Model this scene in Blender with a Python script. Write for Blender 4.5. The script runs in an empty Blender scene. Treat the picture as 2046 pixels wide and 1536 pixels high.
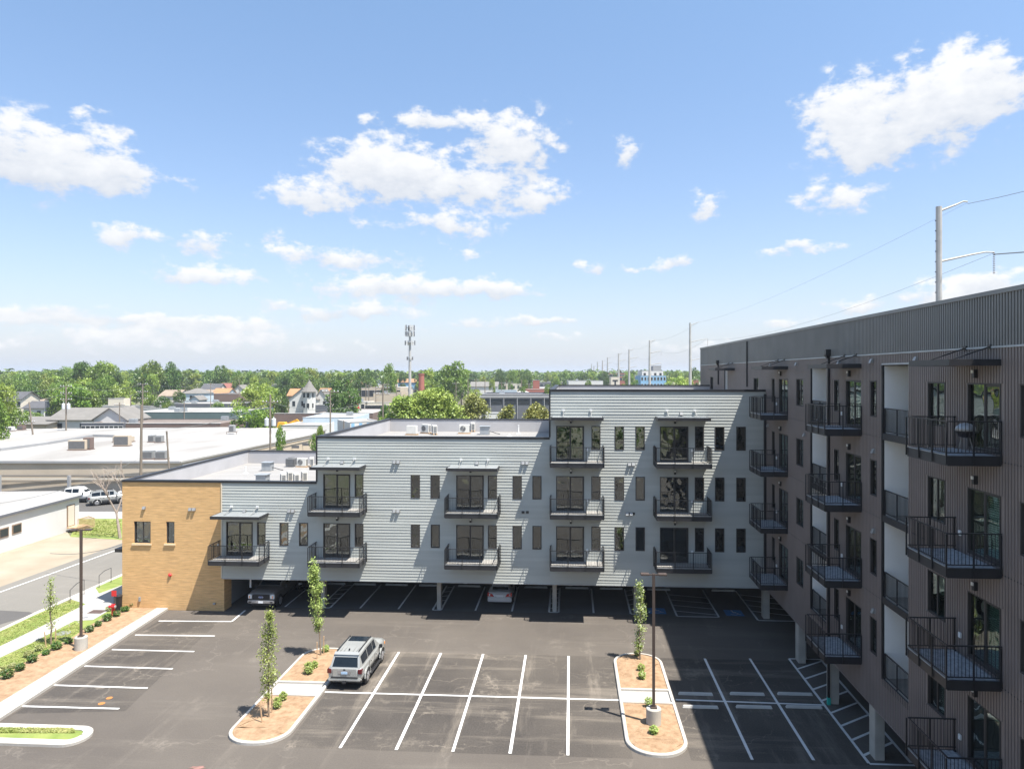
import bpy, bmesh, math, random
import numpy as np
from mathutils import Vector, Matrix
random.seed(7)
SC = bpy.context.scene
COL = SC.collection
R = math.radians

# ---------------------------------------------------------------- camera
CAM_H = 17.0
FPX = 1415.0            # focal length in photograph pixels (2046 wide)
PX, PY = 1055.0, 746.0  # principal point
YAW = math.atan(85 / FPX)
cam_d = bpy.data.cameras.new('camera'); cam = bpy.data.objects.new('camera', cam_d); COL.objects.link(cam)
cam_d.sensor_width = 36; cam_d.lens = FPX / 2046 * 36
cam_d.shift_x = -(PX - 1023) / 2046; cam_d.shift_y = -(768 - PY) / 2046
cam_d.clip_start = 0.2; cam_d.clip_end = 12000
cam.location = (0, 0, CAM_H); cam.rotation_euler = (R(90), 0, YAW)
SC.camera = cam

# ---------------------------------------------------------------- sun and sky
SUN_V = Vector((0.365, -0.22, 1.0)).normalized()     # towards the sun
sun_el = math.asin(SUN_V.z); sun_az = math.atan2(SUN_V.x, SUN_V.y)
SUN_STRENGTH = 5.0; SKY_STRENGTH = 0.092; EXPOSURE = 1.10
sd = bpy.data.lights.new('sun', 'SUN'); sd.energy = SUN_STRENGTH; sd.angle = R(0.5); sd.color = (1, 0.955, 0.89)
so = bpy.data.objects.new('sun', sd); COL.objects.link(so); so.location = (20, -10, 60)
so.rotation_euler = (-SUN_V).to_track_quat('-Z', 'Y').to_euler()
SC.view_settings.view_transform = 'Standard'; SC.view_settings.look = 'None'
SC.view_settings.gamma = 1; SC.view_settings.use_curve_mapping = False
SC.view_settings.exposure = EXPOSURE
SC.cycles.max_bounces = 6; SC.cycles.diffuse_bounces = 3; SC.cycles.glossy_bounces = 3
SC.cycles.transparent_max_bounces = 8; SC.cycles.transmission_bounces = 3
SC.cycles.caustics_reflective = False; SC.cycles.caustics_refractive = False

def pix_angles(u, v):
    dx = (u - PX) / FPX; dz = (PY - v) / FPX
    x = math.cos(YAW) * dx - math.sin(YAW); y = math.sin(YAW) * dx + math.cos(YAW)
    return math.atan2(x, y), math.atan2(dz, math.hypot(x, y))

# clouds: (u, v, half width, half height, weight) as seen from here; they sit in the sky by direction
CLOUDS = [
 (1830,215,155,72,1.05),(1730,305,90,44,.9),(1945,165,80,50,.9),(1680,210,60,50,.6),
 (1400,408,50,32,.85),(1665,402,68,27,.95),(1585,497,100,12,.75),(1342,525,44,15,.85),(1188,531,40,15,.9),(1245,302,28,26,.75),(1262,532,26,9,.5),
 (830,352,130,48,1.0),(735,325,95,46,.9),(1045,290,78,66,1.0),(960,380,90,34,.8),(620,388,90,32,.95),(855,242,80,24,.95),(910,450,105,25,1.0),(1085,400,62,26,.9),(975,270,50,45,.7),
 (55,285,130,56,1.1),(95,348,75,34,.85),(238,350,50,34,.85),(240,470,62,25,.95),(396,478,44,23,.95),(405,552,84,24,1.0),(540,468,28,13,.8),(240,272,22,12,.5),
 (665,510,140,21,1.0),(820,574,205,26,1.2),(690,620,160,16,1.0),(730,440,28,12,.45),(370,360,60,14,.4),(930,500,60,14,.4),(1000,580,60,22,.7),
 (1070,645,130,12,.8),(1118,674,55,10,.7),(430,655,150,14,.75),(170,640,260,12,.8),(60,612,110,14,.85),(330,672,300,13,.75),(300,690,420,14,.6),(880,652,120,8,.5),
 (1905,585,130,22,1.0),(1985,560,80,22,.9),(1690,612,60,12,.75),(1350,690,150,14,.55),(1540,650,120,14,.5),(170,215,30,12,.35),(740,232,40,12,.4),
]
W = bpy.data.worlds.new('World'); SC.world = W; W.use_nodes = True
nt = W.node_tree; nt.nodes.clear()
def N(t, **k):
    n = nt.nodes.new(t)
    for a, b in k.items(): setattr(n, a, b)
    return n
def mth(op, a, b=None, c=None, clamp=False):
    n = nt.nodes.new('ShaderNodeMath'); n.operation = op; n.use_clamp = clamp
    for i, x in enumerate((a, b, c)):
        if x is None: continue
        if isinstance(x, (int, float)): n.inputs[i].default_value = x
        else: nt.links.new(x, n.inputs[i])
    return n.outputs[0]
def vm(op, a, b=None, out=0):
    n = nt.nodes.new('ShaderNodeVectorMath'); n.operation = op
    for i, x in enumerate((a, b)):
        if x is None: continue
        if isinstance(x, (tuple, list)): n.inputs[i].default_value = x
        else: nt.links.new(x, n.inputs[i])
    return n.outputs[out]
def build_world():
    sky = N('ShaderNodeTexSky', sky_type='NISHITA', sun_disc=False, sun_elevation=sun_el, sun_rotation=sun_az)
    sky.air_density = 1.0; sky.dust_density = 0.7; sky.ozone_density = 1.6; sky.altitude = 20
    tc = N('ShaderNodeTexCoord')
    d = tc.outputs['Generated']
    sp = N('ShaderNodeSeparateXYZ'); nt.links.new(d, sp.inputs[0])
    x, y, z = sp.outputs
    az = mth('ARCTAN2', x, y)
    hyp = mth('SQRT', mth('ADD', mth('MULTIPLY', x, x), mth('MULTIPLY', y, y)))
    el = mth('ARCTAN2', z, hyp)
    cb = N('ShaderNodeCombineXYZ'); nt.links.new(az, cb.inputs[0]); nt.links.new(el, cb.inputs[1])
    # ragged edges: warp the lookup a little
    wn = N('ShaderNodeTexNoise'); wn.inputs['Scale'].default_value = 16; wn.inputs['Detail'].default_value = 4
    nt.links.new(cb.outputs[0], wn.inputs['Vector'])
    off = vm('MULTIPLY', vm('SUBTRACT', wn.outputs['Color'], (.5, .5, .5)), (.085, .045, 0))
    P = vm('ADD', cb.outputs[0], off)
    S = None; B = None
    for (u, v, ru, rv, w) in CLOUDS:
        a, e = pix_angles(u, v); k = math.cos(a) ** 1.0
        q = vm('MULTIPLY', vm('SUBTRACT', P, (a, e, 0)), (FPX / ru / .90, FPX / rv / .92, 0))
        r2 = vm('DOT_PRODUCT', q, q, out=1)
        g = mth('MULTIPLY', mth('EXPONENT', mth('MULTIPLY', r2, -0.9)), w)
        qs = N('ShaderNodeSeparateXYZ'); nt.links.new(q, qs.inputs[0])
        b = mth('MULTIPLY', g, qs.outputs[1])
        S = g if S is None else mth('ADD', S, g)
        B = b if B is None else mth('ADD', B, b)
    # the same kind of clouds go on round the rest of the sky
    gn = N('ShaderNodeTexNoise'); gn.inputs['Scale'].default_value = 3.2; gn.inputs['Detail'].default_value = 2
    sc = vm('MULTIPLY', d, (1, 1, 2.6)); nt.links.new(sc, gn.inputs['Vector'])
    out_az = mth('SUBTRACT', mth('ABSOLUTE', az), .70)
    out_el = mth('SUBTRACT', el, .52)
    om = mth('MULTIPLY', mth('MAXIMUM', out_az, out_el), 5.0, clamp=True)
    gen = mth('MULTIPLY', mth('MULTIPLY', mth('SUBTRACT', gn.outputs[0], .60), 5.0, clamp=True), om)
    S = mth('ADD', S, gen)
    fb = N('ShaderNodeTexNoise'); fb.inputs['Scale'].default_value = 30; fb.inputs['Detail'].default_value = 9; fb.inputs['Roughness'].default_value = .62
    fv = vm('MULTIPLY', cb.outputs[0], (1, 1.7, 1)); nt.links.new(fv, fb.inputs['Vector'])
    dens = mth('ADD', S, mth('MULTIPLY', mth('SUBTRACT', fb.outputs[0], .5), mth('MULTIPLY', mth('MULTIPLY', S, 3.2, clamp=True), 3.0)))
    mr = N('ShaderNodeMapRange', interpolation_type='SMOOTHSTEP'); nt.links.new(dens, mr.inputs[0])
    mr.inputs[1].default_value = .27; mr.inputs[2].default_value = .98
    above = mth('MULTIPLY', el, 30, clamp=True)
    mask = mth('MULTIPLY', mth('MULTIPLY', mr.outputs[0], above), .93)
    lit = mth('ADD', mth('ADD', mth('MULTIPLY', mth('DIVIDE', B, mth('ADD', S, .15)), .55), .72), mth('MULTIPLY', mth('SUBTRACT', fb.outputs[0], .5), 1.1), clamp=True)
    cm = N('ShaderNodeMix', data_type='RGBA'); nt.links.new(lit, cm.inputs[0])
    cm.inputs[6].default_value = (3.0, 3.3, 3.85, 1); cm.inputs[7].default_value = (5.3, 5.3, 5.3, 1)
    # the sky deepens with height a little faster than the clean model sky does
    gm = N('ShaderNodeMix', data_type='RGBA'); nt.links.new(mth('DIVIDE', el, .55, clamp=True), gm.inputs[0]); gm.inputs[6].default_value = (.90, .83, .92, 1); gm.inputs[7].default_value = (1.16, 1.24, 1.22, 1)
    grad = gm.outputs[2]
    # thin high veil that brightens the air towards the horizon
    ve = mth('MULTIPLY', mth('EXPONENT', mth('MULTIPLY', mth('ABSOLUTE', el), -12.0)), .85)
    vc = N('ShaderNodeMix', data_type='RGBA'); nt.links.new(ve, vc.inputs[0]); nt.links.new(vm('MULTIPLY', sky.outputs[0], grad), vc.inputs[6]); vc.inputs[7].default_value = (3.45, 3.85, 4.45, 1)
    mx = N('ShaderNodeMix', data_type='RGBA'); nt.links.new(mask, mx.inputs[0]); nt.links.new(vc.outputs[2], mx.inputs[6]); nt.links.new(cm.outputs[2], mx.inputs[7])
    bg = N('ShaderNodeBackground'); bg.inputs[1].default_value = SKY_STRENGTH
    nt.links.new(mx.outputs[2], bg.inputs[0])
    o = N('ShaderNodeOutputWorld'); nt.links.new(bg.outputs[0], o.inputs[0])
build_world()
W.cycles.sampling_method = 'MANUAL'; W.cycles.sample_map_resolution = 512

# ---------------------------------------------------------------- from a place in the photograph to a point in the world
def ray(u, v):
    dx = (u - PX) / FPX; dz = (PY - v) / FPX
    return Vector((math.cos(YAW) * dx - math.sin(YAW), math.sin(YAW) * dx + math.cos(YAW), dz))
def G(u, v, z=0.0):
    r = ray(u, v); s = (z - CAM_H) / r.z
    return Vector((r.x * s, r.y * s, z))
def onY(u, v, Y):
    r = ray(u, v); s = Y / r.y
    return Vector((r.x * s, Y, CAM_H + r.z * s))
def onX(u, v, X):
    r = ray(u, v); s = X / r.x
    return Vector((X, r.y * s, CAM_H + r.z * s))
def atD(u, v, D):
    r = ray(u, v)
    return Vector((r.x * D, r.y * D, CAM_H + r.z * D))

# ---------------------------------------------------------------- materials
MATS = {}
def hexc(c): return tuple(c) + (1,) if len(c) == 3 else tuple(c)
def mat(name, col, rough=.75, var=.12, scale=2.0, bump=0.0, bscale=40, metal=0.0, spec=.4, col2=None, stretch=(1, 1, 1), coat=0, detail=5, rand=0.0, world=False):
    if name in MATS: return MATS[name]
    m = bpy.data.materials.new(name); m.use_nodes = True; t = m.node_tree
    b = t.nodes['Principled BSDF']
    b.inputs['Roughness'].default_value = rough; b.inputs['Metallic'].default_value = metal
    b.inputs['Specular IOR Level'].default_value = spec; b.inputs['Coat Weight'].default_value = coat
    tc = t.nodes.new('ShaderNodeTexCoord'); mp = t.nodes.new('ShaderNodeMapping'); mp.inputs['Scale'].default_value = stretch
    if world:
        ge = t.nodes.new('ShaderNodeNewGeometry'); t.links.new(ge.outputs['Position'], mp.inputs[0])
    else: t.links.new(tc.outputs['Object'], mp.inputs[0])
    n = t.nodes.new('ShaderNodeTexNoise'); n.inputs['Scale'].default_value = scale; n.inputs['Detail'].default_value = detail
    t.links.new(mp.outputs[0], n.inputs['Vector'])
    r = t.nodes.new('ShaderNodeValToRGB'); r.color_ramp.elements[0].position = .3; r.color_ramp.elements[1].position = .7
    c1 = Vector(col[:3]); c2 = Vector(col2[:3]) if col2 else c1 * (1 + var)
    c0 = c1 if col2 else c1 * (1 - var)
    r.color_ramp.elements[0].color = (*c0, 1); r.color_ramp.elements[1].color = (*c2, 1)
    t.links.new(n.outputs[0], r.inputs[0])
    out = r.outputs[0]
    if rand > 0:
        oi = t.nodes.new('ShaderNodeObjectInfo'); hs = t.nodes.new('ShaderNodeHueSaturation')
        mr = t.nodes.new('ShaderNodeMapRange'); mr.inputs[3].default_value = 1 - rand; mr.inputs[4].default_value = 1 + rand
        t.links.new(oi.outputs['Random'], mr.inputs[0]); t.links.new(mr.outputs[0], hs.inputs['Value']); t.links.new(out, hs.inputs['Color']); out = hs.outputs[0]
    t.links.new(out, b.inputs['Base Color'])
    if bump > 0:
        n2 = t.nodes.new('ShaderNodeTexNoise'); n2.inputs['Scale'].default_value = bscale; n2.inputs['Detail'].default_value = 4
        t.links.new(mp.outputs[0], n2.inputs['Vector'])
        bp = t.nodes.new('ShaderNodeBump'); bp.inputs['Strength'].default_value = bump; bp.inputs['Distance'].default_value = .03
        t.links.new(n2.outputs[0], bp.inputs['Height']); t.links.new(bp.outputs[0], b.inputs['Normal'])
    MATS[name] = m
    return m

def mat_leaf(name, c_dark, c_light, scale=.5, trans=.35, rand=.14):
    if name in MATS: return MATS[name]
    m = bpy.data.materials.new(name); m.use_nodes = True; t = m.node_tree; t.nodes.clear()
    tc = t.nodes.new('ShaderNodeTexCoord'); n = t.nodes.new('ShaderNodeTexNoise'); n.inputs['Scale'].default_value = scale; n.inputs['Detail'].default_value = 6; n.inputs['Roughness'].default_value = .7
    t.links.new(tc.outputs['Object'], n.inputs['Vector'])
    r = t.nodes.new('ShaderNodeValToRGB'); r.color_ramp.elements[0].position = .35; r.color_ramp.elements[1].position = .66
    r.color_ramp.elements[0].color = (*c_dark, 1); r.color_ramp.elements[1].color = (*c_light, 1); t.links.new(n.outputs[0], r.inputs[0])
    oi = t.nodes.new('ShaderNodeObjectInfo'); hs = t.nodes.new('ShaderNodeHueSaturation')
    mr = t.nodes.new('ShaderNodeMapRange'); mr.inputs[3].default_value = 1 - rand; mr.inputs[4].default_value = 1 + rand
    t.links.new(oi.outputs['Random'], mr.inputs[0]); t.links.new(mr.outputs[0], hs.inputs['Value']); t.links.new(r.outputs[0], hs.inputs['Color'])
    mr2 = t.nodes.new('ShaderNodeMapRange'); mr2.inputs[3].default_value = .485; mr2.inputs[4].default_value = .51
    t.links.new(oi.outputs['Random'], mr2.inputs[0]); t.links.new(mr2.outputs[0], hs.inputs['Hue'])
    a = t.nodes.new('ShaderNodeBsdfDiffuse'); b = t.nodes.new('ShaderNodeBsdfTranslucent'); mx = t.nodes.new('ShaderNodeMixShader'); mx.inputs[0].default_value = trans
    t.links.new(hs.outputs[0], a.inputs[0]); t.links.new(hs.outputs[0], b.inputs[0])
    t.links.new(a.outputs[0], mx.inputs[1]); t.links.new(b.outputs[0], mx.inputs[2])
    g = t.nodes.new('ShaderNodeBsdfGlossy'); g.inputs['Roughness'].default_value = .45; mx2 = t.nodes.new('ShaderNodeMixShader'); mx2.inputs[0].default_value = .04
    t.links.new(mx.outputs[0], mx2.inputs[1]); t.links.new(g.outputs[0], mx2.inputs[2])
    o = t.nodes.new('ShaderNodeOutputMaterial'); t.links.new(mx2.outputs[0], o.inputs[0])
    MATS[name] = m; return m

def mat_glass(name, tint=(.25, .3, .3), refl=.28, rough=.02, wave=.6):
    if name in MATS: return MATS[name]
    m = bpy.data.materials.new(name); m.use_nodes = True; t = m.node_tree; t.nodes.clear()
    tr = t.nodes.new('ShaderNodeBsdfTransparent'); tr.inputs[0].default_value = (*tint, 1)
    gl = t.nodes.new('ShaderNodeBsdfGlossy'); gl.inputs['Roughness'].default_value = rough; gl.inputs[0].default_value = (.9, .95, .95, 1)
    tc = t.nodes.new('ShaderNodeTexCoord'); n = t.nodes.new('ShaderNodeTexNoise'); n.inputs['Scale'].default_value = 1.3; n.inputs['Detail'].default_value = 1
    oi = t.nodes.new('ShaderNodeObjectInfo'); sh = t.nodes.new('ShaderNodeVectorMath'); sh.operation = 'ADD'; sh2 = t.nodes.new('ShaderNodeVectorMath'); sh2.operation = 'SCALE'; sh2.inputs['Scale'].default_value = .06
    t.links.new(oi.outputs['Location'], sh2.inputs[0]); sh3 = t.nodes.new('ShaderNodeMath'); sh3.operation = 'MULTIPLY'; sh3.inputs[1].default_value = 40; t.links.new(oi.outputs['Random'], sh3.inputs[0]); t.links.new(tc.outputs['Object'], sh.inputs[0]); t.links.new(sh3.outputs[0], sh.inputs[1]); t.links.new(sh.outputs[0], n.inputs['Vector'])
    rv = t.nodes.new('ShaderNodeMapRange'); rv.inputs[3].default_value = .35; rv.inputs[4].default_value = 1.25; t.links.new(oi.outputs['Random'], rv.inputs[0]); tv = t.nodes.new('ShaderNodeVectorMath'); tv.operation = 'SCALE'; tv.inputs[0].default_value = tint; t.links.new(rv.outputs[0], tv.inputs['Scale']); t.links.new(tv.outputs[0], tr.inputs[0])
    bp = t.nodes.new('ShaderNodeBump'); bp.inputs['Strength'].default_value = wave; bp.inputs['Distance'].default_value = .02; t.links.new(n.outputs[0], bp.inputs['Height'])
    t.links.new(bp.outputs[0], gl.inputs['Normal'])
    fr = t.nodes.new('ShaderNodeLayerWeight'); fr.inputs[0].default_value = .35
    ad = t.nodes.new('ShaderNodeMath'); ad.operation = 'MULTIPLY_ADD'; ad.use_clamp = True; ad.inputs[1].default_value = .6; ad.inputs[2].default_value = refl
    t.links.new(fr.outputs['Fresnel'], ad.inputs[0])
    mx = t.nodes.new('ShaderNodeMixShader'); t.links.new(ad.outputs[0], mx.inputs[0]); t.links.new(tr.outputs[0], mx.inputs[1]); t.links.new(gl.outputs[0], mx.inputs[2])
    o = t.nodes.new('ShaderNodeOutputMaterial'); t.links.new(mx.outputs[0], o.inputs[0])
    MATS[name] = m; return m

def mat_brick(name, c1, c2, mortar, axis='xz', w=.30, h=.085, rough=.85):
    if name in MATS: return MATS[name]
    m = bpy.data.materials.new(name); m.use_nodes = True; t = m.node_tree; b = t.nodes['Principled BSDF']; b.inputs['Roughness'].default_value = rough
    ge = t.nodes.new('ShaderNodeNewGeometry'); sp = t.nodes.new('ShaderNodeSeparateXYZ'); t.links.new(ge.outputs['Position'], sp.inputs[0])
    ad = t.nodes.new('ShaderNodeMath'); ad.operation = 'ADD'; t.links.new(sp.outputs[0], ad.inputs[0]); t.links.new(sp.outputs[1], ad.inputs[1])
    cb = t.nodes.new('ShaderNodeCombineXYZ'); t.links.new(ad.outputs[0], cb.inputs[0]); t.links.new(sp.outputs[2], cb.inputs[1])
    br = t.nodes.new('ShaderNodeTexBrick'); t.links.new(cb.outputs[0], br.inputs['Vector'])
    br.inputs['Scale'].default_value = 1; br.inputs['Brick Width'].default_value = w; br.inputs['Row Height'].default_value = h; br.inputs['Mortar Size'].default_value = h * .11
    br.inputs['Color1'].default_value = (*c1, 1); br.inputs['Color2'].default_value = (*c2, 1); br.inputs['Mortar'].default_value = (*mortar, 1)
    n = t.nodes.new('ShaderNodeTexNoise'); n.inputs['Scale'].default_value = 2.2; n.inputs['Detail'].default_value = 6
    mp = t.nodes.new('ShaderNodeMapping'); mp.inputs['Scale'].default_value = (.45, 6, 1); t.links.new(cb.outputs[0], mp.inputs[0]); t.links.new(mp.outputs[0], n.inputs['Vector'])
    mr = t.nodes.new('ShaderNodeMapRange'); mr.inputs[1].default_value = .3; mr.inputs[2].default_value = .7; mr.inputs[3].default_value = .8; mr.inputs[4].default_value = 1.15; t.links.new(n.outputs[0], mr.inputs[0])
    mu = t.nodes.new('ShaderNodeVectorMath'); mu.operation = 'SCALE'; t.links.new(br.outputs[0], mu.inputs[0]); t.links.new(mr.outputs[0], mu.inputs['Scale'])
    t.links.new(mu.outputs[0], b.inputs['Base Color'])
    bp = t.nodes.new('ShaderNodeBump'); bp.inputs['Strength'].default_value = .5; bp.inputs['Distance'].default_value = .012; t.links.new(br.outputs['Fac'], bp.inputs['Height']); bp.invert = True
    t.links.new(bp.outputs[0], b.inputs['Normal'])
    MATS[name] = m; return m

def mat_asphalt(name, dark, light, streak=.35, patch=.5, cracks=.4):
    if name in MATS: return MATS[name]
    m = bpy.data.materials.new(name); m.use_nodes = True; t = m.node_tree; b = t.nodes['Principled BSDF']; b.inputs['Roughness'].default_value = .82; b.inputs['Specular IOR Level'].default_value = .3
    ge = t.nodes.new('ShaderNodeNewGeometry')
    def noise(scale, detail, stretch, rough=.6, rot=0):
        mp = t.nodes.new('ShaderNodeMapping'); mp.inputs['Scale'].default_value = stretch; mp.inputs['Rotation'].default_value = (0, 0, rot); t.links.new(ge.outputs['Position'], mp.inputs[0])
        n = t.nodes.new('ShaderNodeTexNoise'); n.inputs['Scale'].default_value = scale; n.inputs['Detail'].default_value = detail; n.inputs['Roughness'].default_value = rough
        t.links.new(mp.outputs[0], n.inputs['Vector']); return n.outputs[0]
    def mrg(x, a, bb, c, d):
        r = t.nodes.new('ShaderNodeMapRange'); r.inputs[1].default_value = a; r.inputs[2].default_value = bb; r.inputs[3].default_value = c; r.inputs[4].default_value = d; t.links.new(x, r.inputs[0]); return r.outputs[0]
    def ml(a, bb, op='MULTIPLY'):
        r = t.nodes.new('ShaderNodeMath'); r.operation = op; t.links.new(a, r.inputs[0]); (t.links.new(bb, r.inputs[1]) if not isinstance(bb, float) else setattr(r.inputs[1], 'default_value', bb)); return r.outputs[0]
    big = mrg(noise(.09, 5, (1, 1, 1)), .35, .68, 0, 1)
    st = mrg(noise(.5, 6, (.12, 1.3, 1), .7, .1), .52, .78, 0, streak)
    st2 = mrg(noise(.6, 6, (1.4, .14, 1), .7, -.12), .55, .8, 0, streak)
    pt = mrg(noise(.35, 7, (1, 1, 1), .75), .58, .74, 0, patch)
    fine = mrg(noise(14, 3, (1, 1, 1)), .3, .7, -.10, .12)
    vo = t.nodes.new('ShaderNodeTexVoronoi'); vo.feature = 'DISTANCE_TO_EDGE'; vo.inputs['Scale'].default_value = .21
    wp = t.nodes.new('ShaderNodeVectorMath'); wp.operation = 'ADD'
    nn = t.nodes.new('ShaderNodeTexNoise'); nn.inputs['Scale'].default_value = .8; nn.inputs['Detail'].default_value = 6; t.links.new(ge.outputs['Position'], nn.inputs['Vector'])
    vs = t.nodes.new('ShaderNodeVectorMath'); vs.operation = 'SCALE'; vs.inputs['Scale'].default_value = 2.6; t.links.new(nn.outputs['Color'], vs.inputs[0])
    t.links.new(ge.outputs['Position'], wp.inputs[0]); t.links.new(vs.outputs[0], wp.inputs[1]); t.links.new(wp.outputs[0], vo.inputs['Vector'])
    cr = ml(mrg(vo.outputs['Distance'], 0, .012, cracks, 0), mrg(noise(.25, 2, (1, 1, 1)), .45, .6, 0, 1))
    s = ml(ml(ml(ml(big, .35), st, 'ADD'), st2, 'ADD'), ml(pt, fine, 'ADD'), 'ADD')
    s = ml(s, cr, 'ADD')
    mx = t.nodes.new('ShaderNodeMix'); mx.data_type = 'RGBA'; mx.clamp_factor = True; t.links.new(s, mx.inputs[0]); mx.inputs[6].default_value = (*dark, 1); mx.inputs[7].default_value = (*light, 1)
    t.links.new(mx.outputs[2], b.inputs['Base Color'])
    bp = t.nodes.new('ShaderNodeBump'); bp.inputs['Strength'].default_value = .35; bp.inputs['Distance'].default_value = .01; t.links.new(noise(60, 2, (1, 1, 1)), bp.inputs['Height']); t.links.new(bp.outputs[0], b.inputs['Normal'])
    MATS[name] = m; return m

# ---------------------------------------------------------------- mesh and object helpers
class MB:
    def __init__(s): s.v = []; s.f = []; s.m = []
    def add(s, vs, fs, mi=0):
        o = len(s.v); s.v += [tuple(p) for p in vs]; s.f += [tuple(i + o for i in f) for f in fs]; s.m += [mi] * len(fs); return s
    def box(s, x0, x1, y0, y1, z0, z1, mi=0):
        if x0 > x1: x0, x1 = x1, x0
        if y0 > y1: y0, y1 = y1, y0
        if z0 > z1: z0, z1 = z1, z0
        return s.add([(x0,y0,z0),(x1,y0,z0),(x1,y1,z0),(x0,y1,z0),(x0,y0,z1),(x1,y0,z1),(x1,y1,z1),(x0,y1,z1)],
                     [(0,3,2,1),(4,5,6,7),(0,1,5,4),(1,2,6,5),(2,3,7,6),(3,0,4,7)], mi)
    def hexa(s, p, mi=0):   # 8 points: bottom four ccw, top four
        return s.add(p, [(0,3,2,1),(4,5,6,7),(0,1,5,4),(1,2,6,5),(2,3,7,6),(3,0,4,7)], mi)
    def bar(s, a, b, w, h=None, mi=0):
        a, b = Vector(a), Vector(b); h = h or w; d = (b - a).normalized()
        up = Vector((0, 0, 1)) if abs(d.z) < .95 else Vector((0, 1, 0))
        sx = d.cross(up).normalized() * w / 2; sz = sx.cross(d).normalized() * h / 2
        return s.hexa([a-sx-sz, a+sx-sz, b+sx-sz, b-sx-sz, a-sx+sz, a+sx+sz, b+sx+sz, b-sx+sz], mi)
    def tube(s, pts, rs, n=6, mi=0, cap=True):
        pts = [Vector(p) for p in pts]
        if isinstance(rs, (int, float)): rs = [rs] * len(pts)
        o = len(s.v); 
        for i, p in enumerate(pts):
            d = (pts[min(i+1, len(pts)-1)] - pts[max(i-1, 0)]).normalized()
            up = Vector((0, 0, 1)) if abs(d.z) < .9 else Vector((1, 0, 0))
            a = d.cross(up).normalized(); b = d.cross(a).normalized()
            for k in range(n):
                t = 2 * math.pi * k / n; s.v.append(tuple(p + (a * math.cos(t) + b * math.sin(t)) * rs[i]))
        for i in range(len(pts) - 1):
            for k in range(n):
                s.f.append((o+i*n+k, o+i*n+(k+1)%n, o+(i+1)*n+(k+1)%n, o+(i+1)*n+k)); s.m.append(mi)
        if cap:
            s.f.append(tuple(o + k for k in range(n))); s.m.append(mi)
            s.f.append(tuple(o + (len(pts)-1)*n + n-1-k for k in range(n))); s.m.append(mi)
        return s
    def lathe(s, c, prof, n=16, mi=0):   # prof: (r, z) list
        o = len(s.v)
        for r, z in prof:
            for k in range(n):
                t = 2 * math.pi * k / n; s.v.append((c[0] + r * math.cos(t), c[1] + r * math.sin(t), c[2] + z))
        for i in range(len(prof) - 1):
            for k in range(n):
                s.f.append((o+i*n+k, o+i*n+(k+1)%n, o+(i+1)*n+(k+1)%n, o+(i+1)*n+k)); s.m.append(mi)
        s.f.append(tuple(o + n-1-k for k in range(n))); s.m.append(mi)
        s.f.append(tuple(o + (len(prof)-1)*n + k for k in range(n))); s.m.append(mi)
        return s
    def prism(s, poly, z0, z1, mi=0):
        n = len(poly); P = [(p[0], p[1]) for p in poly]
        ar = sum(P[i][0]*P[(i+1)%n][1] - P[(i+1)%n][0]*P[i][1] for i in range(n))
        if ar < 0: P = P[::-1]
        vs = [(x, y, z0) for x, y in P] + [(x, y, z1) for x, y in P]
        return s.add(vs, [tuple(range(n-1, -1, -1)), tuple(range(n, 2*n))] + [(i, (i+1)%n, n+(i+1)%n, n+i) for i in range(n)], mi)
    def sheet(s, poly, z, mi=0):
        n = len(poly); P = [(p[0], p[1]) for p in poly]
        ar = sum(P[i][0]*P[(i+1)%n][1] - P[(i+1)%n][0]*P[i][1] for i in range(n))
        if ar < 0: P = P[::-1]
        return s.add([(x, y, z) for x, y in P], [tuple(range(n))], mi)
    def mesh(s, name, mats=None, org=(0, 0, 0), smooth=False):
        me = bpy.data.meshes.new(name)
        v = [(p[0]-org[0], p[1]-org[1], p[2]-org[2]) for p in s.v] if tuple(org) != (0,0,0) else s.v
        me.from_pydata(v, [], s.f)
        if mats is not None:
            if not isinstance(mats, (list, tuple)): mats = [mats]
            for m in mats: me.materials.append(m)
            if len(mats) > 1: me.polygons.foreach_set('material_index', s.m)
        if smooth: me.polygons.foreach_set('use_smooth', [True] * len(me.polygons))
        me.update(); return me
ORG = {}
def build(mb, name, mats, parent=None, smooth=False, bevel=0, loc=None):
    """one mesh object; vertices given in world space unless loc places a local mesh"""
    org = ORG.get(parent.name, (0, 0, 0)) if parent else (0, 0, 0)
    o = bpy.data.objects.new(name, mb.mesh(name, mats, org if loc is None else (0, 0, 0), smooth)); COL.objects.link(o)
    if parent: o.parent = parent; ORG[o.name] = org
    if loc is not None:
        o.location = Vector(loc) - Vector(org)
    if bevel:
        bm = bmesh.new(); bm.from_mesh(o.data); bmesh.ops.remove_doubles(bm, verts=bm.verts, dist=1e-4)
        bmesh.ops.bevel(bm, geom=[e for e in bm.edges if len(e.link_faces) == 2 and e.calc_face_angle(0) > .5], offset=bevel, segments=1, affect='EDGES', clamp_overlap=True)
        bm.to_mesh(o.data); bm.free()
    return o
def tag(o, label=None, cat=None, group=None, kind=None):
    if label: o['label'] = label
    if cat: o['category'] = cat
    if group: o['group'] = group
    if kind: o['kind'] = kind
    return o
def empty(name, loc=(0, 0, 0), rz=0, label=None, cat=None, group=None, world=False, parent=None):
    o = bpy.data.objects.new(name, None); COL.objects.link(o); o.location = loc; o.rotation_euler = (0, 0, rz); o.empty_display_size = .3
    if world: ORG[o.name] = tuple(loc)
    tag(o, label, cat, group)
    if parent: o.parent = parent
    return o
def kids(o): return [c for c in bpy.data.objects if c.parent is o]
KIDS = {}
def copy_tree(o, parent=None, tree=None):
    c = o.copy(); COL.objects.link(c); c.parent = parent
    ch = KIDS.get(o.name)
    if ch is None: ch = kids(o); KIDS[o.name] = ch
    for k in ch: copy_tree(k, c)
    return c
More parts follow.
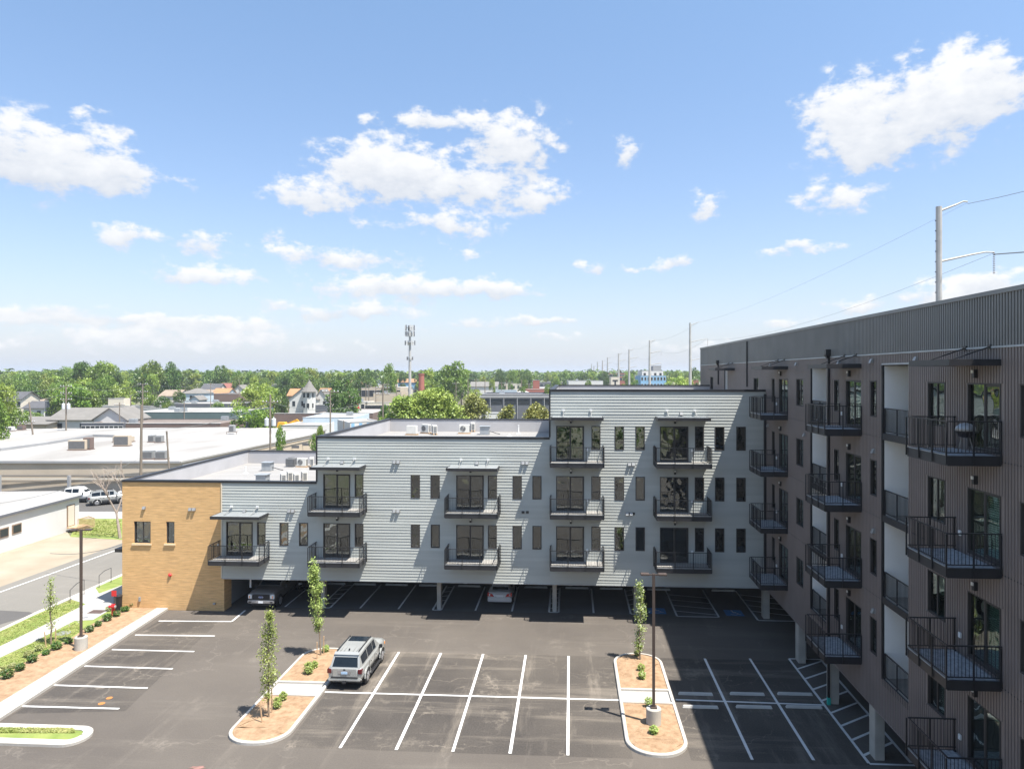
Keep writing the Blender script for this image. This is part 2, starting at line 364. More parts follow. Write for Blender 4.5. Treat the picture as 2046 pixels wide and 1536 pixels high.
# ================================================================ the apartment buildings
YF = 49.3     # plane of the long facade (faces the camera)
XW = 13.35    # plane of the dark wing's wall (faces left)
ZB = 2.364     # underside of the upper storeys
FL = [4.00, 7.48, 10.96, 14.44]
M_board = mat('painted_lap_siding', (.42, .435, .405), .62, .06, .5, bump=.12, bscale=6, stretch=(.6, 1, 2), spec=.35, rand=.05)
M_white_board = mat('white_lap_siding', (.88, .87, .83), .6, .03, 1.0)
M_rib = mat('dark_ribbed_metal', (.205, .170, .155), .42, .09, .7, spec=.5, bump=.05, bscale=3)
M_rib2 = mat('sky_greyed_ribbed_metal', (.18, .178, .17), .40, .09, .7, spec=.5, bump=.05, bscale=3)  # greyer copy of the rib metal: sky reflection put into the base colour
M_dark = mat('charcoal_metal', (.022, .022, .025), .45, .15, 3, spec=.5)
M_black = mat('black_metal', (.016, .016, .018), .42, .1, 3, spec=.5)
M_frame = mat('bronze_window_frame', (.045, .040, .038), .5, .1, 3)
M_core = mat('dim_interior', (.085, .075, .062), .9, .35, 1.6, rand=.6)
M_core2 = mat('building_sheathing', (.25, .25, .25), .9, .1, 1)
M_memb = mat('white_roof_membrane', (.265, .255, .24), .7, .06, .35, bump=.1, bscale=2)
M_parin = mat('grey_parapet_membrane', (.43, .42, .42), .75, .07, .5, bump=.15, bscale=1.2)
M_conc = mat('concrete', (.40, .375, .33), .85, .12, 1.5, bump=.2, bscale=20)
M_galv = mat('galvanised_sheet', (.36, .38, .39), .42, .12, 2, metal=.35)
M_deck_l = mat('pale_deck_tile', (.34, .325, .30), .85, .1, 5, rand=.0)
M_deck_d = mat('grey_deck_tile', (.38, .39, .40), .85, .25, 5)
M_brick = mat_brick('buff_brick', (.66, .40, .17), (.585, .345, .135), (.60, .42, .23), w=.30, h=.075)
M_glass = mat_glass('dark_glazing', (.38, .41, .40), .15, wave=1.2)
M_glassw = mat_glass('green_glazing', (.62, .78, .70), .16, wave=.6)
M_blind = mat('white_blind', (.72, .73, .70), .7, .05, 2)
M_shade = mat('beige_roller_shade', (.11, .095, .075), .8, .1, 1.5)
M_soffit = mat('grey_soffit', (.30, .30, .30), .8, .06, 1)
M_white = mat('white_plastic', (.75, .75, .73), .5, .03, 2)
M_red = mat('red_enamel', (.62, .03, .03), .4, .08, 2)
M_wood = mat('raw_timber', (.50, .34, .20), .8, .15, 3, stretch=(1, 1, .3))
M_steel = mat('dull_steel', (.32, .32, .31), .45, .12, 3, metal=.4)

bld = empty('apartment_building', (-8, YF, 0), label='long stepped apartment block of pale lap siding and buff brick above open parking', cat='apartment building', world=True)
wing = empty('apartment_wing', (XW, 40, 0), label='tall dark ribbed metal apartment wing with stacked balconies on the right', cat='apartment building', world=True)

def cells(x0, x1, z0, z1, ops):
    """rectangle minus openings, as rectangles"""
    ops = [o for o in ops if o[0] < x1 and o[1] > x0 and o[2] < z1 and o[3] > z0]
    zs = sorted({z0, z1} | {z for o in ops for z in (o[2], o[3]) if z0 < z < z1})
    out = []
    for a, b in zip(zs, zs[1:]):
        m = (a + b) / 2; cut = sorted((max(o[0], x0), min(o[1], x1)) for o in ops if o[2] < m < o[3])
        x = x0
        for c, d in cut:
            if c > x + 1e-4: out.append((x, c, a, b))
            x = max(x, d)
        if x < x1 - 1e-4: out.append((x, x1, a, b))
    return out
TF = lambda p: (p[0], YF + p[1], p[2])
TW = lambda p: (XW + p[1], -p[0], p[2])
PIECES = []
def lap_siding(x0, x1, z0, z1, ops, T, g0=4.76, pitch=3.48/17, lip=.029):
    """boards on one common course grid; every free stretch between openings is a board of its own"""
    rng = random.Random(3); k0 = int(math.floor((z0 - g0) / pitch + .01)); k1 = int(math.ceil((z1 - g0) / pitch - .01))
    for i in range(k0, k1):
        a, b = max(z0, g0 + i * pitch), min(z1, g0 + (i + 1) * pitch); wob = rng.uniform(-.003, .003)
        if b - a < .03: continue
        m = (a + b) / 2; cut = sorted((o[0], o[1]) for o in ops if o[2] < m < o[3] and o[0] < x1 and o[1] > x0); x = x0; free = []
        for c, d in cut: free.append((x, c)); x = d
        free.append((x, x1))
        for (c, d) in free:
            if d - c < .03: continue
            k = max(1, int((d - c) / 2.0)); xs = [c + (d - c) * j / k for j in range(k + 1)]; w = [rng.uniform(-.0035, .0035) for _ in xs]; vs = []
            for j, xx in enumerate(xs):
                vs += [T(q) for q in [(xx, -lip - wob + w[j], a), (xx, .01, a), (xx, .01, b), (xx, -.004 + w[j] * .3, b)]]
            fs = [(0, 1, 2, 3), (4*k + 3, 4*k + 2, 4*k + 1, 4*k)]
            for j in range(k):
                for e in range(4): fs.append((4*j + e, 4*j + 4 + e, 4*j + 4 + (e+1) % 4, 4*j + (e+1) % 4))
            PIECES.append((d - c, MB().add(vs, fs)))
def sheath(x0, x1, z0, z1, ops, T, parent, mate, y0=.012, y1=.05, name='sheathing'):
    mb = MB()
    for (c, d, e, f) in cells(x0, x1, z0, z1, ops):
        mb.hexa([T(q) for q in [(c, y0, e), (d, y0, e), (d, y1, e), (c, y1, e), (c, y0, f), (d, y0, f), (d, y1, f), (c, y1, f)]])
    return build(mb, name, mate, parent)

# ---- prototypes, all with the outside towards -y and their own origin at the wall face
PROTO = {}
def place(key, maker, loc, rz, parent, name=None):
    if key not in PROTO:
        o = maker(); PROTO[key] = o; first = True
    else:
        o = copy_tree(PROTO[key]); first = False
    o.parent = parent
    org = ORG.get(parent.name, (0, 0, 0)) if parent else (0, 0, 0)
    o.location = Vector(loc) - Vector(org); o.rotation_euler = (0, 0, rz)
    return o
def obj(mb, name, mats, parent=None, smooth=False, loc=(0, 0, 0), bevel=0):
    o = bpy.data.objects.new(name, mb.mesh(name, mats, (0, 0, 0), smooth)); COL.objects.link(o); o.parent = parent; o.location = loc
    if bevel:
        bm = bmesh.new(); bm.from_mesh(o.data); bmesh.ops.remove_doubles(bm, verts=bm.verts, dist=1e-4)
        bmesh.ops.bevel(bm, geom=[e for e in bm.edges if len(e.link_faces) == 2 and e.calc_face_angle(0) > .5], offset=bevel, segments=2, affect='EDGES', clamp_overlap=True)
        bm.to_mesh(o.data); bm.free()
    return o
def make_window(w, h, style, glass):
    f = .055; mb = MB(); y0, y1 = -.045, .09
    if style == 'door':
        mb.box(-w/2, w/2, y0, y1, h - f, h).box(-w/2, w/2, y0, y1, 0, .09).box(-w/2, -w/2 + f, y0, y1, .09, h - f).box(w/2 - f, w/2, y0, y1, .09, h - f)
        mb.box(-.035, .035, .0, .07, .09, h - f)
        mb.box(.035, .075, .01, .05, .09, h - f).box(w/2 - f - .05, w/2 - f, .01, .05, .09, h - f).box(.075, w/2 - f - .05, .01, .05, .09, .17).box(.075, w/2 - f - .05, .01, .05, h - f - .06, h - f)
        panes = [(-w/2 + f, -.035, .05), (.075, w/2 - f - .05, .03)]
    elif style == 'slider':
        mb.box(-w/2, w/2, y0, y1, h - f, h).box(-w/2, w/2, y0, y1, 0, f).box(-w/2, -w/2 + f, y0, y1, f, h - f).box(w/2 - f, w/2, y0, y1, f, h - f)
        mb.box(-.03, .03, .0, .07, f, h - f); panes = [(-w/2 + f, -.03, .05), (.03, w/2 - f, .03)]
    else:
        mb.box(-w/2, w/2, y0, y1, h - f, h).box(-w/2, w/2, y0, y1, 0, f).box(-w/2, -w/2 + f, y0, y1, f, h - f).box(w/2 - f, w/2, y0, y1, f, h - f)
        panes = [(-w/2 + f, w/2 - f, .04)]
    o = obj(mb, 'sliding_door' if style == 'door' else 'window', M_frame)
    for (a, b, y) in panes:
        obj(MB().box(a, b, y, y + .012, (.09 if style == 'door' else f), h - f), 'pane', glass, o)
    # side cheeks and back of the dim room just behind the glass
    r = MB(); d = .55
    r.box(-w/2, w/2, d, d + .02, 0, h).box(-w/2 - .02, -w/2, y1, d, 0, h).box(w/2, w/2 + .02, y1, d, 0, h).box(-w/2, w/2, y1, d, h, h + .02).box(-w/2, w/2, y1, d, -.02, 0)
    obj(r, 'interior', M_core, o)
    return o
def add_blind(win, w, h, kind, f0=0.0, x0=None, x1=None):
    x0 = -w/2 + .06 if x0 is None else x0; x1 = w/2 - .06 if x1 is None else x1
    mb = MB()
    if kind == 'slats':
        z = h - .08
        while z > h * f0 + .06:
            mb.hexa([(x0, .11, z - .03), (x1, .11, z - .03), (x1, .15, z), (x0, .15, z), (x0, .11, z - .025), (x1, .11, z - .025), (x1, .15, z + .005), (x0, .15, z + .005)]); z -= .075
        obj(mb, 'blind', M_blind, win)
    else:
        mb.box(x0, x1, .12, .125, h * f0 + .06, h - .06); obj(mb, 'roller_shade', M_shade, win)
def make_balcony(w, p, tile, near=False):
    o = empty('balcony')
    # deck frame
    fz = .31
    fr = MB(); fr.box(-w/2, w/2, -p, -p + .06, -fz, 0).box(-w/2, -w/2 + .06, -p + .06, -.04, -fz, 0).box(w/2 - .06, w/2, -p + .06, -.04, -fz, 0)
    fr.box(-w/2 + .06, w/2 - .06, -p + .06, -.04, -.13, -.09)
    fr.box(-w/2 - .012, w/2 + .012, -p - .012, -p, -.05, -.015)
    obj(fr, 'fascia', M_dark, o)
    obj(MB().box(-w/2 + .06, w/2 - .06, -p + .06, -.04, -.088, -.05), 'deck_slab', M_core2, o)
    dk = MB(); rng = random.Random(5); y = -p + .065; r = 0
    while y < -.2:
        x = -w/2 + .065 - (.15 if r % 2 else 0)
        while x < w/2 - .07:
            a, b = max(x, -w/2 + .065), min(x + .29, w/2 - .065)
            if b - a > .04: dk.box(a, b - .012, y, y + .125, -.05, .0 + rng.uniform(0, .006))
            x += .30
        y += .145; r += 1
    tag(obj(dk, 'deck_tiles', tile, o), kind='stuff')
    obj(MB().box(-w/2 + .005, w/2 - .005, -p + .0, -p + .055, .002, .03), 'deck_edge', M_galv, o)
    # railing
    H = 1.07; t = .042
    for (a, b) in [((-w/2 + .02, -p + .02), (w/2 - .02, -p + .02)), ((-w/2 + .02, -p + .02), (-w/2 + .02, -.03)), ((w/2 - .02, -p + .02), (w/2 - .02, -.03))]:
        obj(MB().bar((*a, H), (*b, H), .05, .035), 'top_rail', M_black, o)
        obj(MB().bar((*a, .1), (*b, .1), .035, .03), 'bottom_rail', M_black, o)
    xs = [-w/2 + .0, -w/6, w/6, w/2 - .0]
    for x in xs:
        obj(MB().box(x - t/2, x + t/2, -p - .055, -p - .013, -.26, H - .018), 'post', M_black, o)
    for x in (-w/2 - .013 - t/2, w/2 + .013 + t/2):
        obj(MB().box(x - t/2, x + t/2, -.10, -.06, -.26, H - .018), 'post', M_black, o)
        obj(MB().box(x - t/2, x + t/2, -p*.55, -p*.55 + t, -.26, H - .018), 'post', M_black, o)
    bl = MB(); s = .0075
    n = int(w / .105)
    for i in range(1, n):
        x = -w/2 + w * i / n; bl.box(x - s, x + s, -p + .02 - s, -p + .02 + s, .115, H - .018)
    n = int(p / .105)
    for i in range(1, n):
        y = -p + p * i / n
        for x in (-w/2 + .02, w/2 - .02): bl.box(x - s, x + s, y - s, y + s, .115, H - .018)
    tag(obj(bl, 'balusters', M_black, o), kind='stuff')
    return o
def make_canopy(w, p, z_rod=.42, pale=True):
    o = empty('canopy'); h = .2
    fa = MB(); fa.box(-w/2, w/2, -p, -p + .05, -h, 0).box(-w/2, -w/2 + .05, -p + .05, -.04, -h, 0).box(w/2 - .05, w/2, -p + .05, -.04, -h, 0)
    obj(fa, 'fascia', M_dark, o)
    pn = MB(); n = int(w / .1); 
    pn.box(-w/2 + .05, w/2 - .05, -p + .05, -.04, -.07, -.03)
    for i in range(n):
        x = -w/2 + .07 + (w - .14) * i / n; pn.hexa([(x, -p + .05, -.03), (x + .06, -p + .05, -.03), (x + .06, -.04, -.03), (x, -.04, -.03), (x + .015, -p + .05, .005), (x + .045, -p + .05, .005), (x + .045, -.04, .005), (x + .015, -.04, .005)])
    obj(pn, 'roof_panel', M_galv if pale else M_dark, o)
    obj(MB().box(-w/2 + .05, w/2 - .05, -p + .05, -.04, -h + .01, -h + .03), 'soffit_panel', M_soffit if pale else M_rib, o)
    for x in (-w * .27, w * .27):
        obj(MB().bar((x, -p * .75, 0), (x, -.03, z_rod), .035), 'tie_rod', M_steel if pale else M_black, o)
        obj(MB().box(x - .09, x + .09, -.09, -.036, z_rod - .08, z_rod + .06), 'rod_bracket', M_white if pale else M_black, o)
    return o
def make_wall_light():
    o = obj(MB().box(-.07, .07, -.16, -.035, -.14, .14), 'wall_light', M_black, bevel=.01)
    obj(MB().box(-.05, .05, -.20, -.16, .02, .12), 'lamp_lens', M_white, o)
    return o
def make_vent(n=2):
    o = obj(MB().box(-.27 if n == 2 else -.12, .27 if n == 2 else .12, -.05, -.03, -.1, .1), 'exhaust_vent', M_steel)
    for x in ((-.14, .14) if n == 2 else (0,)):
        h = MB(); h.hexa([(x-.1, -.17, -.09), (x+.1, -.17, -.09), (x+.1, -.05, -.09), (x-.1, -.05, -.09), (x-.1, -.10, .09), (x+.1, -.10, .09), (x+.1, -.05, .09), (x-.1, -.05, .09)])
        obj(h, 'hood', M_steel, o)
    return o
def make_outlet():
    return obj(MB().box(-.07, .07, -.09, -.03, -.09, .09), 'outlet_cover', M_white, bevel=.01)

# ---- long facade: openings read off the photograph, in metres on the facade plane
fx = lambda u, v=1000: onY(u, v, YF).x
fz = lambda u, v: onY(u, v, YF).z
X_L = fx(245); X_B = fx(443.5); X_S1 = fx(633); X_S2 = fx(1098.5); X_R = XW
Z1, Z2, Z3 = 9.28, 12.52, 15.85
WB, WT, DT = .76, .76 + 8 * 3.48/17, .76 + 8 * 3.48/17
stacks = [  # (door u0,u1), side window (u0,u1), other windows, floors, balcony centre u (front edge), canopy
    dict(door=(452, 505.5), side=(514, 531), wins=[(558.6, 577), (597.4, 616)], fl=[4.00], fc=467, wf=[4.00]),
    dict(door=(646, 700), side=(709, 726.5), wins=[(821, 839.5), (860.6, 879)], fl=[4.00, 7.48], fc=666.8, wf=[4.00, 7.48]),
    dict(door=(911.7, 966.5), side=(975, 993), wins=[(1024.6, 1042.6), (1063.8, 1082)], fl=[4.00, 7.48], fc=941.2, wf=[4.00, 7.48]),
    dict(door=(1111, 1167), side=(1181.5, 1200), wins=[(1228, 1247), (1269, 1289)], fl=[4.00, 7.48, 10.96], fc=1153, wf=[4.00, 7.48, 10.96]),
    dict(door=(1317.5, 1376), side=(1388, 1406.6), wins=[(1427.7, 1447.7), (1470, 1490.6)], fl=[4.00, 7.48, 10.96], fc=1367, wf=[4.00, 7.48, 10.96]),
]
ops = []; BP = 1.62; BW = 3.62
WN, WS = .64, .62
for s in stacks:
    for z in s['fl']:
        c = fx(sum(s['door']) / 2); ops.append((c - .97, c + .97, z + .76 - 4 * 3.48/17, z + DT, 'door'))
        c = fx(sum(s['side']) / 2); ops.append((c - WS/2, c + WS/2, z + WB, z + WT, 'win'))
    for z in s['wf']:
        for wv in s['wins']:
            c = fx(sum(wv) / 2); ops.append((c - WN/2, c + WN/2, z + WB, z + WT, 'win'))
hole = [o[:4] for o in ops]
sections = [(X_B + .02, X_S1, Z1), (X_S1, X_S2, Z2), (X_S2, X_R, Z3)]
for (a, b, zt) in sections:
    lap_siding(a, b, ZB, zt - .06, hole, TF)
    sheath(a, b, ZB, zt - .06, hole, TF, bld, M_core2)
PIECES.sort(key=lambda q: -q[0]); rest = MB()
for i, (w_, mb) in enumerate(PIECES):
    if i < 300: build(mb, 'siding_board', M_board, bld)
    else: rest.add(mb.v, mb.f)
if rest.v: tag(build(rest, 'short_siding_boards', M_board, bld), kind='stuff')
rr = random.Random(11)
for i, (a, b, c, d, k) in enumerate(ops):
    w, h = b - a, d - c; q_ = rr.random(); var = 'shade' if q_ < .12 else ('half' if q_ < .27 else ('slats' if q_ < .37 else ('curtain' if q_ < .5 else '')))
    def mk(w=w, h=h, k=k, var=var):
        o = make_window(w, h, 'door' if k == 'door' else 'fixed', M_glass)
        xr = (None, None) if k != 'door' else (-w/2 + .06, -.04)
        if var == 'shade': add_blind(o, w, h, 'shade', .04, *xr)
        elif var == 'half': add_blind(o, w, h, 'shade', .55, *xr)
        elif var == 'slats': add_blind(o, w, h, 'slats', .3, *xr)
        elif var == 'curtain':
            cm_ = MB()
            for i_ in range(4): cm_.box(-w/2 + .07 + i_ * .06, -w/2 + .11 + i_ * .06, .13 + .02 * (i_ % 2), .15 + .02 * (i_ % 2), .1, h - .07)
            obj(cm_, 'curtain', M_blind, o)
        return o
    place(('fw', k, var), mk, ((a + b) / 2, YF, c), 0, bld)
# solid body behind the skin, open parking underneath
YB = 69.0
mb = MB(); g = .64
for (a, b, zt) in [(X_L + .02, X_S1, Z1 - 1.2), (X_S1, X_S2, Z2 - 1.2), (X_S2, X_R - .02, Z3 - 1.2)]:
    mb.box(a + .03, b - .03, YF + g, YB - .02, ZB + .02, zt - .03)
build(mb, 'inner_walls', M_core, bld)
rf = MB()
for (a, b, zt) in [(X_L + .28, X_S1 - .03, Z1 - 1.2), (X_S1 + .28, X_S2 - .03, Z2 - 1.2), (X_S2 + .28, X_R - .03, Z3 - 1.2)]:
    build(MB().box(a, b, YF + .3, YB - .3, zt - .03, zt), 'roof', M_memb, bld)
    sm = MB(); y = YF + 2.2
    while y < YB - 1: sm.box(a + .1, b - .1, y, y + .07, zt, zt + .006); y += 2.4
    tag(build(sm, 'roof_seams', M_parin, bld), kind='stuff')
# parapets: inner face, then dark coping on top
def parapet(x0, x1, y0, y1, zt, zr, coping=True, mt=M_parin):
    build(MB().box(x0, x1, y0, y1, zr - .3, zt - .062), 'parapet', mt, bld)
    if coping: build(MB().box(x0 - .05, x1 + .05, y0 - .05, y1 + .05, zt - .06, zt + .03), 'coping', M_dark, bld)
def parapet_front(a, b, zt): 
    build(MB().box(a, b, YF + .052, YF + .30, zt - 1.5, zt - .062), 'parapet', M_parin, bld)
    build(MB().box(a - .04, b + .04, YF - .07, YF + .33, zt - .10, zt + .05), 'coping', M_black, bld)
parapet_front(X_L, X_S1 - .05, Z1); parapet_front(X_S1, X_S2 - .05, Z2); parapet_front(X_S2, X_R - .05, Z3)
for (a, b, zt) in [(X_L, X_S1, Z1), (X_S1, X_S2, Z2), (X_S2, X_R, Z3)]:
    build(MB().box(a, a + .28, YF + .34, YB, zt - 1.5, zt - .062), 'parapet', M_parin, bld)
    build(MB().box(a - .04, a + .32, YF + .34, YB - .3, zt - .06, zt + .05), 'coping', M_dark, bld)
    build(MB().box(a + .29, b - .03, YB - .28, YB, zt - 1.5, zt - .062), 'parapet', M_parin, bld)
    build(MB().box(a - .04, b - .03, YB - .32, YB + .04, zt - .058, zt + .052), 'coping', M_dark, bld)
# side walls that rise above the neighbour roof, outer left wall and back wall
build(MB().box(X_S1 - .012, X_S1 + .02, YF + .05, YB - .05, Z1 - 1.5, Z2 - .07), 'side_wall', M_board, bld)
build(MB().box(X_S2 - .012, X_S2 + .02, YF + .05, YB - .05, Z2 - 1.5, Z3 - .07), 'side_wall', M_board, bld)
build(MB().box(X_L + .03, X_S1, YB - .018, YB + .01, 0, Z1 - .07).box(X_S1, X_S2, YB - .018, YB + .01, ZB, Z2 - .07).box(X_S2, X_R, YB - .018, YB + .01, ZB, Z3 - .07), 'back_wall', M_board, bld)
# corner trims on the step edges
for x, z0, z1 in [(X_S1, Z1 + .05, Z2 - .07), (X_S2, Z2 + .05, Z3 - .07)]:
    build(MB().box(x - .06, x + .05, YF - .045, YF + .05, z0, z1), 'corner_trim', M_dark, bld)
build(MB().box(X_B - .06, X_B + .015, YF - .05, YF + .03, ZB, Z1 - .07), 'corner_trim', mat('buff_trim', (.66, .56, .42), .7, .05), bld)
build(MB().box(X_B + .03, X_R - .02, YF - .05, YF + .02, ZB - .05, ZB - .002), 'drip_flashing', M_galv, bld)
build(MB().box(X_B + .03, X_R - .04, YF + .06, YB - .1, ZB - .04, ZB + .018), 'soffit', M_soffit, bld)
# brick end
br_ops = []
for (u0, u1, v0, v1) in [(267.5, 301, 1041.5, 1085), (332, 348.5, 1042, 1085.5)]:
    p = onY(u0, v1, YF); q = onY(u1, v0, YF); br_ops.append((p.x, q.x, p.z, q.z))
mb = MB()
for (c, d, e, f) in cells(X_L, X_B - .062, 0, Z1 - .07, br_ops) + [(X_B - .062, X_B + .16, 0, ZB - .06)]:
    mb.box(c, d, YF, YF + .3, e, f)
mb.box(X_L, X_L + .27, YF + .301, YB - .03, 0, Z1 - 1.52).box(X_L - .03, X_L - .002, YF + .0, YB - .03, 0, Z1 - .07)
mb.box(X_B - .14, X_B + .16, YF + .301, YF + 1.1, 0, ZB - .06)
build(mb, 'brick_wall', M_brick, bld)
build(MB().box(X_B - .3, X_B - .1, YF + 1.101, YB - .1, 0, ZB), 'garage_side_wall', mat('painted_block', (.33, .33, .33), .85, .08, 1), bld)
for i, (a, b, c, d) in enumerate(br_ops):
    o = make_window(b - a, d - c, 'slider' if i == 0 else 'fixed', M_glass); o.parent = bld; o.location = Vector(((a+b)/2, YF + .12, c)) - Vector(ORG[bld.name])
    o2 = build(MB().box(a - .12, b + .08, YF - .09, YF + .1, c - .13, c - .005), 'window_sill', mat('buff_sill', (.62, .48, .30), .8, .08), bld)
build(MB().box(X_L - .7, X_L - .002, YF + .15, YF + 2.2, 4.05, 4.3), 'side_awning', M_dark, bld)
# low base band of the front brick
# balconies, canopies, lights, vents
for si, s in enumerate(stacks):
    xc = onY(s['fc'], 1000, YF - BP).x
    for z in s['fl']:
        place('fb', lambda: make_balcony(BW, BP, M_deck_l), (xc, YF - .001, z), 0, bld)
        place('wl', make_wall_light, (fx(sum(s['door'])/2) + .05, YF, z + DT + .33), 0, bld)
        place('ou', make_outlet, (fx(s['door'][0]) - .55 if si < 3 else fx(s['door'][1]) + .22, YF, z + .75), 0, bld)
    zt = s['fl'][-1] + 3.08
    place('fc', lambda: make_canopy(BW - .1, BP - .05), (xc + .02, YF - .001, zt), 0, bld)
for (u, v) in [(792, 922.5), (792, 1020.5), (1049, 924.5), (1261.5, 927), (1257, 1026) , (582, 1020)]:
    p = onY(u, v, YF); place('v2', make_vent, (p.x, YF, p.z), 0, bld)
for (u, v) in [(1049.5, 1022.6), (1261, 1025.6)]:
    p = onY(u, v, YF); o = place('v2b', lambda: obj(MB().box(-.25, -.05, -.07, -.03, -.08, .08).box(.05, .25, -.07, -.03, -.08, .08), 'intake_vent', M_dark), (p.x, YF, p.z), 0, bld)
for (u, v) in [(684, 923), (953, 924.5), (489, 1020), (1361, 826)]:
    p = onY(u, v, YF); place('v1', lambda: make_vent(1), (p.x, YF, p.z), 0, bld)
for (u, v, n) in [(288, 1014, 1), (384, 1017, 2)]:
    p = onY(u, v, YF); o = place('bv%d' % n, lambda: make_vent(n), (p.x, YF + .03, p.z), 0, bld)
p = onY(340, 1148, YF); o = build(MB().lathe((0, 0, 0), [(.12, 0), (.13, .04), (.06, .12)], 12), 'alarm_bell', M_red, bld, loc=(p.x, YF - .005, p.z)); o.rotation_euler = (R(90), 0, 0)
p = onY(429, 1205, YF); build(MB().box(p.x - .08, p.x + .08, YF - .12, YF - .002, p.z - .06, p.z + .06), 'hose_bib', M_galv, bld)
p = onY(280, 1196, YF); build(MB().box(p.x - .06, p.x + .06, YF - .1, YF - .002, p.z - .15, p.z + .15), 'meter_box', M_galv, bld)
# parking level: columns, back wall, conduit
def make_column(w, d, h): return obj(MB().box(-w/2, w/2, -d/2, d/2, 0, h), 'column', M_conc, bevel=.02)
for (u, v) in [(645, 1213), (877, 1217.5), (1108, 1222), (1271, 1224.5)]:
    p = G(u, v); place('fcol', lambda: make_column(.30, .5, ZB - .05), (p.x, p.y + .25, 0), 0, bld)
for u in (700, 930, 1140, 1300):
    p = onY(u, 1160, 57); place('fcol', None, (p.x, 57.1, 0), 0, bld)
build(MB().box(X_B - .1, X_R + .1, 58.6, 58.85, 0, ZB - .05), 'garage_back_wall', mat('painted_block', (.33, .33, .33)), bld)
build(MB().box(fx(481), fx(481) + .12, YF + 1.4, YF + 1.46, 1.3, ZB - .06), 'hanging_sign', M_white, bld)

# ---- the dark wing
ZBW = 2.35; ZTW = 19.62; WY0, WY1 = 5.0, 73.66
wy = lambda y0: 1.0036 * y0 + .802      # distance along the wing, corrected for the slight turn of the view
wops = []   # (x0,x1,z0,z1,kind) with x = -Y
def wadd(y0, y1, z0, z1, k): wops.append((-y1, -y0, z0, z1, k))
stackY = [(wy(a), wy(a) + 2.62) for a in (21.85, 32.35, 43.35, 10.95)]
for (ya, yb) in stackY:
    for z in FL:
        wadd(ya + .1, ya + 1.95, z + .03, z + 2.25, 'door')
        if abs(ya - wy(21.85)) < .01: wadd(wy(25.2), wy(25.2) + 1.25, z + .65, z + 2.25, 'slider'); wadd(wy(21.0) - 1.4, wy(21.0), z + .65, z + 2.25, 'slider')
        elif abs(ya - wy(32.35)) < .01: wadd(wy(35.2), wy(35.2) + .65, z + .65, z + 2.25, 'win'); wadd(wy(30.85), wy(30.85) + .65, z + .65, z + 2.25, 'win')
        elif abs(ya - wy(43.35)) < .01: wadd(wy(46.2), wy(46.2) + .65, z + .65, z + 2.25, 'win'); wadd(wy(40.55), wy(40.55) + 1.25, z + .65, z + 2.25, 'slider')
        else: wadd(14.3, 15.5, z + .65, z + 2.25, 'slider')
for y in (51.2, 67.2): wadd(y, y + 1.3, FL[3] + .65, FL[3] + 2.25, 'slider')
niches = [(wy(a), wy(b)) for a, b in ((27.85, 30.2), (36.8, 39.2), (60.0, 61.2))]
nops = [(-b, -a, FL[0] - .02, 17.35) for a, b in niches]
allw = [o[:4] for o in wops] + nops
ribs = MB(); ribs2 = MB(); x = -WY1 + .05
while x < -WY0 - .1:
    for (z0, z1, mbx) in [(ZBW, 17.80, ribs), (17.86, ZTW - .14, ribs2)]:
        zz = [z0]; bad = sorted((max(o[2], z0), min(o[3], z1)) for o in allw if o[0] - .045 < x + .04 and o[1] + .045 > x - .04 and o[2] < z1 and o[3] > z0)
        if x > -WY0 - .1: continue
        cur = z0
        for c, d in bad + [(z1, z1)]:
            if c - cur > .02:
                e, f = cur, c
                # skip what the long facade's block hides: no ribs inside it
                if not (x < -YF - .1 and x > -YB and e < 14.0 and f <= 14.7) :
                    e2 = max(e, 14.5) if (x < -YF - .1 and x > -YB) else e
                    if f - e2 > .02:
                        mbx.hexa([TW(q) for q in [(x-.045, -.004, e2), (x-.03, -.055, e2), (x+.03, -.055, e2), (x+.045, -.004, e2), (x-.045, -.004, f), (x-.03, -.055, f), (x+.03, -.055, f), (x+.045, -.004, f)]])
            cur = max(cur, d)
    x += .15
tag(build(ribs, 'siding_ribs', M_rib, wing), kind='stuff'); tag(build(ribs2, 'upper_siding_ribs', M_rib2, wing), kind='stuff')
sheath(-WY1, -WY0, ZBW, 17.80, allw, TW, wing, M_rib, -.004, .04, 'metal_siding')
sheath(-WY1, -WY0, 17.80, ZTW - .14, allw, TW, wing, M_rib2, -.004, .04, 'upper_metal_siding')
build(MB().box(XW - .075, XW - .005, WY0, WY1, 17.80, 17.86), 'flashing', M_galv, wing)
build(MB().box(XW - .09, XW + .4, WY0, WY1 + .05, ZTW - .14, ZTW), 'coping', M_rib2, wing)
for z in FL[1:]:
    for (a, b) in [(WY0, niches[0][0] - .08), (niches[0][1] + .1, niches[1][0] - .08), (niches[1][1] + .1, YF - .05)]:
        build(MB().box(XW - .05, XW - .003, a, b, z - .19, z - .165), 'joint_flashing', M_dark, wing)
build(MB().box(XW - .055, XW + .3, WY0, YF - .06, ZBW - .05, ZBW - .002), 'drip_flashing', M_rib, wing)
WX1 = 29.0
segs = [(WY0, niches[0][0]), (niches[0][1], niches[1][0]), (niches[1][1], niches[2][0]), (niches[2][1], WY1)]
mb = MB()
for (a, b) in segs: mb.box(XW + .66, WX1, a, b, ZBW + .02, ZTW - .9)
for (a, b) in niches: mb.box(XW + 6, WX1, a, b, ZBW + .02, ZTW - .9).box(XW + .05, XW + 6, a, b, 17.4, ZTW - .9).box(XW + .05, XW + 6, a, b, ZBW + .02, FL[0] - .26)
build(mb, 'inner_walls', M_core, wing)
build(MB().box(XW + .042, WX1, WY1 - .3, WY1, ZBW, ZTW - .15).box(XW + .042, WX1, WY0, WY0 + .3, ZBW, ZTW - .15).box(WX1, WX1 + .3, WY0, WY1, 0, ZTW - .15), 'outer_walls', M_rib2, wing)
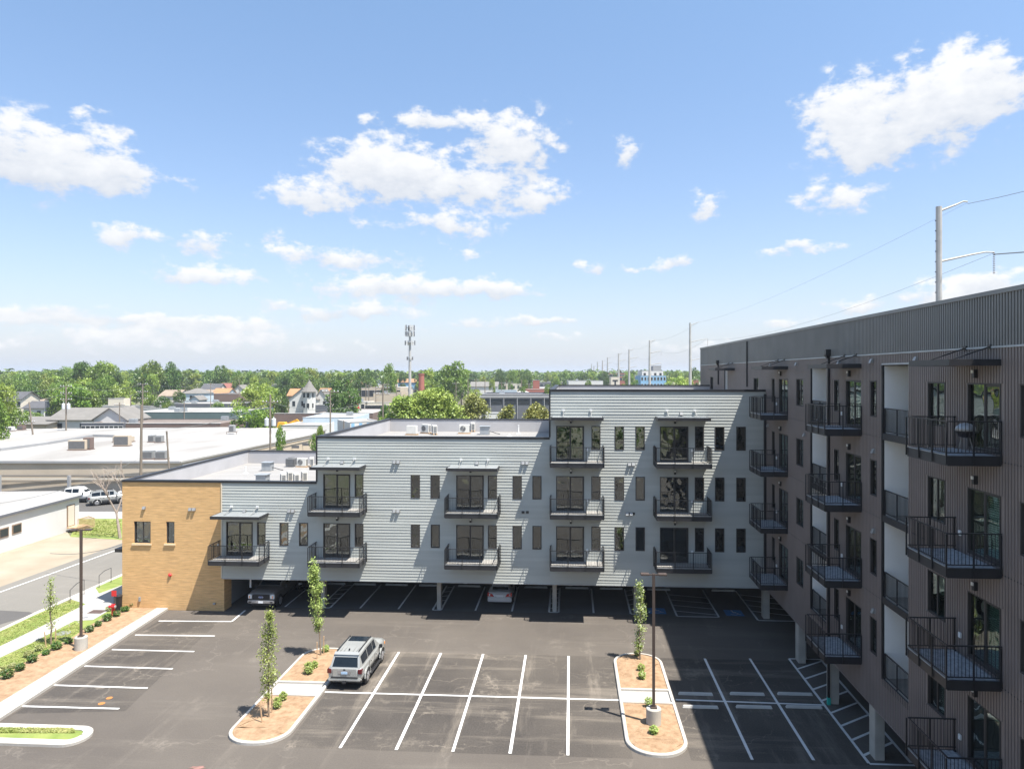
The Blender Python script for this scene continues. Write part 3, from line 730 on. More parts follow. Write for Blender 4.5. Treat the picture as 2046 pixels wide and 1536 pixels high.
build(MB().box(XW + .3, WX1, WY0 + .3, WY1 - .3, ZTW - .88, ZTW - .85), 'roof', M_memb, wing)
build(MB().box(XW + .042, WX1, WY0, WY1, ZBW - .03, ZBW + .018), 'soffit', M_soffit, wing)
# recessed white breezeways with guard rails
for ni, (a, b) in enumerate(niches):
    for sgn, yy in ((1, b), (-1, a)):
        n = int((17.35 - FL[0]) / .18); mw = MB()
        for i in range(n):
            z = FL[0] + i * .18
            y0, y1 = (yy - .03, yy + .0) if sgn > 0 else (yy, yy + .03)
            if sgn > 0: mw.hexa([(XW + .03, yy - .034, z), (XW + 6, yy - .034, z), (XW + 6, yy + .002, z), (XW + .03, yy + .002, z), (XW + .03, yy - .006, z + .18), (XW + 6, yy - .006, z + .18), (XW + 6, yy + .002, z + .18), (XW + .03, yy + .002, z + .18)])
            else: mw.box(XW + .03, XW + 6, yy - .002, yy + .03, z, z + .18)
        tag(build(mw, 'breezeway_siding', M_white_board, wing), kind='stuff')
    build(MB().box(XW + 5.95, XW + 5.99, a + .03, b - .035, FL[0], 17.35), 'breezeway_back', M_white_board, wing)
    build(MB().box(XW - .06, XW + .03, b - .01, b + .09, FL[0] - .05, 17.4), 'corner_trim', M_black, wing)
    build(MB().box(XW - .06, XW + .03, a - .07, a + .0, FL[0] - .05, 17.4), 'corner_trim', M_rib, wing)
    build(MB().box(XW - .07, XW - .0, a - .05, b + .05, 17.36, 17.43), 'head_trim', M_galv, wing)
    if ni == 2: continue
    for z in FL:
        build(MB().box(XW + .01, XW + 5.9, a + .035, b - .04, z - .25, z), 'breezeway_floor', M_conc, wing)
        build(MB().box(XW - .05, XW + .005, a + .005, b - .015, z - .27, z + .01), 'slab_edge', M_dark, wing)
        gr = empty('guard_rail', Vector((XW, (a + b) / 2, z)) - Vector(ORG[wing.name]), parent=wing); L = (b - a) / 2 - .02
        if ('gr', ni > 0) not in PROTO:
            PROTO[('gr', ni > 0)] = gr
            obj(MB().bar((.03, -L, 1.07), (.03, L - .03, 1.07), .05, .04), 'top_rail', M_black, gr); obj(MB().bar((.03, -L, .1), (.03, L - .03, .1), .035), 'bottom_rail', M_black, gr)
            for q in (-L + .02, 0, L - .05): obj(MB().box(.01, .05, q - .02, q + .02, 0, 1.05), 'post', M_black, gr)
            bl = MB(); k = int(2 * L / .105)
            for i in range(1, k): q = -L + 2 * L * i / k; bl.box(.021, .039, q - .009, q + .009, .115, 1.05)
            tag(obj(bl, 'balusters', M_black, gr), kind='stuff')
        else:
            bpy.data.objects.remove(gr); c = copy_tree(PROTO[('gr', ni > 0)]); c.parent = wing; c.location = Vector((XW, (a + b) / 2, z)) - Vector(ORG[wing.name])
        if ni == 1:
            build(MB().box(XW + 1.15, XW + 2.1, b - .075, b - .036, z + .01, z + 2.2), 'corridor_door', M_frame, wing)
            build(MB().box(XW + 1.3, XW + 1.95, b - .09, b - .076, z + .2, z + 2.05), 'corridor_window', M_glassw, wing)
for i, (a, b, c, d, k) in enumerate(wops):
    w, h = b - a, d - c; bl = rr.random()
    st = {'door': 'door', 'slider': 'slider', 'win': 'fixed'}[k]; var = ('slats' if bl < .65 or c > 14 else ('shade' if bl < .6 else ''))
    def mk(w=w, h=h, st=st, var=var):
        o = make_window(w, h, st, M_glassw)
        if var: add_blind(o, w, h, var, .05 if st == 'door' else 0, *((.05, None) if st in ('door', 'slider') else (None, None)))
        return o
    # local +x runs towards -Y (towards the camera)
    place(('ww', k, round(w, 2), var), mk, (XW + .02, -(a + b) / 2, c), R(-90), wing)
for si, (ya, yb) in enumerate(stackY):
    yc = (ya + yb) / 2
    for z in FL:
        place('wb', lambda: make_balcony(2.62, 1.67, M_deck_d, True), (XW - .001, yc, z), R(-90), wing)
        place('wl', None, (XW - .01, ya + 1.35, z + 2.55), R(-90), wing)
        place('ou', None, (XW - .02, ya + 2.3, z + .6), R(-90), wing)
    place('wc', lambda: make_canopy(2.62, 1.62, .42, False), (XW - .001, yc, 17.44), R(-90), wing)
place('wc', None, (XW - .001, 59.7, 17.44), R(-90), wing)
for (y, z) in [(19.4, 12.1), (31.0, 13.6), (31.0, 10.1), (31.0, 6.6), (40.2, 13.5), (47.6, 13.5), (27.2, 17.55), (31.2, 17.55), (41.6, 17.55), (35.0, 17.55), (48.0, 17.55)]:
    place('v1', None, (XW - .02, wy(y) if y < 48 else y, z), R(-90), wing)
def downpipe(y, z0, z1, head=True):
    mb = MB().box(XW - .16, XW - .045, y - .055, y + .055, z0, z1)
    p = build(mb, 'downpipe', M_black, wing)
    if head: build(MB().hexa([(XW-.17, y-.07, z1), (XW-.045, y-.07, z1), (XW-.045, y+.07, z1), (XW-.17, y+.07, z1), (XW-.3, y-.16, z1+.2), (XW-.045, y-.16, z1+.2), (XW-.045, y+.16, z1+.2), (XW-.3, y+.16, z1+.2)]).box(XW-.3, XW-.045, y-.16, y+.16, z1+.2, z1+.48), 'conductor_head', M_black, p)
    return p
downpipe(wy(36.35), .35, 17.75)
downpipe(54.2, 16.0, 19.4, False); downpipe(64.6, 16, 17.7)
build(MB().box(XW - .20, XW - .05, YF - .28, YF - .10, ZBW, 15.6), 'downpipe', M_black, wing)
build(MB().box(XW - .17, XW - .02, wy(36.27), wy(36.27) + .16, 0, .36), 'pipe_boot', mat('teal_plastic', (.02, .45, .36), .5, .05), wing)
# columns of the wing's parking level
for y in (22.1, 27.1, 32.3, 37.6, 42.75, 50.3, 16.9):
    place('wcol', lambda: make_column(.42, .62, ZBW - .04), (XW + .22, y, 0), 0, wing)
    if y < 50 and y > 30: build(MB().tube([(XW + .62, y + .35, 0), (XW + .62, y + .35, ZBW - .05)], .055, 8), 'drain_pipe', M_white, wing)
for y in (24, 34, 44, 54, 64): place('wcol', None, (XW + 7.5, y, 0), 0, wing)

# ---- things on roofs and balconies
def make_ac(w=.95, h=.75, d=.38):
    o = empty('air_conditioner'); b = obj(MB().box(-w/2, w/2, -d/2, d/2, .12, .12 + h), 'casing', M_ac, o, bevel=.02)
    obj(MB().box(-w/2 - .1, w/2 + .1, -d/2, -d/2 + .1, 0, .12).box(-w/2 - .1, w/2 + .1, d/2 - .1, d/2, 0, .12), 'timber_sleeper', M_wood, o)
    gm = MB()
    for r in (.26, .2, .14, .08):
        pts = [(-.12 + r*math.cos(t), -d/2 - .012, .12 + h/2 + r*math.sin(t)) for t in [2*math.pi*i/16 for i in range(17)]]; gm.tube(pts, .008, 4, cap=False)
    for t in range(8): a = 2*math.pi*t/8; gm.bar((-.12, -d/2 - .012, .12 + h/2), (-.12 + .27*math.cos(a), -d/2 - .012, .12 + h/2 + .27*math.sin(a)), .012)
    obj(gm, 'fan_grille', M_steel, o)
    dm = MB(); dm.lathe((0, 0, 0), [(.26, 0), (.26, .01)], 20); f = obj(dm, 'fan_opening', M_acd, o, loc=(-.12, -d/2 - .002, .12 + h/2)); f.rotation_euler = (R(90), 0, 0)
    fn = MB()
    for i in range(9): z = .2 + i * (h - .15) / 9; fn.box(w/2, w/2 + .012, -d/2 + .05, d/2 - .05, z, z + .03)
    obj(fn, 'side_louvres', M_acd, o)
    return o
M_ac = mat('cream_casing', (.68, .66, .60), .55, .06, 2); M_acd = mat('dark_louvre', (.12, .12, .12), .6, .1)
def make_condenser():
    o = empty('condenser_unit'); obj(MB().box(-.4, .4, -.4, .4, .1, .85), 'casing', M_steel, o, bevel=.03)
    lv = MB()
    for i in range(10):
        z = .18 + i * .06; lv.box(-.41, .41, -.41, -.402, z, z + .03).box(.402, .41, -.41, .41, z, z + .03)
    obj(lv, 'louvres', M_acd, o)
    obj(MB().lathe((0, 0, .85), [(.33, 0), (.33, .03), (.12, .06), (.0, .06)], 18), 'fan_top', M_acd, o); return o
def make_hatch():
    o = empty('duct_hood'); obj(MB().box(-.42, .42, -.4, .4, 0, .75), 'casing', M_galv, o, bevel=.02); obj(MB().box(-.5, .5, -.48, .48, .752, .80), 'cap', M_galv, o, bevel=.01)
    obj(MB().tube([(.42, 0, .3), (.7, 0, .25), (1.0, .1, .12), (1.4, .1, .05)], .035, 6), 'insulated_line', M_black, o); return o
R1, R2, R3 = Z1 - 1.2, Z2 - 1.2, Z3 - 1.2
def roof_item(key, mk, u, v, z, rz, label, cat, sc=1, group=None):
    p = G(u, v, z); o = copy_tree(PROTO[key]) if key in PROTO else mk(); PROTO.setdefault(key, o)
    o.parent = None; o.location = (p.x, p.y, z); o.rotation_euler = (0, 0, rz); o.scale = (sc,) * 3; tag(o, label, cat, group)
    return o
roof_item('hat', make_hatch, 535, 940, R1, 0, 'galvanised box hood near the back parapet of the lowest roof', 'roof hood')
roof_item('hat', make_hatch, 525, 966.5, R1, 0, 'galvanised box hood at the front left of the lowest roof units', 'roof hood')
roof_item('con', make_condenser, 582, 932, R1, 0, 'grey square condenser on timber beside the back parapet of the lowest roof', 'air conditioner')
roof_item('ac', make_ac, 604, 933, R1, R(-8), 'cream air conditioner right of the grey square condenser on lowest roof', 'air conditioner')
roof_item('ac', make_ac, 623, 932, R1, R(-70), 'cream air conditioner turned sideways in the back right corner of lowest roof', 'air conditioner')
roof_item('ac', make_ac, 566, 966.5, R1, R(-62), 'leftmost cream air conditioner in the front row on the lowest roof', 'air conditioner')
roof_item('ac', make_ac, 579, 962, R1, R(-62), 'second cream air conditioner in the front row on the lowest roof', 'air conditioner')
roof_item('ac', make_ac, 592, 966.5, R1, R(-62), 'third cream air conditioner in the front row on the lowest roof', 'air conditioner')
roof_item('ac', make_ac, 608, 962, R1, R(-62), 'rightmost cream air conditioner in the front row on the lowest roof', 'air conditioner')
roof_item('ac', make_ac, 823, 869, R2, R(170), 'leftmost cream air conditioner on the middle roof, seen from its back', 'air conditioner')
roof_item('ac', make_ac, 851, 866, R2, R(-30), 'cream air conditioner in the pair on the left of the middle roof', 'air conditioner')
roof_item('ac', make_ac, 868, 868, R2, R(-70), 'cream air conditioner with louvres showing, right one of the left pair on middle roof', 'air conditioner')
roof_item('ac', make_ac, 928, 866.5, R2, R(0), 'cream air conditioner with round fan facing front on the middle roof', 'air conditioner')
roof_item('ac', make_ac, 944, 862, R2, R(-75), 'cream air conditioner edge-on behind the one with the round fan', 'air conditioner')
roof_item('hat', make_hatch, 969, 868, R2, 0, 'galvanised box hood right of the air conditioners on the middle roof', 'roof hood')
for (u, v, z, h, lab) in [(1036, 866, R2, .75, 'white vent pipe standing on the right of the middle roof'), (491, 945, R1, .55, 'thin white vent pipe on the open left half of the lowest roof'), (1018, 871, R2, .12, 'low white roof drain dome beside the vent pipe on the middle roof')]:
    p = G(u, v, z); o = empty('vent_pipe', (p.x, p.y, z), label=lab, cat='vent pipe')
    obj(MB().lathe((0, 0, 0), [(.25, 0), (.07, .05), (.055, h * .8), (.055, h)], 10), 'pipe', M_white, o); obj(MB().lathe((0, 0, h), [(.08, 0), (.08, .05)], 10), 'cap', M_white, o)
gq = empty('kettle_grill', (12.45, 23.15, FL[3] + .006), label='round silver and black kettle grill on the nearest top balcony', cat='grill')
obj(MB().lathe((0, 0, .72), [(.05, -.2), (.2, -.15), (.29, 0), (.3, .02)], 18), 'bowl', M_black, gq, smooth=True)
obj(MB().lathe((0, 0, .745), [(.31, 0), (.27, .12), (.15, .22), (.02, .25)], 18), 'lid', M_galv, gq, smooth=True)
for k in range(3): a = k * 2.094; obj(MB().tube([(.12 * math.cos(a), .12 * math.sin(a), .55), (.26 * math.cos(a), .26 * math.sin(a), 0)], .014, 6), 'leg', M_steel, gq)
# ================================================================ ground, lot, street
def struct(mb, name, m, parent=None, **k):
    o = build(mb, name, m, parent, **k)
    if not parent: o['kind'] = 'structure'
    return o
M_ground = mat('town_ground', (.10, .115, .05), .95, .3, .02, col2=(.24, .21, .16), world=True, detail=8)
M_asph = mat_asphalt('lot_asphalt', (.082, .071, .061), (.18, .157, .130))
M_asph_old = mat_asphalt('stall_asphalt', (.044, .039, .035), (.21, .18, .145), .75, .8, .5)
M_road = mat_asphalt('street_asphalt', (.165, .155, .135), (.24, .22, .19), .4, .3, .3)
M_road_d = mat_asphalt('street_patch', (.09, .085, .08), (.15, .14, .12), .2, .2, .1)
M_paint = mat('white_road_paint', (.60, .595, .57), .7, .10, 3, col2=(.70, .695, .67), world=True)
M_kerb = mat('pale_kerb_concrete', (.38, .355, .315), .85, .12, .8, bump=.25, bscale=15, col2=(.46, .435, .395), world=True)
M_walk = mat('pale_walk_concrete', (.33, .315, .285), .85, .08, .5, col2=(.39, .375, .345), world=True)
M_mulch = mat('pine_straw_mulch', (.235, .145, .08), .95, .3, 3.5, bump=.9, bscale=14, col2=(.36, .245, .15), world=True, detail=9)
M_grass = mat('mown_grass', (.115, .175, .03), .95, .3, .8, bump=.5, bscale=25, col2=(.25, .28, .08), world=True, detail=9)
M_dirt = mat('bare_sandy_ground', (.25, .205, .145), .95, .12, .25, bump=.4, bscale=8, col2=(.34, .29, .22), world=True, detail=8)
M_blue = mat('blue_road_paint', (.05, .20, .42), .7, .15, 4, world=True)
M_orange = mat('orange_marking_paint', (.42, .17, .05), .8, .1, 3)

g = MB(); g.add([(-3100, -280, -.08), (3100, -280, -.08), (3100, 5100, -.08), (-3100, 5100, -.08)], [(0, 1, 2, 3)])
struct(g, 'ground', M_ground)
def lerp(a, b, t): return a + (b - a) * t
KA, KB = G(0, 1440), G(333, 1218); KD = (KB - KA)
KA0 = KA - KD * 1.4
lot = struct(MB().sheet([KA0, (KA0.x, -30), (30, -30), (30, 58.6), (KB.x, 58.6), KB], 0), 'parking_lot', M_asph)
# older, scuffed asphalt of the stall blocks: thin overlay sheets
X0l = -.12; SP = 2.585
YN, YM, YFa = G(1130, 1508).y, G(1000, 1391.5).y, G(1130, 1310).y
struct(MB().sheet([(-13.0, YN - .1), (2.75, YN - .1), (2.75, YFa + .05), (-13.0, YFa + .05)], .002), 'stall_paving', M_asph_old)
struct(MB().sheet([(5.3, YN - .1), (13.0, YN - .1), (13.0, YFa + .05), (5.3, YFa + .05)], .002), 'stall_paving', M_asph_old)
p1, p2 = G(500, 1237), G(238, 1430)
struct(MB().sheet([G(322, 1236), G(440, 1238), G(250, 1420), G(30, 1425), G(5, 1440)], .002), 'stall_paving', M_asph_old)
struct(MB().sheet([(-24, 50.3), (13.2, 50.3), (13.2, 58.5), (-24, 58.5)], .002), 'stall_paving', mat_asphalt('covered_asphalt', (.085, .082, .078), (.17, .165, .16), .3, .3, .1))
def line(a, b, w=.135, z=.006, m=None, name='stall_line'):
    a, b = Vector((a[0], a[1], 0)), Vector((b[0], b[1], 0)); d = (b - a).normalized(); n = Vector((-d.y, d.x, 0)) * w / 2
    k = max(1, int((b - a).length / 1.5)); mb = MB(); rng = random.Random(int(abs(a.x * 37 + b.y * 11)))
    L = [a + (b - a) * i / k for i in range(k + 1)]; vs = []
    for p in L:
        e = 1 + rng.uniform(-.08, .08); vs += [tuple((p + n * e).to_3d() + Vector((0, 0, z))), tuple((p - n * e).to_3d() + Vector((0, 0, z)))]
    mb.add(vs, [(2*i+1, 2*i+3, 2*i+2, 2*i) for i in range(k)])
    return build(mb, name, m or M_paint, lot)
for k in range(5): line((X0l - SP * k, YN), (X0l - SP * k, YFa))
line((-13.1, YM), (-X0l + 2.5, YM), z=.009)
for (a, b) in [((1408, 1315), (1503, 1517)), ((1498, 1315), (1628, 1518))]:
    q = G(*a); r = G(*b); line((q.x, r.y), (q.x, q.y))
q = G(1350, 1398); line((q.x, q.y + .05), (13.0, q.y - .1), z=.009)
for (a, b) in [((317, 1240), (463, 1241)), ((463, 1241), (490, 1219)), ((270, 1268), (429, 1270)), ((224, 1297), (388, 1301)), ((169, 1330), (345, 1335.5)), ((107, 1368), (295, 1374)), ((42, 1410), (238, 1415))]:
    line(G(*a), G(*b))
# hatched strip beside the dark wing
line((13.0, 31.75), (13.0, 43.1)); line((14.85, 31.9), (14.85, 43.1)); line((13.0, 31.7), (15.4, 31.7), z=.009); line((13.0, 43.1), (14.85, 43.1), z=.009)
y = 32.4
while y < 42: line((13.05, y), (14.8, y + 1.2), z=.009); y += 1.32
# covered stalls
FYs, BYs = 50.5, 56.3
def colline(u, v): return G(u, v).x
for (u, v) in [(568, 1213), (720, 1214), (796, 1216), (950, 1219), (1023, 1220), (1186, 1224)]:
    line((colline(u, v), FYs), (colline(u, v), BYs))
for (u0, u1, v) in [(638, 660, 1213), (865, 882, 1217), (1097, 1116, 1222), (1260, 1278, 1225)]:
    a, b = colline(u0, v) , colline(u1, v)
    line((a, FYs), (a, BYs)); line((b, FYs), (b, BYs)); line((a, FYs - .05), (b, FYs - .05), z=.009)
    y = FYs + .8
    while y < BYs: line((a, y), (b, y + .3), .09, z=.009); y += 1.1
xa, xb, xc, xd = 7.45, 10.35, 12.9, 15.6
line((xa, 50.2), (xa, BYs)); line((xb, 50.2), (xb, BYs)); line((xa, 50.15), (xb, 50.15), z=.009); line((xc, 49.7), (xc, BYs)); line((xc, 49.65), (xd, 49.65), z=.009)
for k in range(4): line((xa, 51.3 + k * 1.25), (xb, 50.6 + k * 1.25), z=.009, w=.09)
for k in range(4): line((xc, 51.6 + k * 1.25), (xd, 50.7 + k * 1.25), z=.009, w=.09)
for (u, v) in [(1312, 1220), (1466, 1224)]:
    p = G(u, v); s = .62
    ac = build(MB().sheet([(p.x - s, p.y - s), (p.x + s, p.y - s), (p.x + s, p.y + s), (p.x - s, p.y + s)], .007), 'accessible_symbol', M_blue, lot)
    sm = MB(); c = [(p.x + .0 + .26 * math.cos(t), p.y - .16 + .26 * math.sin(t)) for t in [R(200 + 20 * i) for i in range(12)]]
    def seg(a, b, w=.08):
        a, b = Vector((a[0], a[1], 0)), Vector((b[0], b[1], 0)); d = (b - a).normalized(); n = Vector((-d.y, d.x, 0)) * w / 2; e = d * w * .3
        sm.add([tuple(q + Vector((0, 0, .011))) for q in (a - n - e, b - n + e, b + n + e, a + n - e)], [(0, 1, 2, 3)])
    for a, b in zip(c, c[1:]): seg(a, b, .07)
    seg((p.x - .05, p.y + .32), (p.x - .02, p.y)); seg((p.x - .02, p.y), (p.x + .22, p.y - .02)); seg((p.x + .22, p.y - .02), (p.x + .34, p.y - .3)); seg((p.x + .34, p.y - .3), (p.x + .43, p.y - .28)); seg((p.x - .04, p.y + .16), (p.x + .16, p.y + .15))
    sm.add([(p.x - .06 + .08 * math.cos(i * .785), p.y + .43 + .08 * math.sin(i * .785), .011) for i in range(8)], [tuple(range(8))])
    build(sm, 'wheelchair_mark', M_paint, ac)
for (u, v, r) in [(218.5, 1394, .16), (203, 1405, .17)]:
    p = G(u, v); build(MB().add([(p.x + r * math.cos(i * .628), p.y + r * math.sin(i * .628), .012) for i in range(10)], [tuple(range(10))]), 'orange_spot', M_orange, lot)
p = G(395, 1533); build(MB().add([(p.x + r_ * .6 * math.cos(i * .5), p.y + r_ * .25 * math.sin(i * .5), .012) for i, r_ in enumerate([.6, .4, .7, .5, .35, .6, .45, .7, .4, .6, .5, .4])], [tuple(range(12))]), 'faded_red_spot', mat('faded_red_paint', (.22, .12, .10), .8, .3, 4), lot)

# wheel stops
ws = []
def wheel_stop(cx, cy, w, label, group):
    k = ('ws', round(w, 1))
    if k in PROTO: o = PROTO[k].copy(); COL.objects.link(o)
    else:
        mb = MB(); mb.hexa([(-w/2, -.09, 0), (w/2, -.09, 0), (w/2, .09, 0), (-w/2, .09, 0), (-w/2 + .06, -.055, .13), (w/2 - .06, -.055, .13), (w/2 - .06, .055, .13), (-w/2 + .06, .055, .13)])
        o = obj(mb, 'wheel_stop', mat('wheel_stop_concrete', (.50, .485, .45), .8, .08, 2), bevel=.015); PROTO[k] = o
    o.location = (cx, cy, .012); tag(o, label, 'wheel stop', group)
side = ['left', 'middle', 'right']
for row, (vv, us) in enumerate([(1387, [(1352, 1427), (1453, 1532), (1548, 1627)]), (1413, [(1358, 1440), (1466, 1546), (1565, 1646)])]):
    for i, (a, b) in enumerate(us):
        p, q = G(a, vv), G(b, vv); wheel_stop((p.x + q.x) / 2, p.y, 1.83, '%s concrete wheel stop in the %s row beside the right island' % (side[i], 'far' if row == 0 else 'near'), 'wheel stops in the right stalls')
names = ['behind the small tree at the first column', 'right of the first hatched strip', 'in the third covered stall from the first column', 'left of the second column', 'right of the second column beside the sedan', 'just right of the silver sedan', 'just right of the third column', 'between third column and lamp post', 'behind the left blue accessible symbol', 'behind the right blue accessible symbol']
for i, (a, b) in enumerate([(652, 673), (700, 749), (765, 814), (833, 882), (912, 961), (1046, 1096), (1127, 1178), (1195, 1247), (1300, 1330), (1416, 1468)]):
    vv = 1172 + i * .5; p, q = G(a, vv), G(b, vv); wheel_stop((p.x + q.x) / 2, 56.1, 1.83, 'shaded concrete wheel stop ' + names[i], 'wheel stops under the building')

# kerbed islands
def rounded(x0, x1, y0, y1, r, n=8):
    P = []
    for cx, cy, a0 in [(x1 - r, y0 + r, -90), (x1 - r, y1 - r, 0), (x0 + r, y1 - r, 90), (x0 + r, y0 + r, 180)]:
        for i in range(n + 1): t = R(a0 + 90 * i / n); P.append((cx + r * math.cos(t), cy + r * math.sin(t)))
    return P
def inset_loop(P, d):
    c = Vector((sum(p[0] for p in P) / len(P), sum(p[1] for p in P) / len(P))); out = []
    n = len(P)
    for i in range(n):
        a, b = Vector(P[i-1]), Vector(P[(i+1) % n]); t = (b - a).normalized(); nn = Vector((-t.y, t.x)); out.append((P[i][0] + nn.x * d, P[i][1] + nn.y * d))
    return out
def kerb_ring(P, w, h, name, parent=None):
    Q = inset_loop(P, w); Q2 = inset_loop(P, .035); n = len(P); mb = MB()
    vs = [(x, y, 0) for x, y in P] + [(x, y, h - .03) for x, y in P] + [(x, y, h) for x, y in Q2] + [(x, y, h) for x, y in Q] + [(x, y, 0) for x, y in Q]
    fs = []
    for k in range(4): fs += [(k*n + i, k*n + (i+1) % n, (k+1)*n + (i+1) % n, (k+1)*n + i) for i in range(n)]
    mb.add(vs, fs); o = build(mb, name, M_kerb, parent); return o, Q
def mulch_bed(Q, z, name, m, parent=None, bumpy=.03):
    bm = bmesh.new(); bm.faces.new([bm.verts.new((x, y, z)) for x, y in Q]); me = bpy.data.meshes.new(name)
    bmesh.ops.triangulate(bm, faces=bm.faces); 
    for _ in range(3): bmesh.ops.subdivide_edges(bm, edges=[e for e in bm.edges if e.calc_length() > .6], cuts=1)
    rng = random.Random(2)
    for v in bm.verts:
        if not v.is_boundary: v.co.z += rng.uniform(0, bumpy) + .04
    bm.normal_update()
    for f in bm.faces:
        if f.normal.z < 0: f.normal_flip()
    bm.to_mesh(me); bm.free(); me.materials.append(m); o = bpy.data.objects.new(name, me); COL.objects.link(o)
    if parent: o.parent = parent
    return o
def island(x0, x1, y0, y1, c0, c1):
    P = rounded(x0, x1, y0, y1, min(1.35, (x1 - x0) / 2 - .02))
    k, Q = kerb_ring(P, .16, .15, 'kerb_island'); k['kind'] = 'structure'
    near = [(x, y) for x, y in Q if y < c0 - .2]; far = [(x, y) for x, y in Q if y > c1 + .2]
    xi0, xi1 = min(q[0] for q in Q), max(q[0] for q in Q)
    near = [(xi0, c0), ] + sorted([q for q in near if q[0] < (x0+x1)/2], key=lambda q: -q[1]) + sorted([q for q in near if q[0] >= (x0+x1)/2], key=lambda q: q[1]) + [(xi1, c0)]
    far = [(xi1, c1)] + sorted([q for q in far if q[0] >= (x0+x1)/2], key=lambda q: q[1]) + sorted([q for q in far if q[0] < (x0+x1)/2], key=lambda q: -q[1]) + [(xi0, c1)]
    mulch_bed(near, .10, 'mulch_bed', M_mulch, k); mulch_bed(far, .10, 'mulch_bed', M_mulch, k)
    build(MB().box(xi0 + .002, xi1 - .002, c0 + .16, c1 - .16, 0, .055), 'island_crossing', M_walk, k)
    build(MB().box(xi0 + .002, xi1 - .002, c0, c0 + .158, 0, .153).box(xi0 + .002, xi1 - .002, c1 - .158, c1, 0, .153), 'cross_kerb', M_kerb, k)
    return k
lx0, lx1 = -16.15, -13.15
islL = island(lx0, lx1, G(530, 1490).y, G(640, 1297).y, G(560, 1393).y, G(600, 1365).y)
islR = island(2.52, 5.36, G(1300, 1513).y, G(1275, 1308).y, G(1290, 1409).y, G(1290, 1380).y)
tagm = lambda o, l: o
# bottom left island with grass
p = G(184, 1470); yb, yt = G(100, 1492).y, G(100, 1452).y
Pi = rounded(-48, p.x, yb, yt, (yt - yb) / 2 - .01); k3, Q3 = kerb_ring(Pi, .42, .15, 'kerb_island'); k3['kind'] = 'structure'
mulch_bed(Q3, .11, 'island_grass', M_grass, k3)

# left edge of the lot: kerb, mulch bed, lawn, pavement, street
def poly(pts, z, name, m, h=None, parent=None):
    P = [G(u, v, 0) if not isinstance(u, Vector) else u for (u, v) in pts]
    mb = MB().sheet(P, z) if h is None else MB().prism(P, h, z)
    return struct(mb, name, m, parent)
def ext(a, b, t=1.4): a, b = G(*a), G(*b); return a - (b - a) * t
def strip(near, far, z, name, m, h=None):
    """near/far: pixel polylines left to right; both are carried on beyond the left of the picture"""
    nn = [ext(near[0], near[1], 2.0 if len(near) > 2 else 1.4)] + [G(*q) for q in near]; ff = [ext(far[0], far[1], 2.0 if len(far) > 2 else 1.4)] + [G(*q) for q in far]
    P = nn + ff[::-1]; mb = MB().sheet(P, z) if h is None else MB().prism(P, h, z)
    return struct(mb, name, m)
strip([(0, 1440), (336, 1218)], [(0, 1424), (326, 1217)], .15, 'edge_kerb', M_kerb, -.05)
strip([(0, 1424), (326, 1217)], [(0, 1408), (316, 1216)], .145, 'gutter_strip', M_walk, -.05)
bed = strip([(0, 1408), (316, 1216)], [(0, 1356), (75, 1312), (148, 1274), (176, 1254), (225, 1226), (247, 1203)], .12, 'mulch_bed', M_mulch)
strip([(0, 1356), (75, 1312), (148, 1274), (176, 1254), (225, 1226), (247, 1203)], [(0, 1310), (93, 1249), (174, 1208), (245, 1165)], .10, 'lawn', M_grass)
strip([(0, 1317), (62, 1288), (149, 1243), (186, 1241), (223, 1219), (247, 1207)], [(0, 1294), (93, 1249), (174, 1208), (198, 1188), (247, 1170)], .115, 'pavement', M_walk)
strip([(0, 1296), (93, 1249), (174, 1208)], [(0, 1264), (74, 1229), (142, 1200)], .105, 'verge', M_grass)
strip([(0, 1264), (74, 1229), (245, 1152)], [(0, 1259), (74, 1224), (245, 1148)], .12, 'street_kerb', M_kerb, -.05)
poly([(174, 1210), (142, 1200), (142, 1198), (190, 1176), (198, 1188)], .118, 'pavement', M_walk)
poly([(198, 1188), (190, 1177), (247, 1150), (247, 1170)], .11, 'verge', M_grass)
for t in range(1, 12):
    a = lerp(G(0, 1317), G(223, 1219), t / 12); b = lerp(G(0, 1294), G(198, 1188), t / 12); line(a, b, .03, .120, mat('joint_grey', (.30, .28, .25), .9), 'pavement_joint').parent = None  # thin strips a little darker than the pavement mark its joints
for o in list(bpy.data.objects):
    if o.name.startswith('pavement_joint'): o['kind'] = 'structure'; o.data.transform(Matrix.Translation((0, 0, 0)))
for o in list(bpy.data.objects):
    pass
A0, B0 = G(0, 1259), G(245, 1148); C0, D0 = G(0, 1172), G(245, 1084)
e = (B0 - A0).normalized(); e2 = (D0 - C0).normalized()
street = struct(MB().sheet([A0 - e * 60, B0 + e * 120, D0 + e2 * 120, C0 - e2 * 60], .0), 'street', M_road)
struct(MB().sheet([G(-200, 1305), G(72, 1226), G(58, 1222), G(0, 1219), G(-200, 1225)], .006), 'street_patch', M_road_d)
a, b = G(0, 1182.5), G(245, 1094); d = (b - a).normalized(); o = line(a - d * 60, b + d * 60, .14, .008, name='edge_line')
struct(MB().sheet([C0 - e2 * 60, D0 + e2 * 25, G(245, 1062), G(140, 1070), G(133, 1060), G(0, 1097), G(-300, 1180)], -.01), 'bare_ground', M_dirt)
struct(MB().sheet([G(140, 1072), G(245, 1078), G(300, 1078), G(300, 1035), G(160, 1036)], .0), 'lawn', M_grass)
struct(MB().sheet([G(140, 1036), G(330, 1036), G(330, 1022), G(140, 1022)], .01), 'pavement', M_walk)
struct(MB().sheet([G(-600, 1022), G(330, 1022), G(330, 978), G(-600, 978)], -.005), 'street', M_road_d)
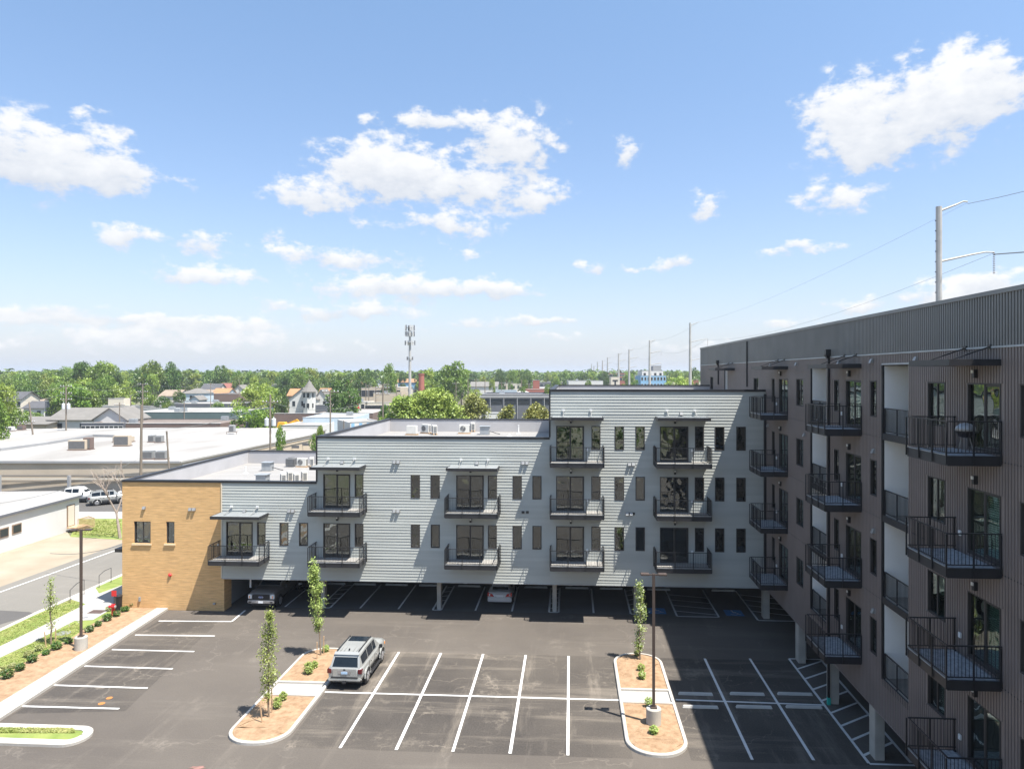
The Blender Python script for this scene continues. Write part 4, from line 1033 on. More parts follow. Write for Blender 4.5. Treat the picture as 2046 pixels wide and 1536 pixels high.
# ================================================================ vehicles
M_tyre = mat('tyre_rubber', (.02, .02, .02), .8, .1); M_rim = mat('alloy_rim', (.42, .42, .43), .35, .05, metal=.7)
M_cglass = mat('car_glass', (.012, .018, .025), .08, .1, spec=.18); M_redl = mat('red_lamp', (.45, .02, .02), .2, .1, spec=.6); M_lamp = mat('clear_lamp', (.75, .77, .78), .12, .05, spec=.8)
M_trim = mat('black_trim', (.02, .02, .022), .55, .1); M_amber = mat('amber_lamp', (.9, .3, .03), .3, .05)
M_plate_b = mat('pale_blue_plate', (.36, .50, .66), .5, .1, 4); M_plate = mat('white_plate', (.72, .74, .76), .5, .05, 4)
def vehicle(name, paint, L, Wd, sec, gh, wheels, wr, zfloor=.32, clad=None):
    """sec: (y, z_belt, half width, hood crown) from back to front; gh: (y, z_top, half width top) stations of the glasshouse"""
    o = empty(name); mb = MB(); rings = []
    for (y, zb, hw, cr, zf) in sec:
        rings.append([(0, y, zf), (hw * .80, y, zf), (hw * .96, y, zf + .10), (hw, y, lerp(zf, zb, .45)), (hw * .995, y, zb - .12), (hw * .955, y, zb - .02), (hw * .80, y, zb + cr * .7), (0, y, zb + cr)])
    n = len(rings[0]); full = []
    for r in rings: full.append([(-x, y, z) for x, y, z in r[1:-1]][::-1] + r[:1] + r[1:]) ; 
    # order: mirrored side (top->bottom), centre bottom, right side bottom->top, centre top
    full = [[(-x, y, z) for x, y, z in r[1:-1]][::-1] + [r[0]] + r[1:] for r in rings]
    m = len(full[0]); vs = [p for r in full for p in r]; fs = []
    for i in range(len(full) - 1):
        for k in range(m): fs.append((i*m + k, (i+1)*m + k, (i+1)*m + (k+1) % m, i*m + (k+1) % m))
    fs.append(tuple(range(m))); fs.append(tuple((len(full)-1)*m + m - 1 - k for k in range(m)))
    mb.add(vs, fs); body = obj(mb, 'body', paint, o, smooth=False, bevel=.02)
    for f in body.data.polygons: f.use_smooth = True
    # glasshouse
    zb = lambda y: np.interp(y, [s[0] for s in sec], [s[1] for s in sec]); hwf = lambda y: np.interp(y, [s[0] for s in sec], [s[2] for s in sec])
    G1 = MB(); R_ = []
    for (y, zt, wt) in gh:
        R_.append([(-hwf(y) * .93, y, zb(y) - .03), (-wt, y, zt - .03 if zt > zb(y) + .1 else zt), (-wt * .8, y, zt), (wt * .8, y, zt), (wt, y, zt - .03 if zt > zb(y) + .1 else zt), (hwf(y) * .93, y, zb(y) - .03)])
    vs = [p for r in R_ for p in r]; fs = []
    for i in range(len(R_) - 1):
        for k in range(5): fs.append((i*6 + k, (i+1)*6 + k, (i+1)*6 + k + 1, i*6 + k + 1))
    fs.append((0, 1, 2, 3, 4, 5)); fs.append(tuple((len(R_)-1)*6 + k for k in range(5, -1, -1)))
    G1.add(vs, fs); ro = obj(G1, 'roof', paint, o)
    def quad(a, b, c, d, i0, i1, j0, j1, name, mt, off=.012, par=None):
        a, b, c, d = map(Vector, (a, b, c, d)); P = lambda s, t: (a * (1-s) + b * s) * (1-t) + (d * (1-s) + c * s) * t
        q = [P(i0, j0), P(i1, j0), P(i1, j1), P(i0, j1)]; nn = (q[1] - q[0]).cross(q[3] - q[0]).normalized()
        ctr = sum(q, Vector()) / 4
        if nn.dot(ctr - Vector((0, ctr.y * .5, .8))) < 0: nn = -nn
        mm = MB(); mm.hexa([p - nn * .01 for p in q] + [p + nn * off for p in q]); return obj(mm, name, mt, par or o)
    k = len(gh); 
    # rear and front screens
    quad(R_[0][4], R_[0][1], R_[1][1], R_[1][4], .07, .93, .06, .90, 'rear_window', M_cglass)
    quad(R_[-1][1], R_[-1][4], R_[-2][4], R_[-2][1], .06, .94, .08, .93, 'windscreen', M_cglass)
    for s in (0, 1):
        ia, ib = (0, 1) if s == 0 else (5, 4)
        for i in range(1, k - 2):
            quad(R_[i][ia], R_[i+1][ia], R_[i+1][ib], R_[i][ib], .05, .95, .16, .86, 'side_window', M_cglass)
    # wheels
    for y in wheels:
        for s in (-1, 1):
            x = s * (Wd / 2 - .11)
            ar = MB().lathe((0, 0, 0), [(wr * 1.14, -.02), (wr * 1.14, .0)], 20); a = obj(ar, 'wheel_arch', M_trim, o, loc=(s * (Wd/2 + .004), y, wr)); a.rotation_euler = (0, R(90) * s, 0)
            w = obj(MB().lathe((0, 0, -.12), [(wr * .72, 0), (wr * .95, 0), (wr, .04), (wr, .2), (wr * .95, .24), (wr * .72, .24)], 22), 'wheel', M_tyre, o, loc=(x + s * .03, y, wr)); w.rotation_euler = (0, R(90) * s, 0)
            rm = MB().lathe((0, 0, .115), [(wr * .66, 0), (wr * .62, .012), (wr*.2, .014)], 20); 
            for j in range(5): t = j * 1.2566; rm.bar((0, 0, .135), (wr * .62 * math.cos(t), wr * .62 * math.sin(t), .132), wr * .16, .02)
            r = obj(rm, 'rim', M_rim, w)
    return o, quad, body, ro, R_
def silver_suv():
    P = mat('silver_paint', (.34, .345, .33), .30, .05, 1, metal=.25, coat=.4)
    Z = 1.17
    sec = [(-2.38, 1.12, .86, .02, .50), (-2.26, 1.16, .945, .0, .42), (-1.9, Z, .96, .0, .42), (-.9, Z, .955, 0, .40), (.3, Z - .01, .955, 0, .40), (.95, Z + .01, .95, .04, .40), (1.7, 1.15, .95, .09, .42), (2.15, 1.08, .92, .08, .42), (2.38, .93, .78, .02, .5)]
    gh = [(-2.33, 1.16, .82), (-2.02, 1.74, .71), (-1.0, 1.83, .72), (-.02, 1.83, .72), (.5, 1.79, .70), (1.16, 1.20, .82)]
    o, quad, body, ro, R_ = vehicle('parked_suv', P, 4.76, 1.92, sec, gh, (-1.42, 1.38), .39)
    obj(MB().hexa([(-.70, -2.03, 1.74), (.70, -2.03, 1.74), (.70, -1.85, 1.79), (-.70, -1.85, 1.79), (-.68, -2.08, 1.765), (.68, -2.08, 1.765), (.70, -1.82, 1.835), (-.70, -1.82, 1.835)]), 'roof_spoiler', P, o)
    obj(MB().box(-.92, .92, -2.47, -2.24, .46, .64), 'rear_bumper', P, o, bevel=.06)
    obj(MB().box(-.74, .74, -2.45, -2.37, .645, .68), 'bumper_step', M_trim, o)
    obj(MB().box(-.66, .66, -2.42, -2.34, .69, 1.13), 'tailgate', P, o, bevel=.02)
    obj(MB().box(-.34, .34, -2.435, -2.415, .86, 1.04), 'plate_recess', M_rim, o)
    obj(MB().box(-.17, .17, -2.45, -2.434, .86, .98), 'licence_plate', M_plate_b, o)
    bd = obj(MB().lathe((0, 0, 0), [(.07, 0), (.05, .012)], 14), 'badge', M_trim, o, loc=(0, -2.425, 1.08)); bd.rotation_euler = (R(90), 0, 0); bd.scale = (1, .7, 1)
    for s in (-1, 1):
        obj(MB().box(s*.72, s*.955, -2.41, -2.16, .86, 1.10), 'tail_light', mat('smoked_red_lamp', (.10, .012, .015), .2, .1, spec=.6), o, bevel=.02)
        obj(MB().tube([(s*.60, -1.85, 1.80), (s*.60, -1.78, 1.885), (s*.60, .35, 1.885), (s*.60, .42, 1.80)], .028, 6), 'roof_rail', M_trim, o)
        obj(MB().box(s*.97, s*1.16, .72, .86, 1.08, 1.28), 'door_mirror', M_trim, o, bevel=.03)
        obj(MB().box(s*.93, s*1.06, -1.0, .95, .30, .36), 'side_step', M_trim, o)
        for y in (-1.0, -.02, .92): obj(MB().box(s*.952, s*.966, y - .008, y + .008, .5, 1.05), 'door_gap', M_trim, o)
        for y in (-.75, .22): obj(MB().box(s*.955, s*.985, y, y + .16, .96, .99), 'door_handle', P, o)
        obj(MB().box(s*.62, s*.86, 2.18, 2.36, .78, .93), 'headlight', M_lamp, o); obj(MB().box(s*.87, s*.93, 2.05, 2.16, .80, .93), 'indicator', M_amber, o)
        obj(MB().box(s*.80, s*.87, -1.82, -1.78, .70, .74), 'reflector', M_trim, o)
    for s in (-1, 1):
        for yy in (-1.42, 1.38):
            fl = MB(); pts = [(s * .975, yy + .50 * math.cos(R(a_)), .39 + .50 * math.sin(R(a_))) for a_ in range(-5, 190, 15)]; fl.tube(pts, .045, 6); obj(fl, 'wheel_flare', P, o)
    obj(MB().box(-.52, .52, -.30, .42, 1.815, 1.842), 'sunroof', M_cglass, o)
    for x in (-.45, -.25, .25, .45): obj(MB().box(x - .012, x + .012, -1.7, -.35, 1.825, 1.84), 'roof_rib', P, o)
    obj(MB().box(-.03, .03, -1.62, -1.52, 1.82, 1.90), 'antenna', M_trim, o)
    obj(MB().box(-.10, .10, -2.54, -2.38, .38, .48), 'tow_hitch', M_trim, o)
    obj(MB().box(-.86, .86, -2.2, 2.2, .30, .45), 'underbody', M_trim, o)
    return o
def pickup(paint, name='pickup_truck'):
    Z = 1.24
    sec = [(-2.9, 1.24, .97, -.02, .55), (-1.0, Z, .99, -.02, .5), (.2, Z + .02, .99, 0, .48), (1.15, Z + .04, .99, .03, .48), (2.2, 1.24, .985, .10, .5), (2.6, 1.20, .97, .09, .5), (2.80, 1.13, .93, .0, .55)]
    gh = [(-1.35, 1.24, .84), (-1.2, 1.90, .74), (-.3, 1.98, .74), (.55, 1.95, .73), (1.35, 1.30, .86)]
    o, quad, body, ro, R_ = vehicle(name, paint, 5.7, 2.0, sec, gh, (-1.85, 1.85), .42)
    obj(MB().box(-.62, .62, 2.74, 2.83, .74, 1.14), 'grille', M_trim, o, bevel=.02)
    for i in range(4): obj(MB().box(-.57, .57, 2.83, 2.842, .78 + i * .09, .81 + i * .09), 'grille_bar', M_dark, o)
    bd = obj(MB().lathe((0, 0, 0), [(.19, 0), (.19, .012)], 20), 'oval_badge', M_rim, o, loc=(0, 2.845, .94)); bd.rotation_euler = (R(-90), 0, 0); bd.scale = (1, .45, 1)
    b2 = obj(MB().lathe((0, 0, .0125), [(.17, 0), (.17, .006)], 20), 'badge_field', mat('badge_blue', (.03, .07, .25), .3, .05), bd)
    tx = bpy.data.curves.new('badge_script', 'FONT'); tx.body = 'Ford'; tx.size = .17; tx.align_x = 'CENTER'; tx.align_y = 'CENTER'; tx.extrude = .002; tm = bpy.data.objects.new('tmp', tx)
    COL.objects.link(tm); dg = bpy.context.evaluated_depsgraph_get(); me = bpy.data.meshes.new_from_object(tm.evaluated_get(dg)); bpy.data.objects.remove(tm)
    me.materials.append(M_plate); t = bpy.data.objects.new('badge_lettering', me); COL.objects.link(t); t.parent = bd; t.location = (0, 0, .022); t.scale = (1, 1.6, 1); t.rotation_euler = (0, 0, R(180))
    for s in (-1, 1):
        obj(MB().box(s*.65, s*.96, 2.66, 2.83, .80, 1.12), 'headlight', M_lamp, o, bevel=.03); obj(MB().box(s*.82, s*.88, 2.825, 2.84, .86, 1.04), 'indicator', M_amber, o)
        obj(MB().box(s*.70, s*.88, 2.80, 2.90, .55, .64), 'fog_lamp', M_lamp, o)
        obj(MB().box(s*1.0, s*1.22, 1.02, 1.14, 1.12, 1.36), 'door_mirror', M_trim, o, bevel=.03)
    obj(MB().box(-.98, .98, 2.66, 2.90, .50, .72), 'front_bumper', M_rim, o, bevel=.04)
    obj(MB().box(-.80, .80, 2.6, 2.84, .34, .49), 'lower_valance', M_trim, o)
    obj(MB().box(-.17, .17, 2.90, 2.915, .53, .66), 'licence_plate', M_plate, o)
    obj(MB().box(-.85, .85, -2.7, -1.45, 1.245, 1.262), 'bed_liner', M_trim, o)
    obj(MB().box(-.9, .9, -2.7, 2.6, .34, .52), 'underbody', M_trim, o)
    return o
def sedan(paint, name='parked_sedan'):
    Z = .92
    sec = [(-2.38, .92, .80, .02, .42), (-2.2, .97, .90, .06, .36), (-1.7, .98, .91, .07, .30), (-.6, Z, .91, 0, .28), (.8, Z - .02, .91, .0, .28), (1.4, .88, .90, .08, .28), (2.1, .78, .86, .06, .3), (2.38, .62, .70, 0, .35)]
    gh = [(-1.85, 1.02, .70), (-1.15, 1.38, .58), (-.4, 1.45, .60), (.3, 1.43, .60), (1.3, .98, .76)]
    o, quad, body, ro, R_ = vehicle(name, paint, 4.8, 1.82, sec, gh, (-1.38, 1.40), .33)
    obj(MB().box(-.88, .88, -2.46, -2.24, .32, .62), 'rear_bumper', paint, o, bevel=.05)
    for s in (-1, 1):
        obj(MB().hexa([(s*.42, -2.44, .70), (s*.90, -2.36, .72), (s*.90, -2.1, .74), (s*.42, -2.3, .72), (s*.56, -2.43, .90), (s*.89, -2.33, .96), (s*.89, -2.1, .96), (s*.56, -2.3, .90)]), 'tail_light', M_redl, o)
        obj(MB().box(s*.92, s*1.06, .72, .84, .92, 1.04), 'door_mirror', paint, o, bevel=.02)
        obj(MB().box(s*.55, s*.82, 2.1, 2.33, .60, .72), 'headlight', M_lamp, o)
    obj(MB().box(-.24, .24, -2.425, -2.40, .68, .82), 'licence_plate', M_plate, o)
    obj(MB().box(-.38, .38, -2.43, -2.40, .84, .87), 'boot_strip', M_rim, o)
    obj(MB().box(-.8, .8, -2.2, 2.2, .2, .32), 'underbody', M_trim, o)
    return o
q = G(688, 1379); suv = silver_suv(); suv.location = (q.x + .02, q.y + 2.48, .004); suv.rotation_euler = (0, 0, R(-1.0))
tag(suv, 'silver off-road SUV parked nose away beside the left tree island', 'SUV')
P_gray = mat('grey_brown_paint', (.20, .185, .17), .28, .06, 1, metal=.35, coat=.5)
q = G(521, 1219); tr = pickup(P_gray); tr.location = (q.x, q.y + 2.86, .004); tr.rotation_euler = (0, 0, R(180))
tag(tr, 'grey pickup truck nosing out of the shade beside the brick wall', 'pickup truck')
P_sil = mat('light_silver_paint', (.58, .60, .62), .28, .04, 1, metal=.3, coat=.5)
q = G(998, 1211.5); sd_ = sedan(P_sil); sd_.location = (q.x, q.y + 2.48, .004)
tag(sd_, 'silver sedan parked nose-in under the building between two painted lines', 'car')
P_blk = mat('black_paint', (.015, .016, .018), .25, .1, 1, coat=.6)
q = G(612, 1186); s2 = sedan(P_blk, 'parked_sedan'); s2.location = (q.x + .1, q.y + 2.6, .004); s2.rotation_euler = (0, 0, R(180)); tag(s2, 'black car deep in the shade behind the small tree near the first column', 'car')
P_wh = mat('white_car_paint', (.72, .72, .70), .3, .04, 1, coat=.5)
q = G(152, 1003); t2 = pickup(P_wh); t2.location = (q.x, q.y + .3, 0); t2.rotation_euler = (0, 0, R(-78)); tag(t2, 'white pickup truck parked across the street beyond the white building', 'pickup truck')
P_s3 = mat('pale_silver_paint', (.46, .47, .48), .3, .05, 1, metal=.25, coat=.5)
q = G(206, 1009); c = copy_tree(suv); c.location = (q.x, q.y + 1.2, 0); c.rotation_euler = (0, 0, R(-52)); tag(c, 'silver SUV seen from behind across the street beside the bare tree', 'SUV')
q = G(243, 1003); c = sedan(P_wh, 'parked_sedan'); c.location = (q.x + .5, q.y + 1, 0); c.rotation_euler = (0, 0, R(-60)); tag(c, 'white car half hidden behind the bare tree and the brick corner', 'car')

# ================================================================ lamp posts, rails, small street things
M_bronze = mat('bronze_pole_paint', (.075, .055, .045), .5, .1)
def lamp_post(u, v, ztop, rz, label):
    p = G(u, v); o = empty('lamp_post', (p.x, p.y, .1), label=label, cat='lamp post')
    obj(MB().lathe((0, 0, -.1), [(.36, 0), (.36, .86), (.33, .89), (.0, .9)], 24), 'concrete_base', M_conc, o)
    obj(MB().box(-.15, .15, -.15, .15, .8, .86), 'base_plate', M_bronze, o)
    obj(MB().box(-.065, .065, -.065, .065, .86, ztop - .1), 'pole', M_bronze, o)
    for s in (-1, 1):
        arm = obj(MB().bar((0, 0, ztop - .16), (s * .32, 0, ztop - .14), .06), 'arm', M_bronze, o)
        obj(MB().box(s * .22, s * .62, -.16, .16, ztop - .17, ztop - .09), 'lamp_head', M_bronze, o, bevel=.01)
        obj(MB().box(s * .30, s * .58, -.12, .12, ztop - .175, ztop - .171), 'lamp_lens', M_white, o)
    o.rotation_euler = (0, 0, rz); return o
lamp_post(1306, 1450, 7.35, R(0), 'bronze twin-head lamp post on round concrete base on the right island')
lamp_post(162, 1300, 7.45, R(12), 'bronze twin-head lamp post on round concrete base in the left mulch bed')
def rail(u0, v0, u1, v1, label):
    a, b = G(u0, v0), G(u1, v1); o = empty('hand_rail', (a.x, a.y, .1), label=label, cat='handrail'); d = b - a
    pts = [Vector((0, 0, 0)), Vector((0, 0, .95)), d * .45 + Vector((0, 0, 1.15)), d + Vector((0, 0, 1.15)), d]
    obj(MB().tube(pts, .022, 6), 'rail_tube', M_black, o); obj(MB().lathe((0, 0, 0), [(.06, 0), (.06, .012)], 8).lathe(tuple(d), [(.06, 0), (.06, .012)], 8), 'foot_plate', M_black, o)
rail(140, 1207, 168, 1190, 'black steel handrail left of the lamp post beside the pavement')
rail(198, 1176, 222, 1165, 'black steel handrail on the verge near the brick corner')
p = G(226, 1232); o = empty('fire_connection', (p.x, p.y, .1), label='red fire department pipe connection standing between shrubs and pavement', cat='standpipe')
obj(MB().tube([(0, 0, 0), (0, 0, .62)], .11, 12), 'riser', M_red, o); obj(MB().tube([(-.2, -.12, .66), (.2, -.12, .66)], .09, 10).tube([(0, 0, .6), (0, 0, .8)], .13, 12), 'inlet_head', M_red, o)
for s in (-1, 1): obj(MB().lathe((0, 0, 0), [(.1, 0), (.1, .04), (.05, .06)], 10), 'cap', M_galv, o, loc=(s * .22, -.12, .66)).rotation_euler = (0, R(90) * s, 0)
obj(MB().box(.06, .1, -.02, .02, .6, 1.75), 'sign_stake', M_dark, o); obj(MB().box(-.1, .26, -.03, -.022, 1.35, 1.75), 'sign_plate', M_red, o)
p = G(237, 1222); o = empty('bollard_bin', (p.x, p.y, .1), label='slim dark bin standing in the shade against the brick corner', cat='bin')
obj(MB().lathe((0, 0, 0), [(.2, 0), (.24, 1.0)], 12), 'body', M_black, o); obj(MB().lathe((0, 0, 1.0), [(.26, 0), (.26, .06), (.1, .14)], 12), 'lid', M_black, o)
for (u, v, r, nm) in [(127, 1268, .42, 'round grey manhole cover in the grass beside the mulch bed'), (171, 1236.5, .18, 'small dark round valve cover on the pavement')]:
    p = G(u, v); o = obj(MB().lathe((0, 0, 0), [(r, 0), (r, .03), (r * .9, .035)], 20), 'manhole_cover', M_steel, loc=(p.x, p.y, .10)); tag(o, nm, 'manhole cover')
p = G(194, 1225); o = obj(MB().box(-.5, .5, -.35, .35, 0, .03), 'drain_grate', mat('dark_grate', (.09, .06, .05), .7), loc=(p.x, p.y, .105)); tag(o, 'rusty brown rectangular grate set in the pavement', 'grate')
# ================================================================ plants near by
def leaf_mesh(name, pts, size, mats, jitter=.5, seed=1, aspect=1.6, up=.35):
    """pts: (n,4) centre and a size factor. one quad per leaf or leaf clump, turned every way"""
    rng = np.random.default_rng(seed); n = len(pts); P = np.asarray(pts)[:, :3]; f = np.asarray(pts)[:, 3]
    nrm = rng.normal(size=(n, 3)); nrm[:, 2] = np.abs(nrm[:, 2]) + up; nrm /= np.linalg.norm(nrm, axis=1)[:, None]
    a = np.cross(nrm, rng.normal(size=(n, 3))); a /= np.linalg.norm(a, axis=1)[:, None]; b = np.cross(nrm, a)
    s = (size * f * (1 + jitter * (rng.random(n) - .5)))[:, None]
    v = np.empty((n, 4, 3)); bend = nrm * s * .18
    v[:, 0] = P - a * s * .5 * aspect; v[:, 1] = P - b * s * .5 + bend; v[:, 2] = P + a * s * .5 * aspect; v[:, 3] = P + b * s * .5 + bend
    me = bpy.data.meshes.new(name); me.vertices.add(4 * n); me.vertices.foreach_set('co', v.reshape(-1))
    me.loops.add(4 * n); me.loops.foreach_set('vertex_index', np.arange(4 * n)); me.polygons.add(n)
    me.polygons.foreach_set('loop_start', np.arange(0, 4 * n, 4)); me.polygons.foreach_set('loop_total', np.full(n, 4))
    if isinstance(mats, (list, tuple)):
        for m in mats: me.materials.append(m)
        me.polygons.foreach_set('material_index', rng.integers(0, len(mats), n))
    else: me.materials.append(mats)
    me.update(calc_edges=True); return me
L_young = mat_leaf('young_leaf', (.20, .30, .05), (.48, .56, .18), 1.6, .4)
L_blossom = mat_leaf('pale_blossom', (.42, .48, .28), (.66, .68, .52), 2, .3)
L_shrub = mat_leaf('shrub_leaf', (.04, .10, .02), (.14, .24, .05), 3, .3)
L_yell = mat_leaf('yellow_shrub_leaf', (.26, .30, .10), (.52, .54, .26), 3, .3)
M_bark = mat('young_bark', (.22, .17, .12), .9, .25, 8)
def slim_tree(u, v, h, w, lab, seed, nleaf, lowest=.22, leafm=None, blossom=False, dense=1.0, lean=0):
    p = G(u, v); o = empty('young_tree', (p.x, p.y, .12), label=lab, cat='tree'); rng = random.Random(seed)
    tp = [Vector((0, 0, 0))]; n = 7
    for i in range(1, n + 1): tp.append(Vector((lean * i / n + rng.uniform(-.05, .05), rng.uniform(-.05, .05), h * .97 * i / n)))
    tk = MB().tube(tp, [.045 * (1 - .75 * i / n) + .006 for i in range(n + 1)], 7); pts = []
    for k in range(int(26 * dense) + 14):
        t = rng.uniform(lowest, .98); z = t * h; i = min(int(t / .97 * n), n - 1); b = tp[i] + (tp[i+1] - tp[i]) * (t / .97 * n - i)
        a = rng.uniform(0, 6.28); env = w * (math.sin(math.pi * min(1, max(0, (t - lowest + .05) / (1 - lowest))) ** .75) * .95 + .12); L = env * rng.uniform(.6, 1.1)
        e = b + Vector((math.cos(a) * L * .75, math.sin(a) * L * .75, L * rng.uniform(.7, 1.5))); mid = (b + e) / 2 + Vector((0, 0, -.05))
        tk.tube([b, mid, e], [.012, .008, .003], 4, cap=False)
        m = int(nleaf / 40)
        for j in range(m):
            q = rng.uniform(.25, 1.05); c = b + (e - b) * q; pts.append((c.x + rng.gauss(0, .10), c.y + rng.gauss(0, .10), c.z + rng.gauss(0, .12), rng.uniform(.6, 1.2)))
    obj(tk, 'trunk', M_bark, o)
    me = leaf_mesh('leaves', pts, .064, [L_young, L_young, L_blossom] if blossom else (leafm or L_young), seed=seed); c = bpy.data.objects.new('leaves', me); COL.objects.link(c); c.parent = o
    return o
slim_tree(537, 1437, 5.2, .62, 'slim young tree staked at the near end of the left island', 3, 2600, .14)
slim_tree(641, 1313, 5.7, .72, 'taller young tree staked at the far end of the left island', 5, 4200, .22, lean=-.5)
slim_tree(1279, 1322, 4.55, .42, 'slim young tree with pale blossom on the right island', 8, 2600, .1, blossom=True)
slim_tree(102, 1291, 4.1, .5, 'sparse young tree between left mulch bed and pavement', 13, 900, .12)
def stake(u, v, h, label, lean=0):
    p = G(u, v); o = empty('tree_stake', (p.x, p.y, .1), label=label, cat='stake')
    obj(MB().bar((0, 0, 0), (lean, 0, h), .045), 'stake_post', M_wood, o); obj(MB().bar((lean * .8 - .01, 0, h * .78), (lean * .8 + .18, .02, h * .8), .012), 'tie', M_black, o)
stake(524, 1448, 1.05, 'leaning timber stake left of the near tree on the left island', -.12); stake(543, 1428, 1.25, 'upright timber stake right of the near tree on the left island')
stake(633.5, 1321, 1.05, 'timber stake just left of the far tree on the left island'); stake(647, 1310, 1.1, 'timber stake just right of the far tree on the left island')
stake(92, 1296, .95, 'leaning timber stake left of the sparse tree by the pavement', -.1); stake(111, 1288, .95, 'upright timber stake right of the sparse tree by the pavement')
def shrub_proto(seed, leafm, r=.34, h=.5, n=420, size=.075):
    rng = np.random.default_rng(seed); v = rng.normal(size=(n, 3)); v /= np.linalg.norm(v, axis=1)[:, None]; rad = rng.uniform(.55, 1.05, n)[:, None]
    P = v * rad * np.array([r, r, h / 2]) * (1 + .2 * rng.random((n, 1))); P[:, 2] += h * .52; P = P[P[:, 2] > .03]
    o = empty('shrub'); st = MB(); rg = random.Random(seed)
    for i in range(7): a = rg.uniform(0, 6.28); st.tube([(0, 0, 0), (math.cos(a) * r * .6, math.sin(a) * r * .6, h * .75)], [.012, .005], 4)
    obj(st, 'stems', M_bark, o)
    me = leaf_mesh('foliage', np.hstack([P, np.ones((len(P), 1))]), size, leafm, seed=seed, up=.8); c = bpy.data.objects.new('foliage', me); COL.objects.link(c); c.parent = o
    return o
SH = [shrub_proto(i, L_shrub) for i in (1, 2, 3)]; SY = [shrub_proto(11, L_yell, .38, .5), shrub_proto(12, L_yell, .34, .45)]; SI = [shrub_proto(21, L_young, .28, .62, 320), shrub_proto(22, L_young, .24, .5, 260)]
used = set()
def shrub(pool, i, u, v, s, label, group=None, z=.12):
    pr = pool[i % len(pool)]; p = G(u, v)
    if pr.name in used: o = copy_tree(pr)
    else: o = pr; used.add(pr.name)
    o.location = (p.x, p.y, z); o.scale = (s, s, s * (1 + .12 * math.sin(u))); o.rotation_euler = (0, 0, u); tag(o, label, 'shrub', group)
ORDN = ['first', 'second', 'third', 'fourth', 'fifth', 'sixth', 'seventh', 'eighth', 'ninth', 'tenth', 'eleventh', 'twelfth', 'thirteenth']
for i, (u, v) in enumerate([(15, 1358), (40, 1343), (65, 1326), (92, 1311), (113, 1300), (137, 1288), (179, 1265), (196, 1254), (214, 1243), (233, 1234), (250, 1224), (266, 1215), (281, 1208)]):
    shrub(SH, i, u, v, [.85, .7, .78, .62][i % 4], 'dark green shrub, %s from the left in the mulch bed row along the lawn' % ORDN[i], 'shrubs in the left mulch bed')
for i, (u, v) in enumerate([(2, 1350), (24, 1338), (57, 1315), (78, 1303), (219, 1222), (241, 1215), (257, 1205)]):
    shrub(SY, i, u, v, .68, 'pale yellow green shrub, %s from the left beside the lawn edge' % ORDN[i], 'pale shrubs in the left mulch bed')
for i, (u, v, s, l) in enumerate([(651, 1306, .9, 'small bright shrub at the far tip of the left island'), (629, 1338, .95, 'small bright shrub left of the SUV roof on the left island'), (617, 1350, 1.2, 'bright shrub nearest the crossing on the far half of left island'),
        (566, 1402, 1.0, 'bright shrub just below the crossing of the left island'), (554, 1419, 1.0, 'bright shrub beside the near tree on the left island'),
        (1273, 1314, .95, 'bright shrub at the foot of the blossoming tree on right island'), (1281, 1344, .9, 'upper of two bright shrubs in the middle of the right island'), (1283, 1361, 1.05, 'lower of two bright shrubs in the middle of right island'),
        (1297, 1416, .9, 'small shrub half hidden behind the lamp post base'), (1306, 1471, 1.1, 'bright shrub in front of the lamp post base on right island')]):
    shrub(SI, i, u, v, s * .78, l, 'shrubs on the tree islands')
# grass tufts give the lawns a rough edge
rng = np.random.default_rng(4)
def tufts(quadpx, n, seed, parentname='grass_tufts', s=.09, z=.12):
    P = []
    A, B, C, D = [G(*q) for q in quadpx]; rg = np.random.default_rng(seed)
    for _ in range(n):
        a, b = rg.random(), rg.random(); q = (A * (1 - a) + B * a) * (1 - b) + (D * (1 - a) + C * a) * b; P.append((q.x, q.y, z + rg.random() * .05, .7 + rg.random() * .7))
    me = leaf_mesh('grass_tufts', np.array(P), s, mat_leaf('grass_blade', (.18, .26, .04), (.46, .46, .18), 1.2, .3), seed=seed, up=2.6, aspect=1.8); o = bpy.data.objects.new('grass_tufts', me); COL.objects.link(o); o['kind'] = 'stuff'
tufts([(0, 1356), (170, 1258), (150, 1247), (0, 1320)], 3500, 1, s=.045, z=.105); tufts([(0, 1294), (168, 1211), (142, 1201), (0, 1265)], 3000, 2, s=.045, z=.11); tufts([(0, 1470), (150, 1471), (146, 1461), (0, 1460)], 3500, 3, z=.15, s=.05)
tufts([(145, 1068), (242, 1072), (242, 1040), (162, 1038)], 9000, 4, z=.0, s=.08)
# ================================================================ the town behind
def wallm(n, c, **k): return mat(n, c, .85, .07, .3, **k)
M_tan = wallm('tan_render', (.50, .42, .32)); M_wht = wallm('white_render', (.58, .57, .545)); M_grn = wallm('dark_green_render', (.095, .135, .135))
M_brn = wallm('brown_wall', (.17, .12, .10)); M_gry = wallm('grey_wall', (.30, .30, .30)); M_dgy = wallm('dark_grey_wall', (.12, .125, .14)); M_blu = wallm('blue_wall', (.22, .40, .58)); M_rdb = wallm('red_brick_wall', (.33, .12, .09)); M_cream = wallm('cream_wall', (.60, .54, .44)); M_pblue = wallm('pale_blue_wall', (.45, .53, .58))
M_rw = mat('white_flat_roof', (.235, .22, .20), .8, .05, .16, col2=(.37, .36, .34), world=True, detail=9, stretch=(1, .35, 1)); M_rgy = mat('grey_shingle_roof', (.17, .16, .145), .9, .1, .5); M_rdk = mat('dark_shingle_roof', (.085, .085, .09), .9, .12, .5); M_rtan = mat('tan_shingle_roof', (.26, .205, .155), .9, .1, .5); M_ror = mat('orange_shingle_roof', (.33, .18, .09), .9, .1, .5); M_rrd = mat('red_shingle_roof', (.22, .09, .07), .9, .12, .5); M_rbr = mat('brown_flat_roof', (.17, .14, .12), .9, .2, .2, world=True)
